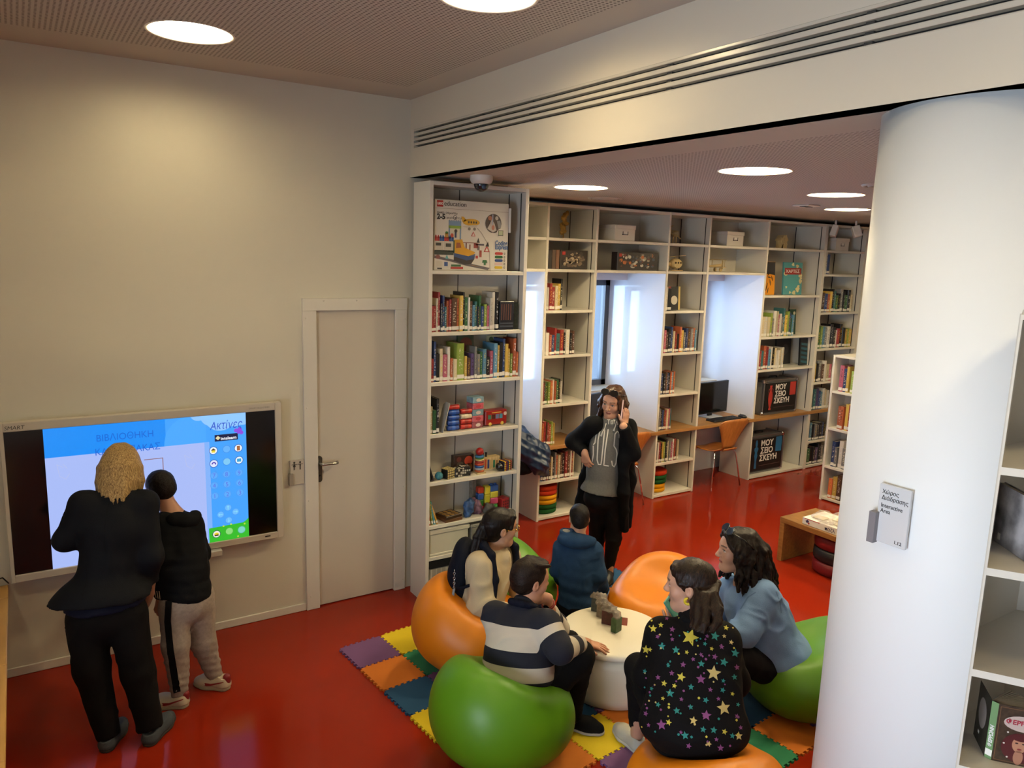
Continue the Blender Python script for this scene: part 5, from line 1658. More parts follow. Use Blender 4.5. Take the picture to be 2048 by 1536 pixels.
for k in range(4):
    oval(0.445 + 0.034 * k, 0.70, 0.010, 0.017, '#2a2420', 4)
for x in (0.455, 0.525):
    oval(x, 0.605, 0.017, 0.022, '#6a6258', 4)
prb(0.18, 0.455, 0.345, 0.635, '#c0b8a4', 1); prb(0.18, 0.635, 0.345, 0.705, '#6c86a0', 2); prb(0.18, 0.60, 0.345, 0.64, '#7a9a3a', 3)
for k in range(7):
    prb(0.182 + 0.024 * k, 0.70, 0.194 + 0.024 * k, 0.72, '#6c86a0', 2)
prb(0.18, 0.43, 0.197, 0.62, '#6c86a0', 3); prb(0.328, 0.43, 0.345, 0.62, '#6c86a0', 3)
oval(0.263, 0.755, 0.024, 0.034, '#4a4a4c', 2); oval(0.263, 0.755, 0.017, 0.025, '#d6d0c4', 3)
prb(0.26, 0.47, 0.285, 0.56, '#2a3a5a', 4); oval(0.275, 0.565, 0.02, 0.025, '#2a2420', 4); oval(0.225, 0.50, 0.02, 0.03, '#a8402a', 4)
prb(-0.0, 0.28, 0.115, 0.42, '#b9b2a2', 2); prb(0.125, 0.27, 0.25, 0.41, '#b9b2a2', 2); prb(0.018, 0.35, 0.085, 0.39, '#26241f', 3); prb(0.145, 0.335, 0.215, 0.385, '#26241f', 3)
prb(0.0, 0.22, 0.25, 0.285, '#1f2a24', 2)
for k in range(8):
    c = ['#a82a24', '#a82a24', '#24508c', '#24508c', '#a82a24', '#a82a24', '#24508c', '#24508c'][k]
    prb(0.003 + 0.031 * k, 0.415, 0.031 + 0.031 * k, 0.475, c, 3); oval(0.017 + 0.031 * k, 0.478, 0.010, 0.022, c, 3)
prb(0.135, 0.47, 0.175, 0.53, '#a8782a', 4); oval(0.155, 0.535, 0.018, 0.02, '#2f6a30', 4)
poly([(0.255, 0.25), (0.255, 0.44), (0.36, 0.45), (0.40, 0.33), (0.54, 0.27), (0.52, 0.235), (0.45, 0.21)], '#c9931a', 4)
poly([(0.28, 0.32), (0.285, 0.40), (0.335, 0.40), (0.35, 0.33)], '#8a4a24', 5)
poly([(0.255, 0.25), (0.45, 0.21), (0.54, 0.245), (0.53, 0.17), (0.42, 0.145), (0.255, 0.20)], '#26416e', 5)
poly([(0.255, 0.20), (0.42, 0.15), (0.53, 0.17), (0.49, 0.10), (0.40, 0.085), (0.255, 0.14)], '#231a20', 5)
prb(0.245, 0.25, 0.262, 0.43, '#26402c', 5)
poly([(0.0, 0.17), (0.2, 0.13), (0.42, 0.07), (0.72, 0.012), (0.75, 0.045), (0.45, 0.11), (0.2, 0.165), (0.0, 0.21)], '#5a5458', 2)
poly([(0.46, 0.09), (0.52, 0.078), (0.62, 0.052), (0.56, 0.065)], '#c9931a', 5)
for (x, z, s_) in [(0.51, 0.53, 0.030), (0.70, 0.32, 0.042)]:
    poly([(x - s_, z - s_), (x + s_, z - s_), (x, z + s_ * 1.3)], '#a8302a', 3); poly([(x - s_ * 0.55, z - s_ * 0.72), (x + s_ * 0.55, z - s_ * 0.72), (x, z + s_ * 0.6)], '#cdc7ba', 4)
for (a, b, c_, d_, col) in [(0.52, 0.33, 0.58, 0.40, '#8a3a34'), (0.55, 0.37, 0.66, 0.395, '#4a4650'), (0.57, 0.30, 0.60, 0.36, '#6a6460'), (0.60, 0.20, 0.63, 0.30, '#8a342a'), (0.55, 0.18, 0.58, 0.22, '#a8342a'), (0.37, 0.40, 0.56, 0.41, '#7a4a40'), (0.41, 0.31, 0.425, 0.40, '#6a3a2a'), (0.46, 0.30, 0.475, 0.38, '#7a4a34'),
                            (0.03, 0.05, 0.10, 0.13, '#c2baa6'), (0.13, 0.06, 0.175, 0.12, '#2a4a80'), (0.22, 0.055, 0.35, 0.085, '#2f5a34'), (0.215, 0.02, 0.38, 0.052, '#9a2f2a'), (0.04, 0.015, 0.10, 0.035, '#2a2826')]:
    prb(a, b, c_, d_, col, 3)
poly([(0.56, 0.41), (0.60, 0.41), (0.58, 0.48)], '#1c1a1a', 4)
poly([(0.68, 0.36), (0.73, 0.36), (0.715, 0.43)], '#2a2624', 4)
poly([(0.64, 0.12), (0.71, 0.12), (0.70, 0.16), (0.65, 0.16)], '#1d5a2c', 3); prb(0.665, 0.085, 0.69, 0.13, '#1d5a2c', 4)
poly([(0.14, 0.165), (0.185, 0.165), (0.163, 0.225)], '#5a9a9c', 4); oval(0.045, 0.19, 0.03, 0.03, '#7a4a44', 4)
for (a, b) in [(0.60, 0.55), (0.66, 0.46), (0.715, 0.32), (0.745, 0.18)]:
    pass
poly([(0.56, 0.62), (0.62, 0.55), (0.69, 0.43), (0.735, 0.28), (0.755, 0.0), (0.76, 0.0), (0.742, 0.285), (0.697, 0.435), (0.627, 0.556), (0.567, 0.625)], '#9a9284', 2)
oval(0.785, 0.70, 0.112, 0.14, '#3a2c28', 2); poly([(0.70, 0.62), (0.76, 0.76), (0.80, 0.70), (0.83, 0.60), (0.78, 0.57)], '#b0a49a', 3); oval(0.735, 0.775, 0.028, 0.033, '#9a6248', 4); oval(0.83, 0.78, 0.022, 0.03, '#b0a8a0', 4); poly([(0.86, 0.62), (0.83, 0.74), (0.88, 0.75), (0.895, 0.66)], '#8a8884', 3); prb(0.765, 0.68, 0.778, 0.83, '#9aa0b4', 5); oval(0.78, 0.64, 0.02, 0.035, '#a86a54', 5)
oval(0.885, 0.565, 0.05, 0.062, '#d2ccc0', 4); prb(0.85, 0.525, 0.925, 0.605, '#26241f', 5); prb(0.858, 0.535, 0.917, 0.597, '#a8b08c', 6)
t = thing('pattern_box', 'dark lattice patterned box leaning at the second shelf right end', 'box', (2.895, -0.312, 1.967), -0.12)
link('box', MB().cbox((0, 0, 0), (0.115, 0.10, 0.205), 0.003), mat('lattice_dark', '#191c26', 0.35), t)
for k in range(5):
    link('lattice_bar', MB().box((0.012 + 0.018 * k, -0.002, 0.07), (0.020 + 0.018 * k, 0.0, 0.185)), mat('lattice_brown', '#5a3a34', 0.45), t)
for k in range(2):
    link('lattice_bar', MB().box((0.005, -0.002, 0.02 + 0.022 * k), (0.11, 0.0, 0.030 + 0.022 * k)), mat('lattice_grey', '#3a404c', 0.45), t)
t = thing('pattern_box', 'narrow dark green flecked box behind the lattice box', 'box', (3.022, -0.30, 1.967), -0.1)
link('box', MB().cbox((0, 0, 0), (0.040, 0.10, 0.195), 0.003), mat('fleck_green', '#1a221c', 0.35, vary=0.7, vscale=70), t)
t = face_book(2.63, -0.20, 1.618, 0.13, 0.30, '#3a4a36', 'dark green arched picture book rising behind the third shelf books', lambda t, w, h: [blob(t, disc(0.05, 16, w / 2, h * 0.8), '#6a3424', 1)])
t = face_book(2.88, -0.19, 1.618, 0.17, 0.295, '#b0ac8c', 'pale cover with blue bird rising behind the third shelf books', lambda t, w, h: [blob(t, disc(0.022, 14, w * 0.72, h * 0.85), '#2f6a8a', 1), blob(t, disc(0.02, 10, w * 0.2, h * 0.9), '#4a5a3c', 1), blob(t, disc(0.016, 10, w * 0.35, h * 0.84), '#4a5a3c', 2)])
t = thing('book_end', 'white curved book end on the fourth shelf', 'book end', (2.452, -0.31, 1.2505), 0)
link('plate', MB().prism([(0.0, 0.0), (0.09, 0.0), (0.09, 0.19), (0.06, 0.215), (0.0, 0.215)], 0.0, 0.004, 0, 'x'), mat('bookend_white', '#a9a49a', 0.4), t, rot=(0, 0.25, 0))
link('base_plate', MB().box((0.0, 0.0, 0.0), (0.06, 0.10, 0.002)), mat('bookend_white'), t)
n = 0
for x, cl in [(2.508, 'bbbbr'), (2.612, 'rrwr')]:
    for k, c in enumerate(cl):
        n += 1
        m = MB().lathe([(0.0, 0.0), (0.017, 0.0), (0.0185, 0.004), (0.0185, 0.084), (0.017, 0.088), (0.0, 0.088)], 16, 0, (0, 0, 0), True, 'x')
        col = {'b': '#1c3f88', 'r': '#a8241c', 'w': '#b9a890'}[c]
        tt = thing('dough_tube', '%s dough tube, %s from the bottom of the %s stack' % ({'b': 'blue', 'r': 'red', 'w': 'cream'}[c], ORD[k], 'blue' if x < 2.55 else 'red'), 'tube', (x, -0.272, 1.2508 + 0.0190 + k * 0.0376), 0, 'dough tubes on the fourth shelf')
        link('tube', m, mat('tube_' + col[1:], col, 0.35), tt)
        link('band', MB().lathe([(0.0187, 0.030), (0.0187, 0.058)], 16, 0, (0, 0, 0), True, 'x', False), mat('tube_band_' + c, {'b': '#2a5ab0', 'r': '#8a1c18', 'w': '#c8bca0'}[c], 0.35), tt)
cl = ['#8a4a50', '#b8606a', '#6a8a94', '#b05460', '#7a98a4']
for k in range(5):
    tt = thing('toy_tin', ['lowest grey pink', 'second pink', 'middle pale blue', 'fourth pink', 'topmost blue'][k] + ' tin of the small square tin tower', 'tin', (2.705, -0.29, 1.2508 + k * 0.0460), 0.10, 'square tin tower')
    link('tin', MB().cbox((0, 0, 0), (0.098, 0.085, 0.0455), 0.004), mat('tin_' + cl[k][1:], cl[k], 0.35, vary=0.25, vscale=45), tt)
    link('tin_print', MB().prism(disc(0.022, 14, 0.05, 0.023, 0.013), -0.001, 0.0, 0, 'y'), mat('tinprint_%d' % (k % 2), ['#c9b8b0', '#a83a44'][k % 2], 0.4), tt)
t = thing('bus_tin', 'red toy bus shaped box lying on the fourth shelf', 'toy', (2.822, -0.275, 1.2508), 0.06)
link('bus_body', MB().cbox((0, 0, 0.006), (0.195, 0.08, 0.115), 0.006), mat('bus_red', '#8e1f1a', 0.3), t)
for k, c in enumerate(['#3a6a58', '#4a2a24', '#5a6a8a', '#3a8098']):
    link('bus_window', MB().box((0.022 + 0.034 * k, -0.0015, 0.052), (0.050 + 0.034 * k, 0.0, 0.085)), mat('buswin_' + c[1:], c, 0.3), t)
for x in (0.042, 0.150):
    link('bus_wheel', MB().lathe([(0.0, -0.002), (0.014, -0.002), (0.014, 0.004), (0.0, 0.004)], 18, 0, (x, 0.0, 0.014), True, 'y'), mat('bus_wheel', '#c9a848', 0.4), t)
link('bus_print', MB().prism(disc(0.014, 14, 0.176, 0.085), -0.0015, 0.0, 0, 'y'), mat('tinprint_0'), t)
link('bus_stripe', MB().box((0.055, -0.0015, 0.096), (0.14, 0.0, 0.102)), mat('bus_wheel'), t)
S5 = 0.9035
for k in range(2):
    q = link('tablet', MB().cbox((0, 0, 0), (0.010, 0.13, 0.125), 0.002), mat('tablet_dark%d' % k, ['#1c1a1c', '#2a2a30'][k], 0.3), None, (2.360 + 0.022 * k, -0.31, S5 + 0.0015), (0, -0.3, 0))
    tag(q, ['black tablet leaning on the fifth shelf side panel', 'dark grey tablet leaning in front of the black one'][k], 'tablet')
s = Sdf().ell((0, 0, 0.028), (0.029, 0.029, 0.029), None, 0.01)
s.disp = ripple(1, 0.0012, 160)
q = link('soft_ball', s.mesh(0.005, 'ball'), mat('ball_teal', '#3f7480', 0.7), None, (2.44, -0.285, S5 + 0.001)); tag(q, 'small teal ball on the fifth shelf of the tall bookcase', 'ball')
def cube_puzzle(x, y, s_, n, base, cells, lab, rot=0.3, rnd=True):
    t = thing('puzzle_cube', lab, 'puzzle', (x, y, S5), rot)
    link('core', MB().cbox((-s_ / 2, -s_ / 2, 0), (s_ / 2, s_ / 2, s_), s_ * 0.10), mat('pz_' + base[1:], base, 0.4), t)
    r = np.random.RandomState(int(x * 100))
    u = s_ / n
    for i in range(n):
        for j in range(n):
            c = cells[(i + j * (n + 1)) % len(cells)] if not rnd else cells[r.randint(len(cells))]
            m = mat('pz_' + c[1:], c, 0.4)
            link('facet', MB().cbox((-s_ / 2 + i * u + u * 0.14, -s_ / 2 - 0.0015, j * u + u * 0.14), (-s_ / 2 + (i + 1) * u - u * 0.14, -s_ / 2 + 0.002, (j + 1) * u - u * 0.14), 0.001), m, t)
            if j < n:
                link('facet', MB().cbox((-s_ / 2 + i * u + u * 0.14, -s_ / 2 + j * u + u * 0.14, s_ - 0.002), (-s_ / 2 + (i + 1) * u - u * 0.14, -s_ / 2 + (j + 1) * u - u * 0.14, s_ + 0.0015), 0.001), m, t)
    return t
cube_puzzle(2.515, -0.275, 0.072, 4, '#15130f', ['#c2b070', '#b8a468', '#c8b880'], 'black and cream chequered puzzle cube on the fifth shelf')
cube_puzzle(2.592, -0.270, 0.062, 3, '#0e0d0c', ['#1a1917', '#b0aa98', '#22201e'], 'black puzzle cube with pale rings beside chequered cube', 0.1)
cube_puzzle(2.662, -0.262, 0.068, 4, '#0e0e0d', ['#b8b4a4', '#17181a', '#2a2c2a'], 'black puzzle cube with white crosses in the middle', -0.1)
cube_puzzle(3.000, -0.280, 0.074, 5, '#1a1830', ['#c9a21e', '#8a2a24', '#2a2a50'], 'striped yellow red puzzle cube near the shelf right end', 0.15, False)
t = thing('game_carton', 'dark red game carton standing at the back of fifth shelf', 'game box', (2.600, -0.215, S5), 0.0)
link('carton', MB().cbox((0, 0, 0), (0.165, 0.05, 0.135), 0.002), mat('carton_dark', '#2a1814', 0.4, vary=0.4, vscale=30), t)
for (x, z, r_, c) in [(0.12, 0.09, 0.035, '#a83a20'), (0.125, 0.04, 0.028, '#8a5a30'), (0.05, 0.06, 0.03, '#4a4034'), (0.04, 0.105, 0.02, '#5a2a24')]:
    link('carton_print', MB().prism(disc(r_, 12, x, z), -0.0008, 0.0, 0, 'y'), mat('ink_' + c[1:], c, 0.45), t)
t = thing('ring_stacker', 'wooden ring stacking toy topped by a red ball', 'toy', (2.782, -0.270, S5))
link('base', MB().cbox((-0.038, -0.038, 0), (0.038, 0.038, 0.012), 0.003), WPALE, t)
zz_ = 0.012
for r_, hh, c in [(0.036, 0.016, '#a8562a'), (0.036, 0.016, '#9a9a9c'), (0.036, 0.018, '#24508c'), (0.035, 0.018, '#a83a20'), (0.034, 0.016, '#8e2420'), (0.033, 0.014, '#b8a468'), (0.032, 0.012, '#3a7a3c'), (0.036, 0.012, '#2a6a9a')]:
    link('ring', MB().lathe([(0.0, zz_), (r_ - 0.004, zz_), (r_, zz_ + hh * 0.3), (r_, zz_ + hh * 0.7), (r_ - 0.004, zz_ + hh), (0.0, zz_ + hh)], 20), mat('ring_' + c[1:], c, 0.35), t)
    zz_ += hh
link('ball', MB().lathe([(0.0, zz_)] + [(0.030 * math.sin(a), zz_ + 0.029 - 0.030 * math.cos(a)) for a in np.linspace(0.3, PI - 0.05, 9)] + [(0.0, zz_ + 0.059)], 20), mat('ball_red', '#9c1a18', 0.3), t)
t = thing('xylophone_box', 'wooden box toy with coloured bars on the fifth shelf', 'toy', (2.835, -0.235, S5), 0.08)
link('frame', MB().cbox((0, 0, 0), (0.155, 0.06, 0.095), 0.002), WPALE, t)
for k, c in enumerate(['#a8402a', '#2a3a7a', '#b8a06a', '#2f7a54', '#9a6a3a']):
    link('bar', MB().cbox((0.014 + 0.026 * k, -0.003, 0.012), (0.030 + 0.026 * k, 0.0, 0.086 - 0.005 * k), 0.001), mat('bar_' + c[1:], c, 0.4), t)
for x, c in ((0.018, '#7a1a1a'), (0.046, '#15151c')):
    link('peg', MB().lathe([(0.006, 0.095), (0.006, 0.118), (0.009, 0.120), (0.009, 0.130), (0.0, 0.132)], 12, 0, (x, 0.03, 0)), mat('peg_' + c[1:], c, 0.4), t)
s = Sdf().ell((0, 0, 0.031), (0.032, 0.032, 0.032), None, 0.01)
q = link('black_ball', s.mesh(0.006, 'bball'), mat('ball_black', '#121215', 0.25), None, (2.948, -0.290, S5 + 0.001)); tag(q, 'black shiny ball before the coloured bar box', 'ball')
S6 = 0.5825
for k, (c, x, tl, nm) in enumerate([('#b0481c', 2.352, 0.10, 'orange'), ('#8a8a2a', 2.372, 0.13, 'olive'), ('#3f8a98', 2.392, 0.20, 'light blue'), ('#c08a24', 2.414, 0.34, 'yellow')]):
    q = link('picture_booklet', BOOK_FAR, None, None, (x, -0.312, S6 + 0.001), (0, -tl, 0), (0.014, 0.14, 0.20 - 0.012 * k)); q.color = lin(c)
    tag(q, nm + ' booklet leaning at the door end of the sixth shelf', 'booklet', 'leaning booklets of the sixth shelf')
for k in range(2):
    t = thing('wooden_game_board', ['lower brown wooden game board on the sixth shelf', 'upper wooden game board with nine round hollows'][k], 'game board', (2.545 - 0.005 * k, -0.255, S6 + 0.0235 * k), 0.10 + 0.1 * k)
    link('board', MB().cbox((-0.075, -0.065, 0), (0.075, 0.065, 0.023), 0.003), mat('board_%d' % k, ['#5a3a22', '#2c190e'][k], 0.45), t)
    if k:
        for i in range(3):
            for j in range(3):
                link('inlay', MB().lathe([(0.0, 0.0245), (0.015, 0.0245), (0.017, 0.023)], 14, 0, (-0.043 + 0.043 * i, -0.038 + 0.038 * j, 0)), mat('inlay', '#8a6a30', 0.45), t)
def bundle(name, x, y, z, rx, ry, rz_, c, lab, seed, amp=0.006):
    t = thing(name, lab, 'cloth', (x, y, z))
    s = Sdf()
    r = np.random.RandomState(seed)
    for i in range(6):
        s.ell((r.uniform(-0.5, 0.5) * rx, r.uniform(-0.4, 0.4) * ry, rz_ * r.uniform(0.35, 0.8)), (rx * 0.6, ry * 0.6, rz_ * 0.55), None, 0.008)
    s.plane((0, 0, 0.0005), (0, 0, -1))
    s.disp = ripple(seed, amp, 75)
    link('cloth', s.mesh(0.006, 'bundle'), mat('bun_%d' % seed, c, 0.6, vary=0.6, vscale=38), t)
bundle('folded_bag', 2.705, -0.262, S6, 0.045, 0.05, 0.105, '#2a4a78', 'blue crumpled bag on the sixth shelf beside game boards', 21)
bundle('folded_bag', 2.775, -0.248, S6, 0.040, 0.045, 0.10, '#6a4a5c', 'mauve crumpled bag beside the blue one', 22)
bundle('folded_bag', 2.852, -0.300, S6, 0.050, 0.03, 0.07, '#3a3a38', 'black flowered bag in front of the block towers', 23)
q = link('long_carton', MB().cbox((0, 0, 0), (0.035, 0.05, 0.26), 0.002), mat('carton_grey', '#7a7266', 0.5, vary=0.4, vscale=30), None, (2.775, -0.185, S6)); tag(q, 'tall narrow grey carton at the back of the sixth shelf', 'carton')
for (x, cl, lab) in [(2.818, ['#b03a5a', '#2f7a34', '#234a8c', '#a8321c'], 'block tower with red top and blue middle'), (2.875, ['#b8502a', '#b8b02a', '#c8bc34'], 'block tower with yellow upper blocks'), (2.935, ['#2f8a3a', '#b84a72', '#bcb43c', '#234f98'], 'wide block tower with blue top beside dice box')]:
    t = thing('block_tower', lab + ' on the sixth shelf', 'blocks', (x, -0.225, S6))
    hh = 0.20 / len(cl)
    for k, c in enumerate(cl):
        wd = 0.024 if x < 2.9 else 0.034
        link('block', MB().cbox((-wd, -0.025, k * hh), (wd, 0.025, (k + 1) * hh - 0.001), 0.006), mat('blk_' + c[1:], c, 0.4), t)
    if x > 2.9:
        for sx in (-0.016, 0.016):
            link('stud', MB().lathe([(0.012, 0.2), (0.012, 0.208), (0.0, 0.21)], 14, 0, (sx, 0, 0)), mat('blk_234f98'), t)
t = thing('dice_box', 'red dotted cube box at the right of sixth shelf', 'box', (3.015, -0.235, S6), 0.2)
link('box', MB().cbox((-0.038, -0.038, 0), (0.038, 0.038, 0.09), 0.004), mat('dice_red', '#8c1c20', 0.4), t)
for i in range(3):
    for j in range(3):
        link('dot', MB().prism(disc(0.007, 10, -0.022 + 0.022 * i, 0.022 + 0.022 * j), -0.0395, -0.038, 0, 'y'), mat('dice_dark', '#4a0e12', 0.5), t)
t = thing('storage_crate', 'white lidded plastic crate under the sixth shelf', 'crate', (2.352, -0.320, 0.3455))
CRM = mat('crate_white', '#bdb7a6', 0.4)
link('body', MB().cbox((0.008, 0.008, 0), (0.325, 0.21, 0.165), 0.006), CRM, t)
link('lid', MB().cbox((0, 0, 0.160), (0.335, 0.215, 0.198), 0.008), CRM, t)
link('rim', MB().cbox((0.004, 0.003, 0.0), (0.33, 0.012, 0.018), 0.003), CRM, t)
t = thing('storage_crate', 'cloudy clear plastic crate beside the white lidded one', 'crate', (2.70, -0.315, 0.3455))
link('body', MB().cbox((0.0, 0.0, 0), (0.34, 0.21, 0.16), 0.006), mat('crate_clear', '#77726a', 0.25), t)
link('lid', MB().cbox((-0.006, -0.005, 0.160), (0.345, 0.215, 0.185), 0.006), mat('crate_lid', '#8c877c', 0.3), t)
t = thing('pattern_crate', 'carton crate with green and orange print on lowest shelf', 'crate', (2.356, -0.318, 0.0355))
link('body', MB().cbox((0, 0, 0), (0.36, 0.20, 0.215), 0.003), mat('carton_stripe', '#9c9686', 0.6), t)
link('print_band', MB().box((0.0, -0.001, 0.0), (0.36, 0.0, 0.055)), mat('band_orange', '#8a4a20', 0.6, vary=0.5, vscale=40), t)
link('print_band', MB().box((0.0, -0.001, 0.056), (0.36, 0.0, 0.125)), mat('band_green', '#3a6a28', 0.6, vary=0.5, vscale=40), t)
link('lid', MB().cbox((-0.004, -0.006, 0.217), (0.366, 0.2, 0.285), 0.004), mat('lid_black', '#1a1a1c', 0.5), t)
for k in range(9):
    link('flute', MB().box((0.012 + 0.04 * k, -0.0015, 0.128), (0.022 + 0.04 * k, 0.0, 0.212)), mat('flute_pale', '#b5af9e', 0.6), t)
# ================================================================ people
def head(S, c, fwd, up, s=1.0, k=0.012, nose=1.0, refine=0.0034):
    """adult head about 0.22 high at s=1; c lies between the ears; returns a point transform"""
    R = frame(fwd, up)
    c = np.asarray(c, float)
    T = lambda x, y, z: c + s * (np.array([x, y, z]) @ R)
    def E(p, r, kk=k, m=0):
        S.ell(T(*p), np.array(r) * s, R, kk * s, m)
    def C(a, b, ra, rb, kk=k, m=0):
        S.cone(T(*a), T(*b), ra * s, rb * s, kk * s, m)
    E((0, -0.014, 0.040), (0.073, 0.093, 0.077), 0.02)
    E((0, 0.030, -0.028), (0.057, 0.060, 0.083), 0.03)
    E((0, 0.040, 0.040), (0.056, 0.052, 0.055), 0.03)
    C((0, 0.068, -0.092), (0, 0.060, -0.085), 0.021, 0.024, 0.025)
    C((-0.045, 0.008, -0.07), (-0.018, 0.056, -0.095), 0.017, 0.018, 0.03)
    C((0.045, 0.008, -0.07), (0.018, 0.056, -0.095), 0.017, 0.018, 0.03)
    for q in (-1, 1):
        E((q * 0.038, 0.055, -0.022), (0.022, 0.027, 0.026), 0.02)           # cheek
        C((q * 0.012, 0.084, 0.032), (q * 0.040, 0.074, 0.030), 0.010, 0.009, 0.014)   # brow ridge
        E((q * 0.031, 0.092, 0.012), (0.017, 0.013, 0.010), 0.010, 1)         # eye socket
        E((q * 0.031, 0.0765, 0.011), (0.0145, 0.0115, 0.0085), 0.004)         # eyeball and lids
        C((q * 0.017, 0.086, 0.018), (q * 0.045, 0.078, 0.0165), 0.0035, 0.003, 0.004)  # upper lid
        E((q * 0.074, -0.010, 0.002), (0.010, 0.019, 0.031), 0.008)           # ear
        E((q * 0.083, -0.006, 0.004), (0.006, 0.009, 0.015), 0.004, 1)
        E((q * 0.009, 0.098, -0.026), (0.008, 0.010, 0.007), 0.006)           # nostril wings
    C((0, 0.084, 0.022), (0, 0.100 + 0.008 * nose, -0.018), 0.0080, 0.0098, 0.012)       # nose
    E((0, 0.102 + 0.007 * nose, -0.022), (0.0095, 0.0095, 0.0085), 0.007)
    C((-0.017, 0.080, -0.053), (0, 0.0895, -0.0515), 0.0045, 0.0065, 0.006)
    C((0.017, 0.080, -0.053), (0, 0.0895, -0.0515), 0.0045, 0.0065, 0.006)
    C((-0.014, 0.080, -0.062), (0.014, 0.080, -0.062), 0.0065, 0.0065, 0.006)
    E((0, 0.0865, -0.0570), (0.020, 0.006, 0.0014), 0.003, 1)                 # mouth line
    S.refine.append((c - 0.135 * s, c + 0.135 * s, refine))
    return c, R, s
def skin_colour(base, heads, lips='#9a4a44', brow='#2a1c16', iris='#2a1a12', hand_tint=None):
    b = np.array(lin(base)[:3]); lp = np.array(lin(lips)[:3]); br = np.array(lin(brow)[:3]); ir = np.array(lin(iris)[:3])
    white = np.array(lin('#c9c2ba')[:3])
    def f(vs):
        col = np.tile(b, (len(vs), 1))
        for c, R, s in heads:
            l = ((vs - c) @ R.T) / s
            x, y, z = np.abs(l[:, 0]), l[:, 1], l[:, 2]
            def mix(m, q, w=1.0):
                col[m] = col[m] * (1 - w) + q * w
            ch = np.exp(-(((x - 0.040) / 0.018) ** 2 + ((z + 0.022) / 0.018) ** 2)) * (y > 0.03)
            col[:] = col * (1 - 0.22 * ch[:, None]) + np.array([0.30, 0.07, 0.05]) * (0.22 * ch[:, None])
            mix((x < 0.021) & (np.abs(z + 0.0575) < 0.0105 - 0.25 * x) & (y > 0.07), lp, 0.75)
            mix((x < 0.019) & (np.abs(z + 0.0570) < 0.0016) & (y > 0.07), np.array([0.05, 0.012, 0.010]), 0.9)
            arch = 0.0335 + 0.004 * np.cos((x - 0.03) * 60)
            mix((x > 0.012) & (x < 0.050) & (np.abs(z - arch) < 0.0042) & (y > 0.05), br, 0.8)
            eye = (((x - 0.031) / 0.0145) ** 2 + ((z - 0.0105) / 0.0062) ** 2 < 1) & (y > 0.05)
            mix(eye, white, 0.9)
            mix(eye & (((x - 0.031) ** 2 + (z - 0.0105) ** 2) < 0.0062 ** 2), ir, 0.95)
            mix((((x - 0.031) / 0.017) ** 2 + ((z - 0.0160) / 0.0030) ** 2 < 1) & (y > 0.05), br, 0.85)
        return col
    return f
def hand(S, w, d, n, side, s=1.0, curl=(0.3, 0.4, 0.3), spread=0.06, thumb=0.7, res=0.0034):
    """w wrist, d towards the fingers, n out of the back of the hand, side: +1 thumb on d x n"""
    w = np.asarray(w, float)
    d = unit(d); n = unit(np.asarray(n, float) - d * np.dot(n, d)); l = np.cross(d, n) * side
    pl = 0.082 * s
    S.cone(w - d * 0.02 * s, w + d * 0.02 * s, 0.023 * s, 0.022 * s, 0.02 * s)
    L = [0.068, 0.077, 0.071, 0.054]
    tips = []
    for i in range(4):
        o = (1.5 - i) * 0.0185 * s
        kn = w + d * (pl - (0.004 if i in (1, 2) else 0.010) * s) + l * o
        S.cone(w + d * 0.012 * s + l * o * 0.55, kn, 0.0135 * s, 0.0115 * s, 0.014 * s)
        a = 0.0
        p = kn
        dd = unit(d + l * (1.5 - i) * spread)
        for j in range(3):
            a += curl[j]
            q = p + (dd * math.cos(a) - n * math.sin(a)) * L[i] * s * (0.42, 0.32, 0.26)[j]
            S.cone(p, q, (0.0092, 0.0084, 0.0078)[j] * s, (0.0084, 0.0078, 0.0066)[j] * s, 0.003 * s)
            p = q
        tips.append(p)
    b = w + d * 0.022 * s + l * 0.022 * s - n * 0.004
    m = b + unit(l * thumb + d * 0.75 - n * 0.25) * 0.042 * s
    t = m + unit(l * thumb * 0.45 + d - n * 0.3) * 0.034 * s
    S.cone(w + d * 0.01 * s, b, 0.014 * s, 0.0145 * s, 0.014 * s)
    S.cone(b, m, 0.0140 * s, 0.0100 * s, 0.008 * s)
    S.cone(m, t, 0.0098 * s, 0.0078 * s, 0.003 * s)
    allp = np.array(tips + [w, t, b])
    S.refine.append((allp.min(0) - 0.02, allp.max(0) + 0.02, res))
    return tips, t
def torso(S, pel, nb, shl, shr, hip, waist, chest, dep, sh=0.055, k=0.07, belly=0.0, low=0.0):
    pel, nb, shl, shr = [np.asarray(q, float) for q in (pel, nb, shl, shr)]
    up = unit(nb - pel); r = unit(shr - shl)
    r = unit(r - up * np.dot(r, up)); f = np.cross(up, r)
    R = np.array([r, f, up])
    H = np.linalg.norm(nb - pel)
    P = lambda t, y=0.0: pel + up * H * t + f * y
    S.ell(P(-0.02 - low), (hip, dep[0], H * 0.22), R, k)
    S.ell(P(0.25, belly * 0.6), (waist * 1.02, dep[1] + belly * 0.3, H * 0.26), R, k)
    S.ell(P(0.45), (waist, dep[1], H * 0.26), R, k)
    S.ell(P(0.68), (chest, dep[2], H * 0.26), R, k)
    S.cone(shl, shr, sh, sh, k)
    S.cone(P(0.85), nb, dep[2] * 0.75, 0.055, k)
    return R, P, H
HAIR = {}
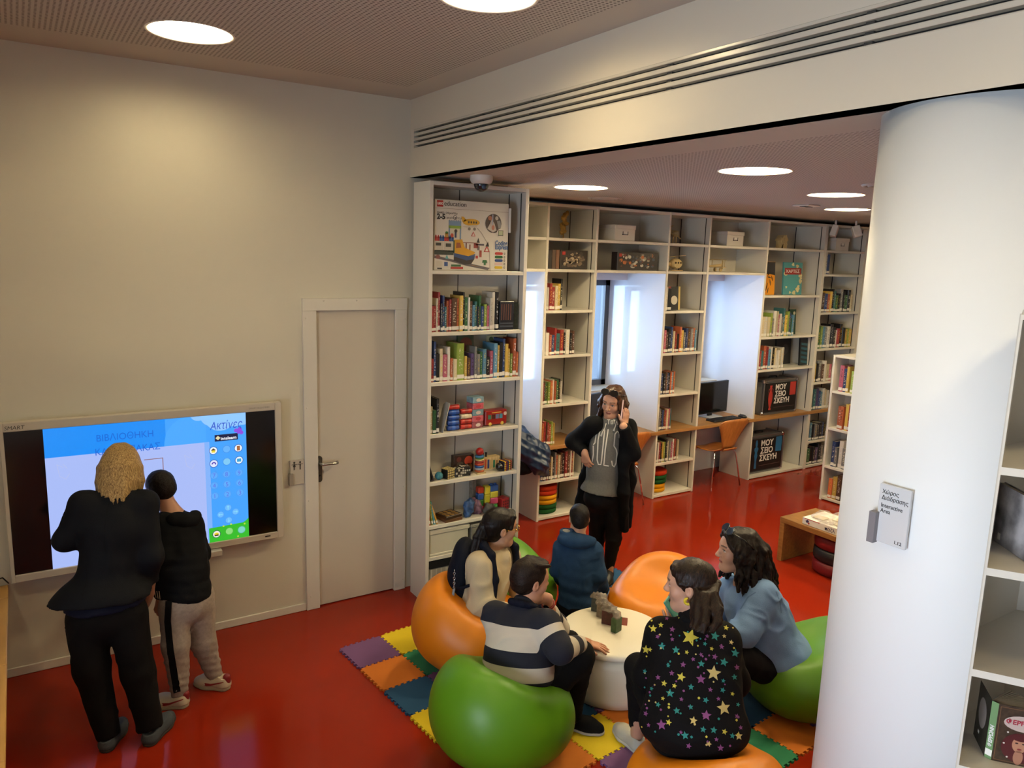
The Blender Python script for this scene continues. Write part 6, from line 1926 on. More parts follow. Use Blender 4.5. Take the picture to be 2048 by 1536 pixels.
def hair_mat(name, c1, c2, rough=0.42, sc=(60, 60, 9)):
    if name in HAIR:
        return HAIR[name]
    m = bpy.data.materials.new(name)
    m.use_nodes = True
    nt = m.node_tree; N = nt.nodes; b = N['Principled BSDF']
    tc = N.new('ShaderNodeTexCoord'); mp = N.new('ShaderNodeMapping'); mp.inputs['Scale'].default_value = sc
    nt.links.new(tc.outputs['Object'], mp.inputs[0])
    n = N.new('ShaderNodeTexNoise'); n.inputs['Scale'].default_value = 2.4; n.inputs['Detail'].default_value = 3; n.inputs['Distortion'].default_value = 0.8
    nt.links.new(mp.outputs[0], n.inputs['Vector'])
    r = N.new('ShaderNodeValToRGB')
    r.color_ramp.elements[0].position = 0.36; r.color_ramp.elements[0].color = lin(c1)
    r.color_ramp.elements[1].position = 0.66; r.color_ramp.elements[1].color = lin(c2)
    nt.links.new(n.outputs['Fac'], r.inputs[0]); nt.links.new(r.outputs[0], b.inputs['Base Color'])
    bp = N.new('ShaderNodeBump'); bp.inputs['Strength'].default_value = 0.5; bp.inputs['Distance'].default_value = 0.004
    nt.links.new(n.outputs['Fac'], bp.inputs['Height']); nt.links.new(bp.outputs[0], b.inputs['Normal'])
    b.inputs['Roughness'].default_value = rough
    b.inputs['Specular IOR Level'].default_value = 0.18
    HAIR[name] = m
    return m
def cap(S, hd, k=0.02, bulge=(1.0, 1.0, 1.0), nape=1.0):
    """scalp shell: covers the skull down to a hairline"""
    c, R, s = hd
    T = lambda x, y, z: c + s * (np.array([x, y, z]) @ R)
    S.ell(T(0, -0.016, 0.044), (0.078 * s * bulge[0], 0.100 * s * bulge[1], 0.083 * s * bulge[2]), R, k * s)
    S.ell(T(0, -0.045, 0.02 * (1 - nape)), (0.071 * s * bulge[0], 0.066 * s * bulge[1], 0.085 * nape * s), R, k * s)
    S.ell(T(0, 0.115, -0.030), (0.072 * s, 0.078 * s, 0.098 * s), R, 0.006 * s, 1)
    return T
class Person:
    def __init__(p, name, label, base, skin):
        p.base = np.array([base[0], base[1], 0.0])
        p.root = thing('person', label, 'person', tuple(p.base), 0, None)
        p.body = Sdf(); p.heads = []
        p.skin = skin
    def add(p, name, S, res, m, parent=None, **k):
        me = S.mesh(res, name, **k)
        me.transform(Matrix.Translation(Vector(-p.base)))
        return link(name, me, m, parent or p.root)
    def raw(p, name, mb, m, parent=None):
        me = mb.mesh(name)
        me.transform(Matrix.Translation(Vector(-p.base)))
        return link(name, me, m, parent or p.root)
    def finish(p, res=0.009, **k):
        return p.add('body', p.body, res, mat('skin_tone', '#b98a70', 0.5, attr='col', bump=0.05, bscale=300), colour=skin_colour(p.skin, p.heads, **k))
    def leg(p, S, hip, knee, ank, r, k=0.05, cut=True, rk=None):
        S.limb([hip, knee, ank], [r[0], r[1], r[2]], k, cut1=cut)
    def limbskin(p, pts, rs):
        p.body.limb(pts, rs, 0.02)
def shoe(p, heel, toe, m_up, m_sole, h=0.075, w=0.042, name='shoe', z0=0.0, extra=None, sock=None, solez=0.018, low=False):
    heel = np.array([heel[0], heel[1], z0]); toe = np.array([toe[0], toe[1], z0])
    d = unit(toe - heel); L = np.linalg.norm(toe - heel)
    r = np.array([d[1], -d[0], 0]); u = np.array([0, 0, 1.0])
    R = np.array([r, d, u])
    S = Sdf()
    q = lambda a, z: heel + d * L * a + u * z
    S.cone(q(0.14, 0.035), q(0.14, h - 0.02), w * 0.82, w * 0.74, 0.02)
    S.cone(q(0.16, 0.030), q(0.62, 0.028), w * 0.86, w * 0.98, 0.03)
    S.cone(q(0.60, 0.026), q(0.84, 0.022), w * 1.0, w * 0.80, 0.03)
    S.cone(q(0.22, h - 0.028), q(0.68, 0.036), w * 0.66, w * 0.62, 0.03)
    S.plane(heel + u * (solez - 0.004), -u)
    S.plane(q(0.14, h), u)
    if not low:
        S.ell(q(0.14, h + 0.004), (w * 0.6, w * 0.75, 0.018), R, 0.005, 1)
    up = p.add(name, S, 0.0055, m_up)
    B = Sdf()
    B.cone(q(0.15, 0.01), q(0.62, 0.01), w * 0.90, w * 1.04, 0.03)
    B.cone(q(0.60, 0.01), q(0.84, 0.01), w * 1.04, w * 0.86, 0.03)
    B.plane(heel + u * solez, u)
    B.plane(heel + u * 0.0008, -u)
    p.add('sole', B, 0.0055, m_sole, up)
    return up, q, R, L
def strokes(bvh, m, paths, w, origin, ax, ay, dirn, name, p, parent, off=0.003, step=0.010):
    """ribbons laid on a surface: paths in (u, v) on the plane origin + u*ax + v*ay, dropped along dirn"""
    b = MB()
    for path in paths:
        pts = []
        for a, c in zip(path[:-1], path[1:]):
            n = max(1, int(math.hypot(c[0] - a[0], c[1] - a[1]) / step))
            for i in range(n):
                t = i / n
                pts.append((a[0] + (c[0] - a[0]) * t, a[1] + (c[1] - a[1]) * t))
        pts.append(path[-1])
        L, Rr = [], []
        for i, q in enumerate(pts):
            a = pts[max(0, i - 1)]; c = pts[min(len(pts) - 1, i + 1)]
            dx, dy = c[0] - a[0], c[1] - a[1]
            l = math.hypot(dx, dy) or 1
            nx, ny = -dy / l * w / 2, dx / l * w / 2
            row = []
            for sg in (1, -1):
                o = np.asarray(origin) + ax * (q[0] + sg * nx) + ay * (q[1] + sg * ny)
                h = bvh.ray_cast(Vector(o), Vector(dirn))
                row.append(None if h[0] is None else np.array(h[0]) + np.array(h[1]) * off)
            L.append(row[0]); Rr.append(row[1])
        for i in range(len(pts) - 1):
            q = [L[i], Rr[i], Rr[i + 1], L[i + 1]]
            if any(x is None for x in q):
                continue
            if np.linalg.norm(q[0] - q[2]) > 0.06:
                continue
            b.add(q, [(0, 1, 2, 3)], 0, True)
    return p.raw(name, b, m, parent)
def bvh_of(S, res):
    me = S.mesh(res, 'tmp')
    t = BVHTree.FromPolygons([v.co[:] for v in me.vertices], [f.vertices[:] for f in me.polygons])
    bpy.data.meshes.remove(me)
    return t
up_ = np.array([0, 0, 1.0])
def aim(P0, back=0.7):
    d = unit(np.asarray(P0, float) - CAMP)
    ax = unit(np.cross(d, up_))
    return np.asarray(P0, float) - d * back, ax, np.cross(ax, d), d
CF = np.array([0.545, 0.839, 0.0]); CR = np.array([0.841, -0.541, 0.0])
CAMP = np.array([0.0, -4.9564, 2.5093])
def mid(a, b, t=0.5):
    return np.asarray(a, float) * (1 - t) + np.asarray(b, float) * t
# ---------------------------------------------------------------- woman in the dark jacket at the screen
def teacher():
    p = Person('person', 'blond woman in dark blazer leaning towards the screen, seen from behind', (0.36, -0.98), '#a87a60')
    B = p.body
    pel, nb = np.array((0.2689, -0.8641, 0.7332)), np.array((0.3579, -0.7789, 1.2576))
    shl, shr = np.array((0.2012, -0.7724, 1.2195)), np.array((0.4755, -0.8076, 1.1924))
    hc = np.array((0.3891, -0.6799, 1.3564))
    hd = head(B, hc, (0.35, 1.0, -0.35), up_, 1.0, refine=0.006); p.heads.append(hd)
    B.cone(hc + V(0, -0.02, -0.05), nb, 0.05, 0.052, 0.03)
    torso(B, pel, nb + V(0, 0, -0.07), shl, shr, 0.15, 0.12, 0.14, (0.10, 0.09, 0.09), 0.04)
    J = Sdf()
    R, P, H = torso(J, pel, nb + V(0, 0, -0.015), shl, shr, 0.190, 0.142, 0.172, (0.140, 0.105, 0.120), 0.056, 0.05)
    r = R[0]
    J.ell(pel + V(-0.025, 0, 0.0), (0.232, 0.155, 0.13), np.array([r, np.cross(up_, r), up_]), 0.07)
    el, wl_ = np.array((0.1139, -0.7634, 1.0444)), np.array((0.1900, -0.5029, 0.9546))
    er, wr = np.array((0.4859, -0.8859, 0.9317)), np.array((0.4798, -0.7388, 0.6714))
    J.limb([shl, el, wl_], [0.062, 0.050, 0.040], 0.05, cut1=True)
    J.limb([shr, er, wr], [0.062, 0.050, 0.040], 0.05, cut1=True)
    J.cone(nb + V(0, 0, -0.01), nb + V(0.0, 0.02, 0.02), 0.066, 0.058, 0.04)
    hem = np.array((0.2373, -0.9389, 0.7562))
    J.plane(hem, V(0.0, 0.0, -1))
    w_ = folds(31, 0.0065, 17, (1, 1, 0.7))
    J.disp = lambda Q: w_(Q) + 0.004 * np.sin(Q[:, 2] * 40 + 14 * Q[:, 0]) * np.clip((1.2 - Q[:, 2]) * 1.2, 0, 0.6)
    jk = p.add('jacket', J, 0.0085, mat('blazer', '#0c0e14', 0.75, bump=0.25, bscale=350))
    tb = bvh_of(J, 0.014)
    f = -np.cross(r, up_);
    for pth in ([(0.0, -0.02), (0.01, -0.25)], [(-0.085, -0.33), (-0.06, -0.46)]):
        strokes(tb, mat('seam_dark', '#0b0c10', 0.8), [pth], 0.004, nb - CF * 0.6, r, up_, CF, 'back_seam', p, jk, 0.001, 0.02)
    T = Sdf()
    T.ell(pel + V(0, 0, -0.03), (0.185, 0.135, 0.115), np.array([r, np.cross(up_, r), up_]), 0.02)
    T.plane(hem + V(0, 0, -0.045), V(0.05, 0.0, -1)); T.plane(hem + V(0, 0, 0.03), up_)
    T.disp = ripple(5, 0.003, 30)
    p.add('blouse', T, 0.009, mat('navy_blouse', '#0d1024', 0.7))
    Q = Sdf()
    hl, hr = np.array((0.1863, -0.8462, 0.6515)), np.array((0.3574, -0.8977, 0.6320))
    kl, kr = np.array((0.1847, -0.8928, 0.4043)), np.array((0.3856, -0.9518, 0.3486))
    al, ar = np.array((0.2367, -0.9743, 0.0512)), np.array((0.4227, -1.0116, 0.0598))
    Q.ell(pel + V(0, 0, -0.07), (0.175, 0.13, 0.14), np.array([r, np.cross(up_, r), up_]), 0.05)
    Q.limb([hl, kl, al], [0.098, 0.084, 0.058], 0.03, cut1=True)
    Q.limb([hr, kr, ar], [0.098, 0.080, 0.062], 0.03, cut1=True)
    w2 = folds(32, 0.006, 20)
    Q.disp = w2
    p.add('trousers', Q, 0.0085, mat('black_trousers', '#0b090a', 0.85, bump=0.2, bscale=200))
    B.limb([hl, kl, al + V(0.0, 0.0, -0.06)], [0.07, 0.05, 0.034], 0.03)
    B.limb([hr, kr, ar + V(0.0, 0.0, -0.06)], [0.07, 0.05, 0.034], 0.03)
    B.limb([shl, el, wl_], [0.045, 0.037, 0.026], 0.03)
    B.limb([shr, er, wr], [0.045, 0.037, 0.026], 0.03)
    hand(B, wl_ + unit(wl_ - el) * 0.02, wl_ - el, (0, 0, 1), -1, 0.95)
    hand(B, wr + unit(wr - er) * 0.02, wr - er, CR, -1, 0.95, (0.4, 0.5, 0.4))
    SM = mat('grey_suede', '#3f4348', 0.8, bump=0.2, bscale=300)
    SO = mat('grey_sole', '#38332f', 0.8)
    for h_, t_ in (((0.207, -1.030), (0.325, -0.795)), ((0.390, -1.082), (0.552, -0.862))):
        o, q, Rr, L = shoe(p, h_, t_, SM, SO, 0.066, 0.041)
        b = MB()
        for a in (0.40, 0.48, 0.56):
            c0 = q(a, 0.069 - 0.035 * (a - 0.3))
            b.tube([c0 - Rr[0] * 0.02 - up_ * 0.004, c0 + up_ * 0.003, c0 + Rr[0] * 0.02 - up_ * 0.004], 0.0028, 5)
        p.raw('laces', b, mat('grey_lace', '#5a5e64', 0.8), o)
    S = Sdf()
    T = cap(S, hd, bulge=(1.06, 1.04, 1.05))
    rr = np.random.RandomState(2)
    for i in range(46):
        a = -1.75 + 3.5 * i / 45 + rr.uniform(-0.04, 0.04)
        x, y = math.sin(a), -math.cos(a)
        L = 0.178 + rr.uniform(-0.03, 0.03) - 0.05 * abs(a) / 1.75
        p0 = T(0.066 * x, -0.02 + 0.085 * y, 0.06)
        p1 = T(0.090 * x, -0.02 + 0.100 * y, 0.0)
        p2 = T(0.098 * x + rr.uniform(-0.006, 0.006), -0.02 + 0.106 * y, -0.07)
        p3 = T(0.088 * x + rr.uniform(-0.014, 0.014), -0.02 + 0.122 * y, -0.07 - (L - 0.07))
        S.limb([p0, p1, p2, p3], [0.014, 0.0145, 0.012, 0.004], 0.010)
    S.disp = ripple(14, 0.0012, 90, dirs=(1, 1, 0.15))
    p.add('hair', S, 0.0058, hair_mat('hair_blond', '#6a5030', '#bb9c66', 0.45, (120, 120, 6)))
    p.finish(0.011)
teacher()
# ---------------------------------------------------------------- boy at the screen
def screen_boy():
    p = Person('person', 'boy in black hoodie and grey track pants touching the screen', (0.70, -0.70), '#a5765c')
    B = p.body
    pel, nb = np.array((0.6718, -0.7086, 0.6096)), np.array((0.6399, -0.6045, 1.0428))
    shl, shr = np.array((0.5755, -0.6342, 1.0002)), np.array((0.7319, -0.5927, 0.9654))
    hc = np.array((0.5882, -0.5470, 1.1713))
    hd = head(B, hc, (-0.35, 1.0, -0.2), unit(V(-0.12, 0, 1)), 0.91, refine=0.006); p.heads.append(hd)
    B.cone(hc + V(0.01, -0.02, -0.05), nb, 0.045, 0.048, 0.03)
    torso(B, pel, nb + V(0, 0, -0.07), shl, shr, 0.11, 0.10, 0.11, (0.08, 0.07, 0.07), 0.035)
    J = Sdf()
    R, P, H = torso(J, pel, nb + V(0, 0, -0.02), shl, shr, 0.135, 0.135, 0.135, (0.112, 0.105, 0.105), 0.052, 0.07)
    el, wl_ = np.array((0.5563, -0.7170, 0.8394)), np.array((0.5408, -0.7069, 0.6157))
    er, wr = np.array((0.7799, -0.5524, 0.7643)), np.array((0.7813, -0.3745, 0.7870))
    J.limb([shl, el, wl_], [0.055, 0.046, 0.036], 0.04, cut1=True)
    J.limb([shr, er, wr], [0.055, 0.048, 0.036], 0.04, cut1=True)
    w1 = folds(41, 0.006, 26)
    J.disp = lambda Q: w1(Q) + 0.0028 * np.sin(Q[:, 2] * 120 + 18 * Q[:, 0] + 8 * Q[:, 1]) * np.clip(1.15 - Q[:, 2] * 1.0, 0, 0.55)
    up = unit(nb - pel)
    J.plane(pel + V(0, 0, -0.015), -unit(V(0.16, 0.0, 1)))  # hem
    HB = mat('black_hoodie', '#08090c', 0.85, bump=0.25, bscale=260)
    jk = p.add('hoodie', J, 0.0075, HB)
    S = Sdf()
    hq = np.array((0.6876, -0.6474, 1.0081))
    S.ell(hq, (0.075, 0.060, 0.046), frame(V(-0.3, 1, 0), V(0.35, 0, 1)), 0.02)
    S.cone(np.array((0.6206, -0.6754, 1.0342)), np.array((0.7449, -0.6488, 1.0278)), 0.034, 0.028, 0.04)
    S.ell(hq + V(0, 0.02, 0.04), (0.055, 0.04, 0.02), frame(V(-0.3, 1, 0), V(0.35, 0, 1)), 0.02, 1)
    S.disp = ripple(43, 0.0025, 40)
    p.add('hood', S, 0.007, HB)
    WP = mat('stripe_white', '#b9aa8c', 0.7)
    tb = bvh_of(J, 0.012)
    strokes(tb, WP, [[(-0.014, 0.045), (-0.006, 0.0)], [(0.0, 0.05), (0.006, 0.0)], [(0.014, 0.052), (0.016, 0.004)]], 0.005, wl_ - CF * 0.4 + V(0, 0, 0.01), CR, up_, CF, 'cuff_stripe', p, jk, 0.0015)
    Q = Sdf()
    r = unit(V(R[0][0], R[0][1], 0))
    hl, hr = np.array((0.6066, -0.7259, 0.5822)), np.array((0.7316, -0.6879, 0.5815))
    kl, kr = np.array((0.5935, -0.7650, 0.3548)), np.array((0.7478, -0.6746, 0.3007))
    al, ar = np.array((0.6005, -0.7755, 0.0672)), np.array((0.8068, -0.6771, 0.0631))
    Q.ell(pel + V(0.0, 0, -0.05), (0.135, 0.115, 0.12), np.array([r, np.cross(up_, r), up_]), 0.05)
    Q.limb([hl, kl, al], [0.086, 0.070, 0.045], 0.03, cut1=True)
    Q.limb([hr, kr, ar], [0.086, 0.070, 0.045], 0.03, cut1=True)
    w2 = folds(42, 0.006, 26)
    Q.disp = lambda X: w2(X) + 0.0022 * np.sin(X[:, 2] * 150 + 40 * X[:, 1] + 25 * X[:, 0]) * np.clip(0.38 - X[:, 2], 0, 0.25) * 4
    tr = p.add('track_pants', Q, 0.0075, mat('grey_marl', '#8d8076', 0.9, bump=0.3, bscale=400, vary=0.12, vscale=60))
    tb = bvh_of(Q, 0.012)
    o, ax, ay, dr = aim((0.5687, -0.7370, 0.3187))
    strokes(tb, mat('stripe_black', '#0a0a0c', 0.8), [[(0.008, 0.25), (-0.002, 0.15), (0.004, 0.0), (0.014, -0.1), (0.026, -0.222)]], 0.030, o, ax, ay, dr, 'side_stripe', p, tr, 0.007, 0.008)
    B.limb([hl, kl, al + V(0, 0, -0.05)], [0.06, 0.045, 0.030], 0.03)
    B.limb([hr, kr, ar + V(0, 0, -0.05)], [0.06, 0.045, 0.030], 0.03)
    B.limb([shl, el, wl_], [0.038, 0.032, 0.022], 0.03)
    B.limb([shr, er, wr], [0.038, 0.032, 0.022], 0.03)
    hand(B, wl_ + V(-0.006, 0, -0.015), V(-0.18, 0.05, -1), V(-0.8, -0.5, 0), -1, 0.80, (0.4, 0.5, 0.4))
    hand(B, wr + unit(wr - er) * 0.01, wr - er, (0, 0, 1), 1, 0.80)
    WS = mat('sneaker_white', '#b3a58e', 0.6)
    RS = mat('sneaker_red', '#7a1418', 0.5)
    for (h_, t_), sd in ((((0.638, -0.806), (0.450, -0.700)), 1), (((0.868, -0.752), (0.708, -0.592)), 1)):
        o, q, Rr, L = shoe(p, h_, t_, WS, mat('sneaker_sole', '#9c9078', 0.7), 0.078, 0.040, solez=0.024)
        for sgn in (1, -1):
            n = Rr[0] * sgn
            b = MB()
            for i, (a, z, w) in enumerate([(0.50, 0.045, 0.004)]):
                pts = [(0.62, 0.034), (0.52, 0.030), (0.40, 0.034), (0.05, 0.062)]
            tops = [(0.62, 0.040), (0.55, 0.046), (0.40, 0.045), (0.05, 0.066)]
            vs = []
            for (a, z), (a2, z2) in zip(pts, tops):
                wd = (0.0455 if a < 0.5 else 0.0470) if a > 0.1 else 0.0395
                vs += [q(a, z) + n * wd, q(a2, z2) + n * (wd - 0.0025)]
            fs = [(2 * i, 2 * i + 2, 2 * i + 3, 2 * i + 1) for i in range(3)]
            b.add(vs, fs if sgn > 0 else [f[::-1] for f in fs], 0, True)
            p.raw('shoe_stripe', b, RS, o)
        S = Sdf().cone(q(0.07, 0.052), q(0.065, 0.074), 0.0235, 0.0215, 0.01)
        p.add('heel_tab', S, 0.006, RS, o)
    S = Sdf()
    T = cap(S, hd, bulge=(0.98, 0.98, 0.98), nape=0.72)
    S.disp = ripple(44, 0.001, 150)
    p.add('hair', S, 0.006, hair_mat('hair_black_short', '#0d0b0b', '#1c1614', 0.55, (90, 90, 90)))
    p.finish(0.010)
screen_boy()
# ---------------------------------------------------------------- woman on the phone
def phone_woman():
    p = Person('person', 'woman with long brown hair talking on a phone, grey lettered sweatshirt', (3.76, -0.62), '#b98a70')
    B = p.body
    pel, nb = np.array((3.6942, -0.6099, 0.7352)), np.array((3.7063, -0.6416, 1.2701))
    shl, shr = np.array((3.8534, -0.6656, 1.2217)), np.array((3.5644, -0.5971, 1.2514))
    hc = np.array((3.7018, -0.6625, 1.4363))
    hd = head(B, hc, unit(-CF * 0.90 - CR * 0.52 + V(0, 0, -0.26)), unit(V(0.03, 0, 1) + CR * 0.10), 0.98, refine=0.0032); p.heads.append(hd)
    B.cone(hc + CF * 0.02 + V(0, 0, -0.06), nb, 0.050, 0.052, 0.03)
    torso(B, pel, nb + V(0, 0, -0.07), shl, shr, 0.13, 0.11, 0.12, (0.09, 0.08, 0.08), 0.035)
    J = Sdf()
    R, P, H = torso(J, pel, nb + V(0, 0, -0.02), shl, shr, 0.165, 0.140, 0.150, (0.125, 0.108, 0.115), 0.045, 0.07)
    fw = R[1]
    J.ell(pel + V(0, 0, -0.03), (0.178, 0.135, 0.12), np.array([R[0], fw, R[2]]), 0.06)
    J.cone(nb + V(0, 0, -0.01), nb - CF * 0.01 + V(0, 0, 0.012), 0.074, 0.068, 0.03)
    hem = np.array((3.6146, -0.6893, 0.7300))
    J.plane(hem, unit(-up_ + CR * -0.12))
    w1 = folds(51, 0.004, 20)
    J.disp = w1
    GM = mat('sweat_grey', '#63625f', 0.9, bump=0.3, bscale=420, vary=0.10, vscale=90)
    jk = p.add('sweatshirt', J, 0.007, GM)
    tb = bvh_of(J, 0.011)
    WT2 = mat('print_chalk', '#cbc7bc', 0.6)
    o, ax, ay, dr = aim((3.6007, -0.6803, 0.9839))
    k_ = 1.0 / 1522 * 5.62
    def px(pts):
        return [((x - 1202) * k_, -(y - 925) * k_) for x, y in pts]
    letters = [
        [(1186, 862), (1188, 858), (1190, 866), (1188, 886), (1185, 890)], [(1185, 892), (1186, 910), (1184, 926)],
        [(1197, 857), (1194, 880), (1194, 920), (1197, 929), (1202, 929), (1203, 920), (1205, 880), (1206, 858)],
        [(1213, 857), (1209, 900), (1208, 930), (1218, 931)],
        [(1236, 874), (1235, 863), (1231, 860), (1227, 866), (1226, 890), (1231, 897), (1233, 905), (1232, 924), (1229, 932), (1225, 929), (1223, 920)],
        [(1244, 866), (1239, 870), (1238, 930), (1245, 932)], [(1239, 896), (1244, 896)]]
    strokes(tb, WT2, [px(l) for l in letters], 0.0085, o, ax, ay, dr, 'lettering', p, jk, 0.0022)
    small = [[(1210, 838), (1216, 838)], [(1213, 838), (1213, 847)], [(1218, 840), (1218, 846), (1221, 846), (1221, 839), (1218, 840)], [(1222, 838), (1226, 838)], [(1224, 838), (1224, 846)], [(1227, 847), (1229, 839), (1231, 847)], [(1233, 838), (1233, 846), (1236, 846)]]
    strokes(tb, WT2, [px(l) for l in small], 0.0045, o, ax, ay, dr, 'lettering', p, jk, 0.0022)
    for pts in ([(1208, 845), (1206, 855), (1202, 862), (1199, 872)], [(1228, 846), (1226, 853), (1224, 860)]):
        b = MB(); q = []
        for x, y in pts:
            u = px([(x, y)])[0]
            h = tb.ray_cast(Vector(o + ax * u[0] + ay * u[1]), Vector(dr))
            if h[0] is not None:
                q.append(np.array(h[0]) - CF * 0.007)
        if len(q) > 1:
            b.tube(q, [0.004] * (len(q) - 1) + [0.009], 7)
            p.raw('draw_cord', b, WT2, jk)
    K = Sdf()
    er, wr = np.array((3.5137, -0.4450, 1.1064)), np.array((3.5001, -0.6030, 1.0509))
    el, wl_ = np.array((3.7992, -0.7974, 1.0622)), np.array((3.6758, -0.8244, 1.2841))
    K.limb([shr + V(0, 0, 0.005), er, wr], [0.066, 0.058, 0.044], 0.04, cut1=True)
    K.limb([shl + V(0, 0, 0.005), el, wl_], [0.066, 0.062, 0.046], 0.04, cut1=True)
    K.cone(nb + CF * 0.055 + V(0, 0, 0.01), shr, 0.045, 0.062, 0.05)
    K.cone(nb + CF * 0.055 + V(0, 0, 0.01), shl, 0.045, 0.062, 0.05)
    bk = -fw
    for t, rr in ((0.8, 0.145), (0.45, 0.150), (0.1, 0.175), (-0.25, 0.19)):
        K.ell(P(t) + bk * 0.085, (rr, 0.075, H * 0.32), R, 0.06)
    fl = [np.array((3.7483, -0.7643, 1.2069)), np.array((3.7280, -0.7868, 1.0141)), np.array((3.7397, -0.7945, 0.7613)), np.array((3.8078, -0.7553, 0.4313))]
    K.limb(fl, [0.040, 0.042, 0.045, 0.036], 0.04, cut1=True)
    K.limb([shl + V(0, 0, -0.03), np.array((3.8754, -0.7038, 0.8157)), np.array((3.9036, -0.6744, 0.4368))], [0.06, 0.045, 0.035], 0.06)
    w2 = folds(52, 0.007, 22)
    K.disp = w2
    p.add('cardigan', K, 0.0075, mat('black_knit', '#08090d', 0.9, bump=0.35, bscale=300))
    Q = Sdf()
    hl, hr = np.array((3.7506, -0.6704, 0.7041)), np.array((3.6600, -0.5877, 0.7018))
    kl, kr = np.array((3.7527, -0.6956, 0.3643)), np.array((3.7104, -0.5490, 0.3219))
    al, ar = np.array((3.7582, -0.6515, 0.0836)), np.array((3.7672, -0.4905, 0.0118))
    Q.ell(pel + V(0, 0, -0.06), (0.155, 0.12, 0.12), np.array([R[0], fw, R[2]]), 0.05)
    Q.limb([hl, kl, al], [0.088, 0.062, 0.040], 0.02, cut1=True)
    Q.limb([hr, kr, ar], [0.088, 0.062, 0.040], 0.02, cut1=True)
    Q.disp = folds(53, 0.005, 24)
    p.add('leggings', Q, 0.008, mat('black_leggings', '#0a090c', 0.7))
    B.limb([hl, kl, al + V(0, 0, -0.06)], [0.07, 0.045, 0.032], 0.02)
    B.limb([hr, kr, ar + V(0, 0, -0.06)], [0.07, 0.045, 0.032], 0.02)
    B.limb([shl, el, wl_], [0.045, 0.037, 0.025], 0.03)
    B.limb([shr, er, wr], [0.045, 0.037, 0.025], 0.03)
    for a in (al, ar):
        S = Sdf().cone(a + V(0, 0, -0.004), a + V(0, 0, -0.022), 0.040, 0.040, 0.01, 0, True, True)
        p.add('trouser_cuff', S, 0.006, mat('cuff_pale', '#8a8884', 0.7))
    BS = mat('black_boot', '#0b0b0d', 0.5)
    for a in (al, ar):
        toe = np.array([a[0], a[1]]) + unit(-CF - CR * 0.25)[:2] * 0.17
        heel = np.array([a[0], a[1]]) + unit(CF + CR * 0.25)[:2] * 0.05
        shoe(p, heel, toe, BS, mat('boot_sole', '#101012', 0.7), 0.10, 0.043, z0=0.012)
    hand(B, wr, unit(-CF * 0.05 + CR * 0.28 + V(0, 0, -0.95)), unit(-CF * 0.75 - CR * 0.6), 1, 0.92, (0.35, 0.4, 0.3), 0.10)
    c, Rh, s = hd
    T = lambda x, y, z: c + s * (np.array([x, y, z]) @ Rh)
    pc = T(-0.094, 0.030, -0.030)
    ad = unit(Rh.T @ V(-0.10, 0.42, -0.90)); sd = unit(Rh.T @ V(-0.94, -0.20, 0.0))
    sd = unit(sd - ad * np.dot(sd, ad)); cd = np.cross(ad, sd)
    b = MB()
    vs = []
    for dz in (-1, 1):
        for da, dc in ((-1, -1), (1, -1), (1, 1), (-1, 1)):
            vs.append(pc + ad * da * 0.074 + cd * dc * 0.036 + sd * dz * 0.0045)
    b.add(vs, [(0, 3, 2, 1), (4, 5, 6, 7), (0, 1, 5, 4), (1, 2, 6, 5), (2, 3, 7, 6), (3, 0, 4, 7)])
    q = link('phone', b, mat('phone_rose', '#c9a296', 0.25), None); tag(q, 'rose coloured phone held at the ear by the standing woman', 'phone')
    wp = T(-0.125, 0.055, -0.135)
    B.cone(wl_, wp, 0.026, 0.024, 0.02)
    hand(B, wp, unit(Rh.T @ V(-0.02, -0.25, 1.0)), unit(Rh.T @ V(-1.0, 0.35, 0.0)), -1, 0.92, (0.22, 0.35, 0.30), 0.06, 0.9, 0.0032)
    S = Sdf()
    cap(S, hd, bulge=(1.04, 1.03, 1.04))
    rr = np.random.RandomState(8)
    for i in range(40):
        a = -2.25 + 4.5 * i / 39 + rr.uniform(-0.05, 0.05)
        x, y = math.sin(a), -math.cos(a)
        if abs(a) > 1.9 and a < 0:
            pass
        L = 0.27 + rr.uniform(-0.05, 0.03)
        pts = [T(0.05 * x, -0.01 + 0.07 * y, 0.095), T(0.082 * x, -0.01 + 0.092 * y, 0.03)]
        wv = rr.uniform(0, 6)
        n = 6
        for j in range(1, n + 1):
            t = j / n
            flare = 0.092 + 0.022 * t + 0.012 * math.sin(wv + 11 * t)
            yy = (-0.012 + 0.090 * y) * (1 - 0.25 * t) - 0.01 * t
            pts.append(T(flare * x * (1.0 if abs(x) > 0.3 else 0.9), yy + 0.013 * math.cos(wv + 11 * t), 0.03 - L * t))
        S.limb(pts, [0.016, 0.017] + [0.017 - 0.0015 * j for j in range(n)], 0.007)
    S.cone(T(0.052, 0.045, 0.085), T(0.080, 0.045, -0.02), 0.013, 0.014, 0.012)
    S.cone(T(0.0, 0.058, 0.105), T(0.056, 0.048, 0.078), 0.014, 0.014, 0.012)
    S.cone(T(0.0, 0.058, 0.105), T(-0.056, 0.048, 0.078), 0.014, 0.014, 0.012)
    S.cone(T(-0.056, 0.048, 0.078), T(-0.080, 0.030, 0.0), 0.013, 0.012, 0.012)
    S.disp = ripple(54, 0.0014, 110)
    p.add('hair', S, 0.0056, hair_mat('hair_brown', '#1e120c', '#4c2f1e', 0.38, (45, 45, 8)))
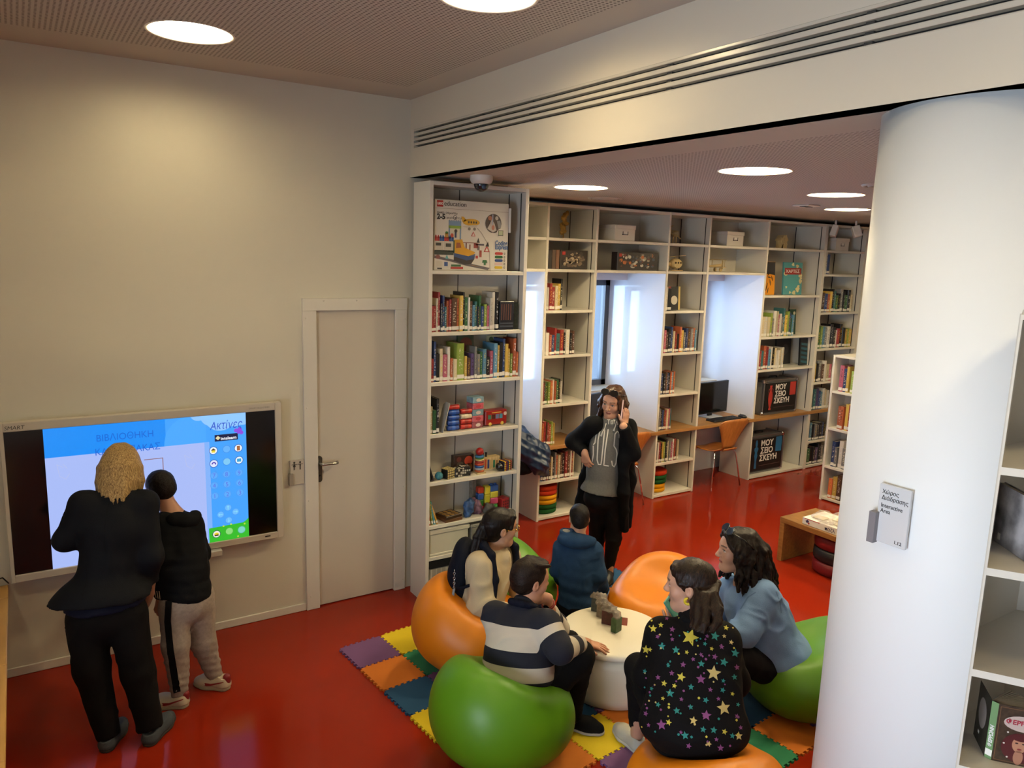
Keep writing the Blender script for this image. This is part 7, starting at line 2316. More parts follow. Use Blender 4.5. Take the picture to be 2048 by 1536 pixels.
    for sx in (-1, 1):
        f = unit(Rh.T @ V(sx * 0.25, 0.75, 0.62)); r0 = unit(Rh.T @ V(1, 0, 0)); u0 = np.cross(r0, f)
        cc = T(sx * 0.036, 0.078, 0.112)
        b = MB()
        ring = [cc + r0 * 0.031 * math.cos(t) + u0 * 0.024 * math.sin(t) for t in np.linspace(0, 2 * PI, 18, endpoint=False)]
        b.add(ring + [x + f * 0.004 for x in ring] , [tuple(range(18))[::-1], tuple(range(18, 36))] + [(i, (i + 1) % 18, 18 + (i + 1) % 18, 18 + i) for i in range(18)])
        if sx < 0:
            gl = thing('sunglasses', 'dark sunglasses pushed up on the hair of the phone woman', 'sunglasses', tuple(cc))
        me = b.mesh('lens'); me.transform(Matrix.Translation(-Vector(gl.location)))
        link('lens', me, mat('lens_black', '#08080a', 0.06, spec=0.9), gl)
        b = MB().tube(ring, 0.0032, 6, closed=True).tube([cc + r0 * sx * 0.03, T(sx * 0.088, 0.02, 0.085), T(sx * 0.086, -0.05, 0.05)], 0.003, 6)
        me = b.mesh('rim'); me.transform(Matrix.Translation(-Vector(gl.location)))
        link('rim', me, mat('rim_black', '#0c0c0e', 0.25), gl)
    p.finish(0.010)
phone_woman()
# ---------------------------------------------------------------- woman in cream sweater with rucksack
def cream_woman():
    p = Person('person', 'woman with glasses and dark ponytail in cream sweater, wearing a rucksack', (2.18, -1.20), '#b08468')
    B = p.body
    F = unit(V(0.80, -0.62, 0))
    pel, nb = np.array((2.2207, -1.2380, 0.3055)), np.array((2.3137, -1.2388, 0.7438))
    shr, shl = np.array((2.1751, -1.3157, 0.7047)), np.array((2.4862, -1.1602, 0.6363))
    hc = np.array((2.3486, -1.2615, 0.8786))
    hd = head(B, hc, unit(CR * 0.92 + CF * 0.40 + V(0, 0, -0.05)), unit(V(0, 0, 1) + CR * 0.12), 1.0, refine=0.0034); p.heads.append(hd)
    B.cone(hc - CR * 0.02 + V(0, 0, -0.06), nb, 0.050, 0.054, 0.03)
    torso(B, pel, nb + V(0, 0, -0.07), shl, shr, 0.13, 0.11, 0.12, (0.09, 0.08, 0.08), 0.035)
    J = Sdf()
    R, P, H = torso(J, pel + V(0, 0, 0.01), nb + V(0, 0, -0.025), shl, shr, 0.180, 0.160, 0.165, (0.135, 0.125, 0.13), 0.060, 0.07)
    er, wr = np.array((2.1593, -1.3769, 0.4704)), np.array((2.2963, -1.5851, 0.4654))
    el, wl_ = np.array((2.5623, -1.1976, 0.3730)), np.array((2.6217, -1.3554, 0.3080))
    J.limb([shr, er, wr], [0.078, 0.068, 0.045], 0.04, cut1=True)
    J.limb([shl, el, wl_], [0.075, 0.062, 0.042], 0.04, cut1=True)
    J.plane(np.array((2.1665, -1.2385, 0.3646)), unit(V(0, 0, -1) - CR * 0.16))
    J.cone(nb + V(0, 0, -0.03), nb + CR * 0.055 + V(0, 0, -0.05), 0.062, 0.062, 0.03)
    w1 = folds(61, 0.009, 23)
    J.disp = w1
    CM = mat('cream_knit', '#b3a488', 0.9, bump=0.25, bscale=250)
    jk = p.add('sweater', J, 0.0075, CM)
    S = Sdf()
    for i in range(13):
        a0, a1 = 2 * PI * i / 12, 2 * PI * (i + 1) / 12
        q = lambda a: nb + F * 0.066 * math.cos(a) + np.cross(up_, F) * 0.066 * math.sin(a) + V(0, 0, 0.004 - 0.034 * (math.cos(a) + 0.2))
        S.cone(q(a0), q(a1), 0.012, 0.012, 0.01)
    p.add('collar', S, 0.006, CM)
    Q = Sdf()
    hr, hl = pel + np.array([0.02, -0.09, -0.03]), pel + np.array([0.04, 0.08, -0.03])
    kr, kl = hr + F * 0.40 + V(0, 0, 0.07), hl + F * 0.41 + V(0.02, 0.02, 0.07)
    ar, al = V(kr[0] + 0.03, kr[1] + 0.03, 0.12), V(kl[0] + 0.04, kl[1] + 0.04, 0.12)
    Q.ell(pel + V(0, 0, -0.03), (0.175, 0.15, 0.12), frame(F, up_), 0.05)
    Q.limb([hr, kr, ar], [0.095, 0.070, 0.048], 0.03, cut1=True)
    Q.limb([hl, kl, al], [0.095, 0.070, 0.048], 0.03, cut1=True)
    Q.disp = folds(62, 0.005, 24)
    jn = p.add('jeans', Q, 0.009, mat('dark_denim', '#0d1226', 0.8, bump=0.3, bscale=400))
    p.raw('rivet', MB().lathe([(0.004, 0.0), (0.0, 0.003)], 8, 0, tuple(np.array((2.0816, -1.3026, 0.4068)))), CHROME, jn)
    B.limb([hr, kr, ar + V(0, 0, -0.06)], [0.07, 0.05, 0.032], 0.03)
    B.limb([hl, kl, al + V(0, 0, -0.06)], [0.07, 0.05, 0.032], 0.03)
    for a in (ar, al):
        shoe(p, a[:2] - F[:2] * 0.05, a[:2] + F[:2] * 0.18, mat('shoe_dark', '#1a1a1e', 0.6), mat('sole_dark', '#2a2a2a', 0.7), 0.075, 0.04, z0=0.012)
    B.limb([shl, el, wl_], [0.045, 0.037, 0.025], 0.03)
    B.limb([shr, er, wr], [0.045, 0.037, 0.025], 0.03)
    hand(B, wr, wr - er, (0, 0, 1), 1, 0.92, (0.4, 0.5, 0.4))
    hand(B, wl_, wl_ - el, (0, 0, 1), -1, 0.92, (0.4, 0.5, 0.4))
    S = Sdf()
    T = cap(S, hd, bulge=(1.05, 1.04, 1.04))
    c, Rh, s = hd
    rr = np.random.RandomState(5)
    S.cone(T(0.045, 0.060, 0.085), T(0.072, 0.040, 0.020), 0.016, 0.012, 0.012)
    S.cone(T(-0.045, 0.060, 0.085), T(-0.072, 0.040, 0.020), 0.016, 0.012, 0.012)
    S.cone(T(0.0, 0.070, 0.098), T(0.045, 0.060, 0.085), 0.016, 0.016, 0.012)
    S.cone(T(0.0, 0.070, 0.098), T(-0.045, 0.060, 0.085), 0.016, 0.016, 0.012)
    tip = np.array((2.1853, -1.2508, 0.7099)); root = T(0.0, -0.108, 0.03)
    midp = np.array((2.2281, -1.2428, 0.8341))
    for i in range(18):
        a = rr.uniform(0, 2 * PI); q = rr.uniform(0.3, 1)
        o = V(math.cos(a), math.sin(a), 0) * 0.026 * q
        S.limb([T(0.0, -0.085, 0.035), root + o * 0.5, midp + o * 1.3 + V(0, 0, 0.01), mid(midp, tip, 0.6) + o * 1.3, tip + o * 0.9 + V(0, 0, rr.uniform(-0.03, 0.03))], [0.016, 0.014, 0.016, 0.014, 0.005], 0.006)
    S.disp = ripple(64, 0.0012, 100)
    hr_ = p.add('hair', S, 0.0056, hair_mat('hair_dark', '#0a0706', '#1c130e', 0.38, (90, 90, 8)))
    b = MB().tube([root + (Rh[0] * math.cos(t) + Rh[2] * math.sin(t)) * 0.022 for t in np.linspace(0, 2 * PI, 14, endpoint=False)], 0.006, 6, closed=True)
    p.raw('hair_tie', b, mat('tie_grey', '#8c8c90', 0.6), hr_)
    gl = thing('glasses', 'thin gold framed glasses worn by the woman in cream', 'glasses', tuple(T(0, 0.1, 0.01)))
    for sx in (-1, 1):
        cc = T(sx * 0.033, 0.102, 0.008)
        ring = [cc + s * (Rh[0] * 0.026 * math.cos(t) + Rh[2] * 0.022 * math.sin(t)) for t in np.linspace(0, 2 * PI, 20, endpoint=False)]
        b = MB().tube(ring, 0.0017, 6, closed=True).tube([cc + s * Rh[0] * sx * 0.026, T(sx * 0.073, 0.07, 0.012), T(sx * 0.078, -0.005, 0.012)], 0.0017, 6)
        me = b.mesh('rim'); me.transform(Matrix.Translation(-Vector(gl.location)))
        link('rim', me, mat('gold_wire', '#a8823a', 0.25, metal=1.0), gl)
        me = MB().add(ring, [tuple(range(20))]).mesh('lens'); me.transform(Matrix.Translation(-Vector(gl.location)))
        link('lens', me, thin_glass('spectacle_glass', '#eef2f2'), gl)
    p.finish(0.010)
    bp = thing('rucksack', 'navy rucksack on the back of the woman in cream', 'backpack', (pel[0], pel[1], 0.0))
    def badd(name, S_, res, m, par=None):
        me = S_.mesh(res, name); me.transform(Matrix.Translation(Vector((-pel[0], -pel[1], 0.0))))
        return link(name, me, m, par or bp)
    NV = mat('rucksack_navy', '#0b0f1c', 0.7, bump=0.2, bscale=200)
    S = Sdf()
    q0, q1 = np.array((2.1336, -1.1456, 0.4301)), np.array((2.1746, -1.1485, 0.7000))
    FR_ = frame(F, unit(q1 - q0))
    S.ell(q0, (0.135, 0.075, 0.12), FR_, 0.05); S.ell(q1, (0.120, 0.070, 0.105), FR_, 0.08); S.ell(mid(q0, q1), (0.14, 0.085, 0.14), FR_, 0.06)
    S.disp = ripple(65, 0.003, 22)
    pk = badd('pack', S, 0.008, NV)
    S = Sdf(); S.ell(q0 - F * 0.06, (0.10, 0.05, 0.085), FR_, 0.02)
    badd('pocket', S, 0.008, NV)
    S = Sdf()
    S.limb([np.array((2.2096, -1.1950, 0.7482)), np.array((2.2233, -1.2874, 0.8034)), np.array((2.2330, -1.3592, 0.7650)), np.array((2.2404, -1.3938, 0.6213)), np.array((2.2277, -1.3975, 0.5132))], [0.022] * 5, 0.02)
    badd('shoulder_strap', S, 0.0065, NV)
    S = Sdf()
    S.limb([np.array((2.3505, -1.1197, 0.7141)), np.array((2.4783, -1.1669, 0.7394)), np.array((2.4775, -1.2379, 0.7251)), np.array((2.4743, -1.2716, 0.6207))], [0.022] * 4, 0.02)
    badd('shoulder_strap', S, 0.0065, NV)
    S = Sdf().limb([np.array((2.0563, -1.2146, 0.5338)), np.array((2.0764, -1.2992, 0.5698)), np.array((2.1098, -1.3627, 0.6126))], [0.010] * 3, 0.01)
    badd('side_strap', S, 0.006, NV)
    b = MB()
    pts = [np.array((2.0355, -1.2726, 0.6738)), np.array((2.0363, -1.2732, 0.6180)), np.array((2.0298, -1.2808, 0.5728))]
    for i in range(8):
        a = mid(pts[0], pts[2], i / 7)
        e = 0.006
        dd = CR if i % 2 else CF
        b.tube([a + dd * e * math.cos(t) + up_ * e * 1.2 * math.sin(t) for t in np.linspace(0, 2 * PI, 8, endpoint=False)], 0.0016, 5, closed=True)
    me = b.mesh('chain'); me.transform(Matrix.Translation(Vector((-pel[0], -pel[1], 0.0))))
    link('key_chain', me, CHROME, bp)
    b = MB().tube([np.array((2.0299, -1.2809, 0.5665)), np.array((2.0283, -1.2680, 0.4928)), np.array((2.0269, -1.2670, 0.4236))], [0.007, 0.009, 0.004], 7)
    me = b.mesh('ribbon'); me.transform(Matrix.Translation(Vector((-pel[0], -pel[1], 0.0))))
    link('ribbon', me, mat('ribbon_grey', '#77808c', 0.7), bp)
cream_woman()
# ---------------------------------------------------------------- boy in the striped sweater
def band_mat(name, c0, c1, thr):
    m = bpy.data.materials.new(name)
    m.use_nodes = True
    nt = m.node_tree; N = nt.nodes; b = N['Principled BSDF']
    a = N.new('ShaderNodeAttribute'); a.attribute_name = 'band'
    r = N.new('ShaderNodeValToRGB'); r.color_ramp.interpolation = 'CONSTANT'
    e = r.color_ramp.elements
    e[0].position = 0.0; e[0].color = lin(c0)
    for i, t in enumerate(thr):
        q = e[1] if i == 0 else e.new(t)
        q.position = t; q.color = lin(c1 if i % 2 == 0 else c0)
    nt.links.new(a.outputs['Fac'], r.inputs[0]); nt.links.new(r.outputs[0], b.inputs['Base Color'])
    b.inputs['Roughness'].default_value = 0.9
    n = N.new('ShaderNodeTexNoise'); n.inputs['Scale'].default_value = 320
    tc = N.new('ShaderNodeTexCoord'); nt.links.new(tc.outputs['Object'], n.inputs['Vector'])
    bp = N.new('ShaderNodeBump'); bp.inputs['Strength'].default_value = 0.2; bp.inputs['Distance'].default_value = 0.002
    nt.links.new(n.outputs['Fac'], bp.inputs['Height']); nt.links.new(bp.outputs[0], b.inputs['Normal'])
    return m
def striped_boy():
    p = Person('person', 'boy in navy and white striped sweater resting a hand on the table', (1.95, -2.00), '#b98468')
    B = p.body
    F = unit(CR * 0.68 + CF * 0.62)
    pel, nb = np.array((1.9712, -2.0414, 0.3329)), np.array((2.0487, -1.9725, 0.7506))
    shr, shl = np.array((2.0902, -2.1187, 0.7077)), np.array((1.9671, -1.8480, 0.6616))
    hc = np.array((2.0975, -1.9565, 0.8684))
    hd = head(B, hc, unit(CR * 0.86 + CF * 0.48 + V(0, 0, -0.12)), unit(up_ + CR * 0.05), 0.97, refine=0.0036); p.heads.append(hd)
    B.cone(hc - CR * 0.01 + V(0, 0, -0.06), nb, 0.052, 0.055, 0.03)
    torso(B, pel, nb + V(0, 0, -0.07), shl, shr, 0.13, 0.12, 0.12, (0.10, 0.09, 0.08), 0.035)
    J = Sdf()
    R, P, H = torso(J, pel + V(0, 0, 0.01), nb + V(0, 0, -0.03), shl, shr, 0.190, 0.185, 0.175, (0.155, 0.150, 0.135), 0.062, 0.07, 0.02)
    er, wr = np.array((2.0920, -2.2390, 0.6262)), np.array((2.2989, -2.1351, 0.5526))
    el, wl_ = np.array((2.3842, -1.8329, 0.4756)), np.array((2.2600, -1.9191, 0.6493))
    J.limb([shr, er, wr], [0.076, 0.066, 0.046], 0.035, cut1=True)
    J.limb([shl, el, wl_], [0.074, 0.060, 0.046], 0.035, cut1=True)
    J.cone(nb + V(0, 0, -0.02), nb + V(0, 0, 0.012), 0.064, 0.058, 0.02)
    up = R[2]
    J.plane(pel - up * 0.02, -up)
    w1 = folds(71, 0.007, 22)
    J.disp = lambda X: w1(X) + 0.003 * np.sin(((X - pel) @ up) * 70 + 6 * (X @ R[0])) * np.clip(0.30 - (X - pel) @ up, 0, 0.3) * 3
    def seg(X, a, b):
        d = b - a; t = np.clip(((X - a) @ d) / (d @ d), 0, 1)
        return np.linalg.norm(X - a - t[:, None] * d, axis=1), t
    def band(X):
        v = ((X - pel) @ up + 0.03) / (H + 0.04)
        v = v - 0.03 * ((X - pel) @ R[0]) / 0.17
        for (a, b, c) in ((shr, er, wr), (shl, el, wl_)):
            d1, t1 = seg(X, a, b); d2, t2 = seg(X, b, c)
            on = np.clip((0.105 - np.minimum(d1, d2)) / 0.03, 0, 1) * np.where(d1 < d2, np.clip((t1 - 0.18) / 0.22, 0, 1), 1.0)
            u = np.where(d1 < d2, t1 * 0.5, 0.5 + 0.5 * t2)
            s = 0.80 - 0.72 * u
            v = v * (1 - on) + s * on
        return np.clip(v, 0.001, 0.999)
    jm = band_mat('navy_white_stripe', '#b9b0a2', '#0d1020', [0.155, 0.265, 0.43, 0.60, 0.86])
    jk = p.add('striped_sweater', J, 0.0062, jm, scalar=band)
    S = Sdf()
    for i in range(12):
        a0, a1 = 2 * PI * i / 12, 2 * PI * (i + 1) / 12
        q = lambda a: nb + R[1] * 0.060 * math.cos(a) + R[0] * 0.060 * math.sin(a) + V(0, 0, 0.010 - 0.015 * math.cos(a))
        S.cone(q(a0), q(a1), 0.017, 0.017, 0.01)
    p.add('collar', S, 0.006, mat('collar_navy', '#0d1020', 0.85))
    Q = Sdf()
    hr, hl = pel - R[0] * -0.085 + V(0, 0, -0.035), pel + R[0] * -0.085 + V(0, 0, -0.035)
    kr, kl = np.array((2.3226, -2.1027, 0.4638)), np.array((2.4688, -1.8164, 0.3497))
    ar, al = np.array((2.3380, -2.0412, 0.0823)), np.array((2.5421, -1.8163, -0.0117))
    Q.ell(pel + V(0, 0, -0.04), (0.185, 0.165, 0.12), frame(F, up_), 0.05)
    Q.limb([hr, kr, ar], [0.105, 0.080, 0.055], 0.03, cut1=True)
    Q.limb([hl, kl, al], [0.105, 0.078, 0.055], 0.03, cut1=True)
    w2 = folds(72, 0.007, 24)
    Q.disp = w2
    tr = p.add('trousers', Q, 0.0075, mat('black_jersey', '#0b0a0b', 0.85, bump=0.2, bscale=260))
    tb = bvh_of(Q, 0.012)
    WP = mat('piping_white', '#a59c8c', 0.7)
    k_ = 3.75 / 1522
    o, ax, ay, dr = aim((1.9944, -2.1399, 0.3652))
    px = lambda L: [((x - 1060) * k_, -(y - 1390) * k_) for x, y in L]
    for l in ([(1020, 1414), (1050, 1408), (1078, 1393)], [(1083, 1334), (1094, 1364)]):
        strokes(tb, WP, [px(l)], 0.014, o, ax, ay, dr, 'white_piping', p, tr, 0.002)
    B.limb([hr, kr, ar + V(0, 0, -0.07)], [0.07, 0.05, 0.034], 0.03)
    B.limb([hl, kl, al + V(0, 0, -0.07)], [0.07, 0.05, 0.034], 0.03)
    BK, BSo = mat('black_mesh_shoe', '#0c0c0d', 0.8, bump=0.3, bscale=300), mat('pale_sole', '#a09a90', 0.6)
    shoe(p, (2.312, -1.995), (2.462, -2.178), BK, BSo, 0.080, 0.043, z0=0.0125)
    shoe(p, al[:2] - F[:2] * 0.06, al[:2] + F[:2] * 0.17, BK, BSo, 0.080, 0.043, z0=0.0125)
    for a in (ar,):
        S = Sdf().cone(a + V(0, 0, 0.01), a + V(0.004, -0.004, -0.055), 0.036, 0.034, 0.01)
        p.add('sock', S, 0.007, mat('sock_grey', '#5a5650', 0.9))
    B.limb([shr, er, wr], [0.045, 0.037, 0.025], 0.03)
    B.limb([shl, el, wl_], [0.045, 0.037, 0.025], 0.03)
    tz = 0.3627
    h1 = V(*(2.5268, -1.9088, 0.3720)); h1[2] = tz + 0.030
    B.cone(wr, h1, 0.026, 0.024, 0.02)
    hd_dir = V(*(2.5837, -1.9618, 0.3700)) - V(*(2.5292, -1.9059, 0.3700)); hd_dir[2] = -0.012
    hand(B, h1, hd_dir, (0, 0, 1), 1, 0.88, (0.10, 0.16, 0.12), 0.16, 0.9, 0.0034)
    c, Rh, s = hd
    T = lambda x, y, z: c + s * (np.array([x, y, z]) @ Rh)
    fw_ = np.array((2.2065, -1.9558, 0.7504))
    B.limb([wl_, fw_], [0.030, 0.026], 0.02)
    hand(B, fw_, unit(T(0.0, 0.06, -0.10) - fw_), CR, 1, 0.86, (0.7, 0.8, 0.6), 0.02, 0.7, 0.0036)
    ax_ = unit(fw_ - wl_)
    n1 = unit(np.cross(ax_, CF)); n2 = np.cross(ax_, n1)
    wb = mid(wl_, fw_, 0.55)
    b = MB().tube([wb + (n1 * math.cos(t) + n2 * math.sin(t)) * 0.031 for t in np.linspace(0, 2 * PI, 18, endpoint=False)], 0.008, 6, closed=True)
    wt = thing('wrist_watch', 'red strapped watch on the raised wrist of the striped boy', 'watch', tuple(wb))
    me = b.mesh('strap'); me.transform(Matrix.Translation(-Vector(wt.location)))
    link('strap', me, mat('strap_red', '#7a1d14', 0.5), wt)
    f = unit(-CF + CR * -0.3)
    b = MB()
    ring = [f * 0.034 + (np.cross(f, ax_) * math.cos(t) + ax_ * math.sin(t)) * 0.017 for t in np.linspace(0, 2 * PI, 16, endpoint=False)]
    b.add(ring + [x + f * 0.007 for x in ring], [tuple(range(16))[::-1], tuple(range(16, 32))] + [(i, (i + 1) % 16, 16 + (i + 1) % 16, 16 + i) for i in range(16)])
    link('watch_case', b, CHROME, wt)
    S = Sdf()
    T = cap(S, hd, bulge=(1.03, 1.02, 1.06), nape=0.85)
    rr = np.random.RandomState(9)
    for i in range(26):
        a = rr.uniform(-1.6, 1.6); t = rr.uniform(0.2, 1)
        x = 0.062 * math.sin(a)
        S.cone(T(x * t, -0.05 + 0.05 * t, 0.105 + 0.012 * math.cos(a)), T(x * 1.05, 0.055 * (0.5 + 0.5 * t) + 0.018, 0.100 + 0.012 * math.cos(a)), 0.014, 0.006, 0.006)
    S.disp = ripple(74, 0.0015, 120, dirs=(1, 0.3, 1))
    p.add('hair', S, 0.0056, hair_mat('hair_brown_short', '#0e0907', '#2a1b13', 0.5, (90, 14, 90)))
    p.finish(0.010)
striped_boy()
q = link('green_card', MB().cbox((-0.022, -0.002, -0.03), (0.022, 0.002, 0.03), 0.0015), mat('card_mint', '#2f8a66', 0.5), None, (2.2907, -1.8436, 0.3635), (0.2, 0.0, -0.57))
tag(q, 'mint green card held behind the arm of the striped boy', 'card')
# ---------------------------------------------------------------- child in blue hoodie
def hoodie_child():
    p = Person('person', 'small dark haired child in blue hoodie, back to the viewer', (2.97, -1.20), '#b08468')
    B = p.body
    F = unit(CF * 0.92 + CR * 0.25)
    pel, nb = np.array((3.0025, -1.2333, 0.2515)), np.array((2.9980, -1.2066, 0.6912))
    shl, shr = np.array((2.9164, -1.1297, 0.5963)), np.array((3.0774, -1.2820, 0.6055))
    hc = np.array((3.0088, -1.1898, 0.8013))
    hd = head(B, hc, unit(CF * 0.98 - CR * 0.10 + V(0, 0, -0.1)), up_, 0.83, refine=0.0065); p.heads.append(hd)
    B.cone(hc + V(0, 0, -0.04), nb, 0.042, 0.045, 0.02)
    torso(B, pel, nb + V(0, 0, -0.07), shl, shr, 0.10, 0.09, 0.10, (0.07, 0.07, 0.06), 0.03)
    J = Sdf()
    R, P, H = torso(J, pel + V(0, 0, 0.0), nb + V(0, 0, -0.025), shl, shr, 0.140, 0.128, 0.125, (0.115, 0.105, 0.10), 0.046, 0.06)
    er, wr = np.array((3.0833, -1.3335, 0.4497)), np.array((3.1819, -1.2784, 0.2861))
    el, wl_ = np.array((2.9208, -1.0849, 0.4236)), np.array((3.0224, -1.0079, 0.2815))
    J.limb([shr, er, wr], [0.052, 0.046, 0.036], 0.035, cut1=True)
    J.limb([shl, el, wl_], [0.052, 0.046, 0.036], 0.035, cut1=True)
    J.plane(pel + V(0, 0, -0.055), -up_)
    w1 = folds(81, 0.0075, 26)
    J.disp = lambda X: w1(X) + 0.003 * np.sin(X[:, 2] * 80 + 10 * (X @ CR)) * np.clip(0.62 - X[:, 2], 0, 0.3) * 3
    HM = mat('blue_fleece', '#223a58', 0.95, bump=0.35, bscale=260, vary=0.08, vscale=25)
    p.add('hoodie', J, 0.0075, HM)
    S = Sdf()
    hq = np.array((2.9481, -1.2457, 0.6759))
    FRh = frame(CF, unit(up_ + CR * 0.1))
    S.ell(hq, (0.100, 0.058, 0.048), FRh, 0.03)
    S.cone(np.array((2.8833, -1.1797, 0.6824)), np.array((3.0408, -1.3059, 0.6829)), 0.030, 0.026, 0.04)
    S.ell(np.array((2.9240, -1.1823, 0.7240)), (0.052, 0.045, 0.026), FRh, 0.015)
    S.ell(np.array((2.9119, -1.1805, 0.7461)), (0.042, 0.040, 0.020), FRh, 0.008, 1)
    S.disp = ripple(82, 0.002, 45)
    hd_ = p.add('hood', S, 0.0065, HM)
    S = Sdf()
    S.ell(np.array((2.9274, -1.1726, 0.7201)), (0.046, 0.040, 0.016), FRh, 0.01)
    p.add('hood_lining', S, 0.0065, mat('lining_grey', '#8a8a86', 0.9), hd_)
    Q = Sdf()
    hr, hl = pel + R[0] * 0.06 + V(0, 0, -0.05), pel - R[0] * 0.06 + V(0, 0, -0.05)
    kr, kl = hr + F * 0.26 + V(0, 0, -0.13), hl + F * 0.26 + V(0, 0, -0.13)
    ar, al = V(hr[0], hr[1], 0.075) - F * 0.08, V(hl[0], hl[1], 0.075) - F * 0.08
    kr[2] = kl[2] = 0.085
    Q.ell(pel + V(0, 0, -0.05), (0.135, 0.12, 0.10), R, 0.05)
    Q.limb([hr, kr, ar], [0.085, 0.062, 0.045], 0.03, cut1=True)
    Q.limb([hl, kl, al], [0.085, 0.062, 0.045], 0.03, cut1=True)
    p.add('trousers', Q, 0.009, mat('dark_joggers', '#0d0d10', 0.9))
    B.limb([hr, kr, ar], [0.055, 0.042, 0.028], 0.03)
    B.limb([hl, kl, al], [0.055, 0.042, 0.028], 0.03)
    for a in (ar, al):
        shoe(p, a[:2] + F[:2] * 0.02, a[:2] - F[:2] * 0.15, mat('shoe_dark', '#1a1a1e', 0.6), mat('sole_dark', '#2a2a2a', 0.7), 0.07, 0.036, z0=0.012)
    B.limb([shl, el, wl_], [0.038, 0.032, 0.022], 0.02)
    B.limb([shr, er, wr], [0.038, 0.032, 0.022], 0.02)
    hand(B, wr, unit(wr - er), CR, -1, 0.75, (0.2, 0.3, 0.3))
    hand(B, wl_, unit(wl_ - el), (0, 0, 1), 1, 0.75, (0.4, 0.5, 0.4))
    S = Sdf()
    cap(S, hd, bulge=(0.99, 1.0, 1.0), nape=0.85)
    S.disp = ripple(84, 0.0012, 130)
    p.add('hair', S, 0.006, hair_mat('hair_black_short', '#0d0b0b', '#1c1614', 0.55, (90, 90, 90)))
    p.finish(0.010)
hoodie_child()
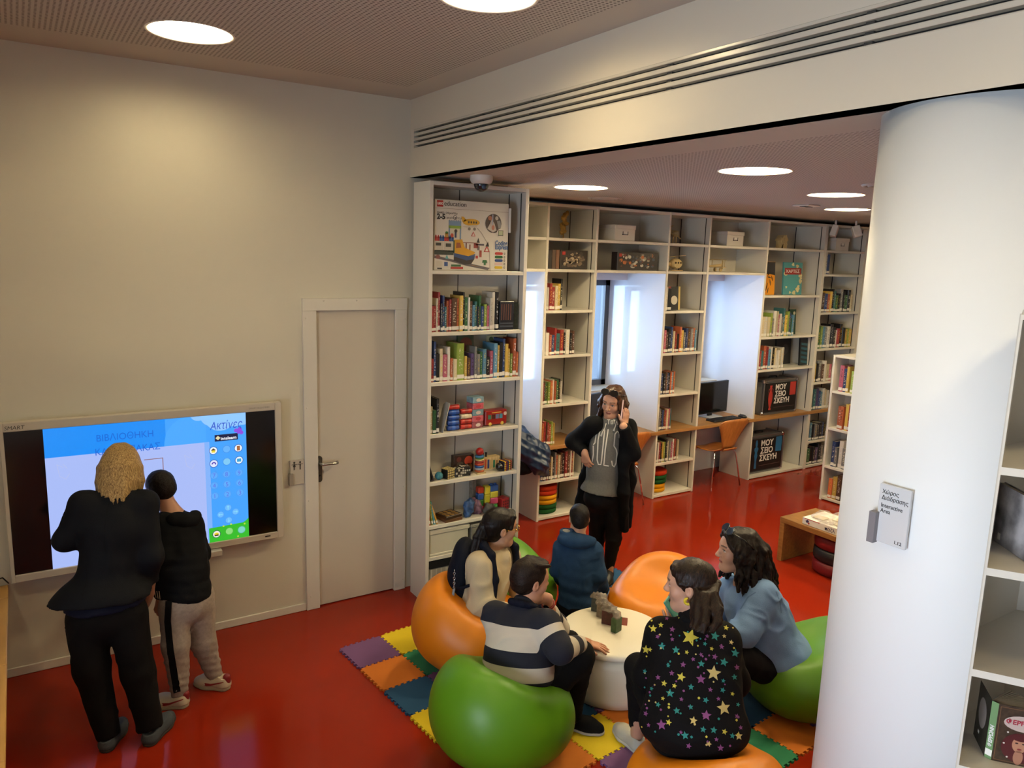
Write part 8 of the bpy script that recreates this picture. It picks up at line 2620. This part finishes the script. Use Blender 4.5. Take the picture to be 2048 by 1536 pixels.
# ---------------------------------------------------------------- woman in the star jacket
def star_woman():
    p = Person('person', 'woman with long ponytail in black jacket covered with coloured stars', (2.38, -2.94), '#b98c72')
    B = p.body
    F = unit(CF * 0.97 - CR * 0.22)
    pel, nb = np.array((2.3477, -2.8818, 0.5189)), np.array((2.4327, -2.7702, 0.9520))
    shl, shr = np.array((2.3110, -2.6912, 0.8613)), np.array((2.5202, -2.8509, 0.8568))
    hc = np.array((2.4325, -2.7224, 1.0743))
    hd = head(B, hc, unit(-CR * 0.93 + CF * 0.38 + V(0, 0, -0.10)), unit(up_ + CR * 0.06), 1.0, refine=0.0032); p.heads.append(hd)
    B.cone(hc + CR * 0.02 + V(0, 0, -0.06), nb, 0.050, 0.055, 0.03)
    torso(B, pel, nb + V(0, 0, -0.07), shl, shr, 0.14, 0.12, 0.13, (0.10, 0.09, 0.09), 0.04)
    J = Sdf()
    R, P, H = torso(J, pel, nb + V(0, 0, -0.035), shl, shr, 0.215, 0.195, 0.178, (0.175, 0.150, 0.130), 0.058, 0.08)
    J.ell(pel + V(0, 0, 0.0), (0.218, 0.19, 0.13), R, 0.08)
    el, wl_ = np.array((2.3299, -2.6081, 0.6197)), np.array((2.4822, -2.4687, 0.6565))
    er, wr = np.array((2.6439, -2.8359, 0.6096)), np.array((2.7439, -2.6625, 0.5997))
    J.limb([shl, el, wl_], [0.074, 0.066, 0.050], 0.05, cut1=True)
    J.limb([shr, er, wr], [0.074, 0.066, 0.050], 0.05, cut1=True)
    J.cone(nb + V(0, 0, -0.02), nb + V(0, 0, 0.006), 0.070, 0.064, 0.03)
    J.plane(pel + V(0, 0, -0.095), -up_)
    w1 = folds(91, 0.006, 17)
    J.disp = w1
    jk = p.add('jacket', J, 0.0072, mat('black_jersey_jacket', '#0a0809', 0.85, bump=0.2, bscale=260))
    tb = bvh_of(J, 0.010)
    SM = [mat('star_yellow', '#b9ab44', 0.7), mat('star_teal', '#2f7a74', 0.7), mat('star_purple', '#7a4472', 0.7), mat('star_cream', '#b9a468', 0.7)]
    k_ = 3.30 / 1522
    o, ax, ay, dr = aim((2.3131, -2.8832, 0.7612))
    A = [(1375, 1281, 15.5, 0), (1424, 1340, 13, 3), (1447, 1400, 12, 3), (1393, 1431, 7, 3), (1364, 1357, 8, 0), (1352, 1242, 6, 0), (1302, 1275, 7, 0), (1316, 1266, 5, 0), (1440, 1232, 8, 0), (1443, 1251, 5, 0),
         (1290, 1316, 8, 0), (1333, 1374, 5.5, 0), (1353, 1375, 4.5, 0), (1348, 1442, 5.5, 0), (1451, 1441, 5, 0), (1478, 1445, 7, 3), (1424, 1466, 5, 3), (1333, 1402, 4, 0), (1299, 1315, 4.5, 0), (1371, 1310, 4, 0), (1417, 1296, 4, 0), (1462, 1372, 4, 0), (1300, 1380, 3.5, 0), (1454, 1277, 4.5, 3), (1440, 1268, 4, 3),
         (1422, 1271, 8.5, 1), (1322, 1306, 7, 1), (1350, 1309, 7, 1), (1442, 1317, 7.5, 1), (1463, 1296, 8, 1), (1400, 1327, 6, 1), (1384, 1372, 5.5, 1), (1346, 1390, 7.5, 1), (1413, 1391, 5.5, 1), (1386, 1408, 5, 1), (1361, 1419, 6, 1), (1325, 1415, 5, 1), (1412, 1443, 5.5, 1), (1380, 1459, 7, 1), (1431, 1441, 6, 1), (1466, 1446, 5, 1), (1371, 1248, 4, 1), (1404, 1289, 4, 1), (1464, 1341, 5.5, 1), (1443, 1368, 5, 1), (1309, 1388, 4, 1), (1443, 1351, 4, 1), (1290, 1358, 5, 1), (1338, 1340, 4, 1), (1474, 1390, 4, 1),
         (1401, 1355, 8.5, 2), (1416, 1418, 9, 2), (1335, 1449, 9, 2), (1299, 1419, 7, 2), (1386, 1260, 6, 2), (1366, 1334, 5.5, 2), (1424, 1310, 5.5, 2), (1339, 1271, 5.5, 2), (1312, 1289, 4.5, 2), (1436, 1289, 5, 2), (1341, 1290, 4, 2), (1468, 1322, 5.5, 2), (1384, 1321, 4, 2), (1346, 1353, 5, 2), (1420, 1371, 4.5, 2), (1320, 1365, 5, 2), (1446, 1470, 6, 2), (1388, 1476, 5, 2), (1368, 1397, 4, 2), (1302, 1436, 5, 2), (1310, 1455, 4, 2), (1437, 1456, 4, 2), (1407, 1274, 4, 2), (1398, 1310, 4, 2), (1436, 1385, 4, 2), (1473, 1411, 4.5, 2), (1372, 1455, 3.5, 2), (1326, 1251, 4, 2), (1481, 1430, 4, 2)]
    rr = np.random.RandomState(12)
    for i in range(70):
        A.append((rr.uniform(1290, 1482), rr.uniform(1240, 1472), rr.uniform(1.5, 2.4), rr.randint(4)))
    mb = MB()
    for (x, y, r_, ci) in A:
        n = 5 if r_ > 2.5 else 4
        r_ = r_ * 1.12
        ol = star_poly(n, r_, r_ * (0.45 if n == 5 else 0.85), PI / 2 + rr.uniform(-0.3, 0.3))
        pts = [(0.0, 0.0)] + ol
        vs = []
        ok = True
        nrm = None
        for u, v in pts:
            q = o + ax * ((x - 1385 + u) * k_) - ay * ((y - 1350 - v) * k_)
            h = tb.ray_cast(Vector(q), Vector(dr))
            if h[0] is None:
                ok = False
                break
            vs.append(np.array(h[0]) + np.array(h[1]) * 0.0022)
        if ok and max(np.linalg.norm(q - vs[0]) for q in vs) < r_ * k_ * 2.8:
            m = len(ol)
            mb.add(vs, [(0, 1 + i, 1 + (i + 1) % m) for i in range(m)], int(ci), True)
    me = mb.mesh('star_print'); me.transform(Matrix.Translation(Vector(-p.base)))
    link('star_print', me, SM, jk, kind='stuff')
    S = Sdf()
    for i in range(12):
        a0, a1 = 2 * PI * i / 12, 2 * PI * (i + 1) / 12
        q = lambda a: nb + V(math.cos(a), math.sin(a), 0) * 0.062 + V(0, 0, 0.0)
        S.cone(q(a0), q(a1), 0.016, 0.016, 0.01)
    p.add('collar', S, 0.0065, mat('collar_black', '#0a0a0c', 0.9))
    Q = Sdf()
    hl, hr = pel - R[0] * 0.09 + V(0, 0, -0.05), pel + R[0] * 0.09 + V(0, 0, -0.05)
    kl, kr = np.array((2.4290, -2.4341, 0.5358)), np.array((2.7682, -2.5829, 0.5266))
    al, ar = np.array((2.5251, -2.3535, 0.1476)), np.array((2.8389, -2.4858, 0.1473))
    Q.ell(pel + V(0, 0, -0.05), (0.19, 0.17, 0.11), R, 0.05)
    Q.limb([hl, kl, al], [0.095, 0.066, 0.045], 0.03, cut1=True)
    Q.limb([hr, kr, ar], [0.095, 0.066, 0.045], 0.03, cut1=True)
    Q.disp = folds(92, 0.005, 24)
    p.add('trousers', Q, 0.008, mat('black_jersey', '#0b0a0b', 0.85))
    B.limb([hl, kl, al + V(0, 0, -0.05)], [0.07, 0.045, 0.033], 0.03)
    B.limb([hr, kr, ar + V(0, 0, -0.05)], [0.07, 0.045, 0.033], 0.03)
    B.limb([shl, el, wl_], [0.045, 0.037, 0.026], 0.03)
    B.limb([shr, er, wr], [0.045, 0.037, 0.026], 0.03)
    WS, WSo = mat('canvas_white', '#aaa698', 0.8, bump=0.2, bscale=200), mat('rubber_white', '#b4b0a4', 0.5)
    for a in (al, ar):
        d = unit(F * 1.0 - CR * 0.30)[:2]
        o1, q_, Rr, L = shoe(p, a[:2] - d * 0.05, a[:2] + d * 0.19, WS, WSo, 0.080, 0.041, z0=0.0125)
        b = MB()
        for t in (0.42, 0.50, 0.58, 0.66):
            c0 = q_(t, 0.084 - 0.055 * (t - 0.25))
            b.tube([c0 - Rr[0] * 0.022 - up_ * 0.006, c0 + up_ * 0.004, c0 + Rr[0] * 0.022 - up_ * 0.006], 0.003, 5)
        p.raw('laces', b, WSo, o1)
    pc = np.array((2.5363, -2.5276, 0.8585))
    t_ = thing('phone', 'teal cased phone held by the woman in the star jacket', 'phone', tuple(pc), 0)
    t_.rotation_euler = (0.95, -0.15, 0.45)
    link('case', MB().cbox((-0.036, -0.055, -0.0045), (0.036, 0.055, 0.0045), 0.003), mat('phone_teal', '#4a8a80', 0.35), t_)
    link('camera_bump', MB().cbox((0.002, 0.012, 0.0045), (0.026, 0.046, 0.007), 0.003), BLACK, t_)
    link('screen', MB().box((-0.032, -0.051, -0.005), (0.032, 0.051, -0.0045)), mat('monitor_glass'), t_)
    w0 = np.array((2.5683, -2.4769, 0.7217))
    B.limb([wl_, w0], [0.030, 0.026], 0.02)
    hand(B, w0, unit(pc + V(0, 0, -0.03) - w0), unit(-CF * 0.8 + CR * 0.2), -1, 0.92, (0.35, 0.5, 0.5), 0.04, 0.8, 0.0036)
    hand(B, wr, unit(wr - er), up_, -1, 0.92, (0.4, 0.5, 0.4))
    S = Sdf()
    T = cap(S, hd, bulge=(1.03, 1.04, 1.03))
    c, Rh, s = hd
    for sx in (-1, 1):
        S.cone(T(sx * 0.030, 0.062, 0.088), T(sx * 0.068, 0.030, 0.035), 0.016, 0.010, 0.012)
        S.cone(T(sx * 0.068, 0.030, 0.035), T(sx * 0.074, 0.002, 0.030), 0.010, 0.010, 0.012)
    S.cone(T(-0.030, 0.062, 0.088), T(0.030, 0.062, 0.088), 0.016, 0.016, 0.012)
    rr = np.random.RandomState(6)
    root = T(0.0, -0.112, 0.022)
    for i in range(34):
        a = rr.uniform(0, 2 * PI); q = rr.uniform(0.35, 1.0); wv = rr.uniform(0, 6.28)
        off = CR * math.cos(a) * q + CF * math.sin(a) * q * 0.7
        path = [T(0.0, -0.088, 0.028), root + off * 0.010]
        for j, (x, y, h_) in enumerate([(1412, 1186, 3.10), (1416, 1212, 3.065), (1412, 1236, 3.03), (1406, 1258, 3.00)]):
            b0 = [V(*(2.4164, -2.8311, 1.0893)), V(*(2.3963, -2.8598, 1.0462)), V(*(2.3690, -2.8838, 1.0038)), V(*(2.3360, -2.8981, 0.9731))][j]
            path.append(b0 + off * (0.036, 0.056, 0.066, 0.058)[j] + CR * 0.008 * math.sin(wv + j * 2.0))
        S.limb(path, [0.016, 0.014, 0.015, 0.0145, 0.012, 0.005], 0.006)
    S.disp = ripple(94, 0.0014, 95)
    hr_ = p.add('hair', S, 0.0052, hair_mat('hair_chestnut', '#0f0907', '#2e1d13', 0.4, (90, 90, 7)))
    b = MB().tube([mid(root, T(0, -0.095, 0.026), 0.4) + (Rh[0] * math.cos(t) + Rh[2] * math.sin(t)) * 0.0205 for t in np.linspace(0, 2 * PI, 14, endpoint=False)], 0.0055, 6, closed=True)
    p.raw('hair_tie', b, mat('tie_cream', '#b09468', 0.6), hr_)
    S = Sdf()
    for i in range(7):
        a0, a1 = -2.2 + 0.6 * i, -2.2 + 0.6 * (i + 1)
        q = lambda a: T(-0.088, -0.004 + 0.013 * math.cos(a), -0.036 + 0.013 * math.sin(a))
        if i < 6:
            S.cone(q(a0), q(a1), 0.0055, 0.0055, 0.004)
    me = S.mesh(0.0035, 'earring'); e_ = link('earring', me, mat('ear_yellow', '#c9b020', 0.25), None)
    tag(e_, 'chunky yellow earring on the woman in the star jacket', 'earring')
    p.finish(0.010)
star_woman()
# ---------------------------------------------------------------- woman in the blue shirt
def blue_woman():
    p = Person('person', 'woman with thick dark curls in light blue shirt seated by the column', (3.62, -2.52), '#b48a72')
    B = p.body
    F = unit(-CR * 0.98 + CF * 0.15)
    pel, nb = np.array((3.4550, -2.4331, 0.3316)), np.array((3.3143, -2.3179, 0.7761))
    shl, shr = np.array((3.2913, -2.4460, 0.7211)), np.array((3.3928, -2.1782, 0.6309))
    hc = np.array((3.2623, -2.2841, 0.9214))
    hd = head(B, hc, unit(-CR * 0.99 - CF * 0.08 + V(0, 0, 0.02)), unit(up_ + CR * 0.04), 1.02, refine=0.0034); p.heads.append(hd)
    B.cone(hc + CR * 0.03 + V(0, 0, -0.07), nb, 0.052, 0.055, 0.03)
    torso(B, pel, nb + V(0, 0, -0.07), shl, shr, 0.14, 0.12, 0.13, (0.10, 0.09, 0.09), 0.04)
    J = Sdf()
    R, P, H = torso(J, pel + V(0, 0, 0.0), nb + V(0, 0, -0.03), shl, shr, 0.205, 0.190, 0.185, (0.165, 0.160, 0.155), 0.066, 0.08, 0.02)
    el, wl_ = np.array((3.1504, -2.4736, 0.5538)), np.array((3.0393, -2.3538, 0.4809))
    er, wr = np.array((3.4172, -2.0748, 0.3791)), np.array((3.2000, -2.1006, 0.3759))
    J.limb([shl, el, wl_], [0.088, 0.072, 0.050], 0.05, cut1=True)
    J.limb([shr, er, wr], [0.085, 0.070, 0.048], 0.05, cut1=True)
    J.ell(pel + V(0.03, -0.02, -0.01), (0.20, 0.17, 0.14), R, 0.08)
    J.plane(pel + V(0, 0, -0.085), unit(-up_ - CR * 0.30))
    w1 = folds(101, 0.009, 21)
    J.disp = lambda X: w1(X) + 0.002 * np.sin((X @ (CR * 30 + up_ * 45)) + 2 * w1(X) * 200)
    SB = mat('blue_linen', '#7292bf', 0.85, bump=0.3, bscale=220, vary=0.06, vscale=20)
    jk = p.add('shirt', J, 0.0075, SB)
    tb = bvh_of(J, 0.012)
    k_ = 4.05 / 1522
    o, ax, ay, dr = aim((3.2473, -2.4174, 0.6320))
    px = lambda L: [((x - 1500) * k_, -(y - 1220) * k_) for x, y in L]
    for l in ([(1546, 1176), (1556, 1196), (1560, 1216)], [(1508, 1184), (1494, 1196), (1482, 1222)]):
        strokes(tb, mat('seam_blue', '#5f7ca6', 0.85), [px(l)], 0.006, o, ax, ay, dr, 'shoulder_seam', p, jk, 0.0015)
    S = Sdf()
    for i in range(10):
        a0, a1 = -2.4 + 4.8 * i / 10, -2.4 + 4.8 * (i + 1) / 10
        q = lambda a: nb - F * 0.064 * math.cos(a) + np.cross(up_, F) * 0.064 * math.sin(a) + V(0, 0, 0.016)
        S.cone(q(a0), q(a1), 0.016, 0.016, 0.01)
    p.add('collar', S, 0.0065, SB)
    Q = Sdf()
    side = np.cross(F, up_)
    hl, hr = pel - side * 0.09 + V(0, 0, -0.06), pel + side * 0.09 + V(0, 0, -0.06)
    kl, kr = np.array((3.0708, -2.4458, 0.4350)), np.array((3.2631, -2.1892, 0.3287))
    al, ar = V(kl[0] - 0.06, kl[1] + 0.05, 0.11), V(kr[0] - 0.06, kr[1] + 0.04, 0.11)
    Q.ell(pel + V(0, 0, -0.06), (0.19, 0.17, 0.12), frame(F, up_), 0.05)
    Q.limb([hl, kl, al], [0.100, 0.074, 0.050], 0.03, cut1=True)
    Q.limb([hr, kr, ar], [0.100, 0.074, 0.050], 0.03, cut1=True)
    Q.disp = folds(102, 0.005, 24)
    p.add('trousers', Q, 0.0085, mat('charcoal_trousers', '#121114', 0.85, bump=0.2, bscale=260))
    B.limb([hl, kl, al + V(0, 0, -0.05)], [0.07, 0.05, 0.034], 0.03)
    B.limb([hr, kr, ar + V(0, 0, -0.05)], [0.07, 0.05, 0.034], 0.03)
    for a in (al, ar):
        shoe(p, a[:2] - F[:2] * 0.05, a[:2] + F[:2] * 0.18, mat('shoe_dark', '#1a1a1e', 0.6), mat('sole_dark', '#2a2a2a', 0.7), 0.075, 0.04, z0=0.012)
    B.limb([shl, el, wl_], [0.045, 0.037, 0.026], 0.03)
    B.limb([shr, er, wr], [0.045, 0.037, 0.026], 0.03)
    hand(B, wl_, wl_ - el, up_, -1, 0.92, (0.35, 0.45, 0.4))
    hand(B, wr, wr - er, up_, 1, 0.92, (0.35, 0.45, 0.4))
    S = Sdf()
    T = cap(S, hd, bulge=(1.12, 1.08, 1.08))
    c, Rh, s = hd
    rr = np.random.RandomState(3)
    for i in range(78):
        a = -2.05 + 4.1 * (i / 77) + rr.uniform(-0.08, 0.08)
        x, y = math.sin(a), -math.cos(a)
        lay = rr.uniform(0.80, 1.18)
        L = rr.uniform(0.21, 0.275)
        wv = rr.uniform(0, 6.28)
        fx = 0.085 * lay; fy = 0.108 * lay
        pts = [T(0.050 * x, -0.02 + 0.06 * y, 0.105), T(0.078 * x * lay, -0.02 + 0.095 * y * lay, 0.055)]
        n = 9
        for j in range(1, n + 1):
            t = j / n
            sp_ = 1 + 0.58 * t
            pts.append(T(fx * x * sp_ + 0.0085 * math.sin(wv + 13 * t), -0.02 + fy * y * sp_ - 0.030 * t + 0.0085 * math.cos(wv + 13 * t), 0.055 - L * t + 0.004 * math.sin(wv * 2 + 9 * t)))
        S.limb(pts, [0.016, 0.0165] + [0.0165 - 0.0011 * j for j in range(n)], 0.004)
    S.ell(T(0, 0.118, -0.045), (0.078 * s, 0.094 * s, 0.135 * s), Rh, 0.004, 1)
    for sx in (-1, 1):
        S.limb([T(sx * 0.02, 0.072, 0.100), T(sx * 0.055, 0.066, 0.070), T(sx * 0.080, 0.035, 0.010), T(sx * 0.092, 0.018, -0.06), T(sx * 0.098, 0.012, -0.13)], [0.013, 0.014, 0.014, 0.014, 0.008], 0.006)
    S.cone(T(-0.02, 0.072, 0.100), T(0.02, 0.072, 0.100), 0.014, 0.014, 0.01)
    S.disp = ripple(104, 0.0022, 105)
    p.add('hair', S, 0.0056, hair_mat('hair_curly', '#0d0908', '#221713', 0.45, (60, 60, 60)))
    gl = None
    for sx in (-1, 1):
        f = unit(Rh.T @ V(sx * 0.2, 0.72, 0.68)); r0 = unit(Rh.T @ V(1, 0, 0)); u0 = np.cross(r0, f)
        cc = T(sx * 0.034, 0.062, 0.124)
        ring = [cc + r0 * 0.030 * math.cos(t) + u0 * 0.024 * math.sin(t) for t in np.linspace(0, 2 * PI, 18, endpoint=False)]
        if gl is None:
            gl = thing('sunglasses', 'dark sunglasses on the curls of the woman in blue shirt', 'sunglasses', tuple(cc))
        b = MB().add(ring + [x + f * 0.004 for x in ring], [tuple(range(18))[::-1], tuple(range(18, 36))] + [(i, (i + 1) % 18, 18 + (i + 1) % 18, 18 + i) for i in range(18)])
        me = b.mesh('lens'); me.transform(Matrix.Translation(-Vector(gl.location)))
        link('lens', me, mat('lens_black'), gl)
        b = MB().tube(ring, 0.0034, 6, closed=True).tube([cc + r0 * sx * 0.03, T(sx * 0.088, 0.0, 0.095), T(sx * 0.105, -0.05, 0.05)], 0.0032, 6)
        me = b.mesh('rim'); me.transform(Matrix.Translation(-Vector(gl.location)))
        link('rim', me, mat('rim_black'), gl)
    p.finish(0.010)
blue_woman()
print('BOOKS', NB)
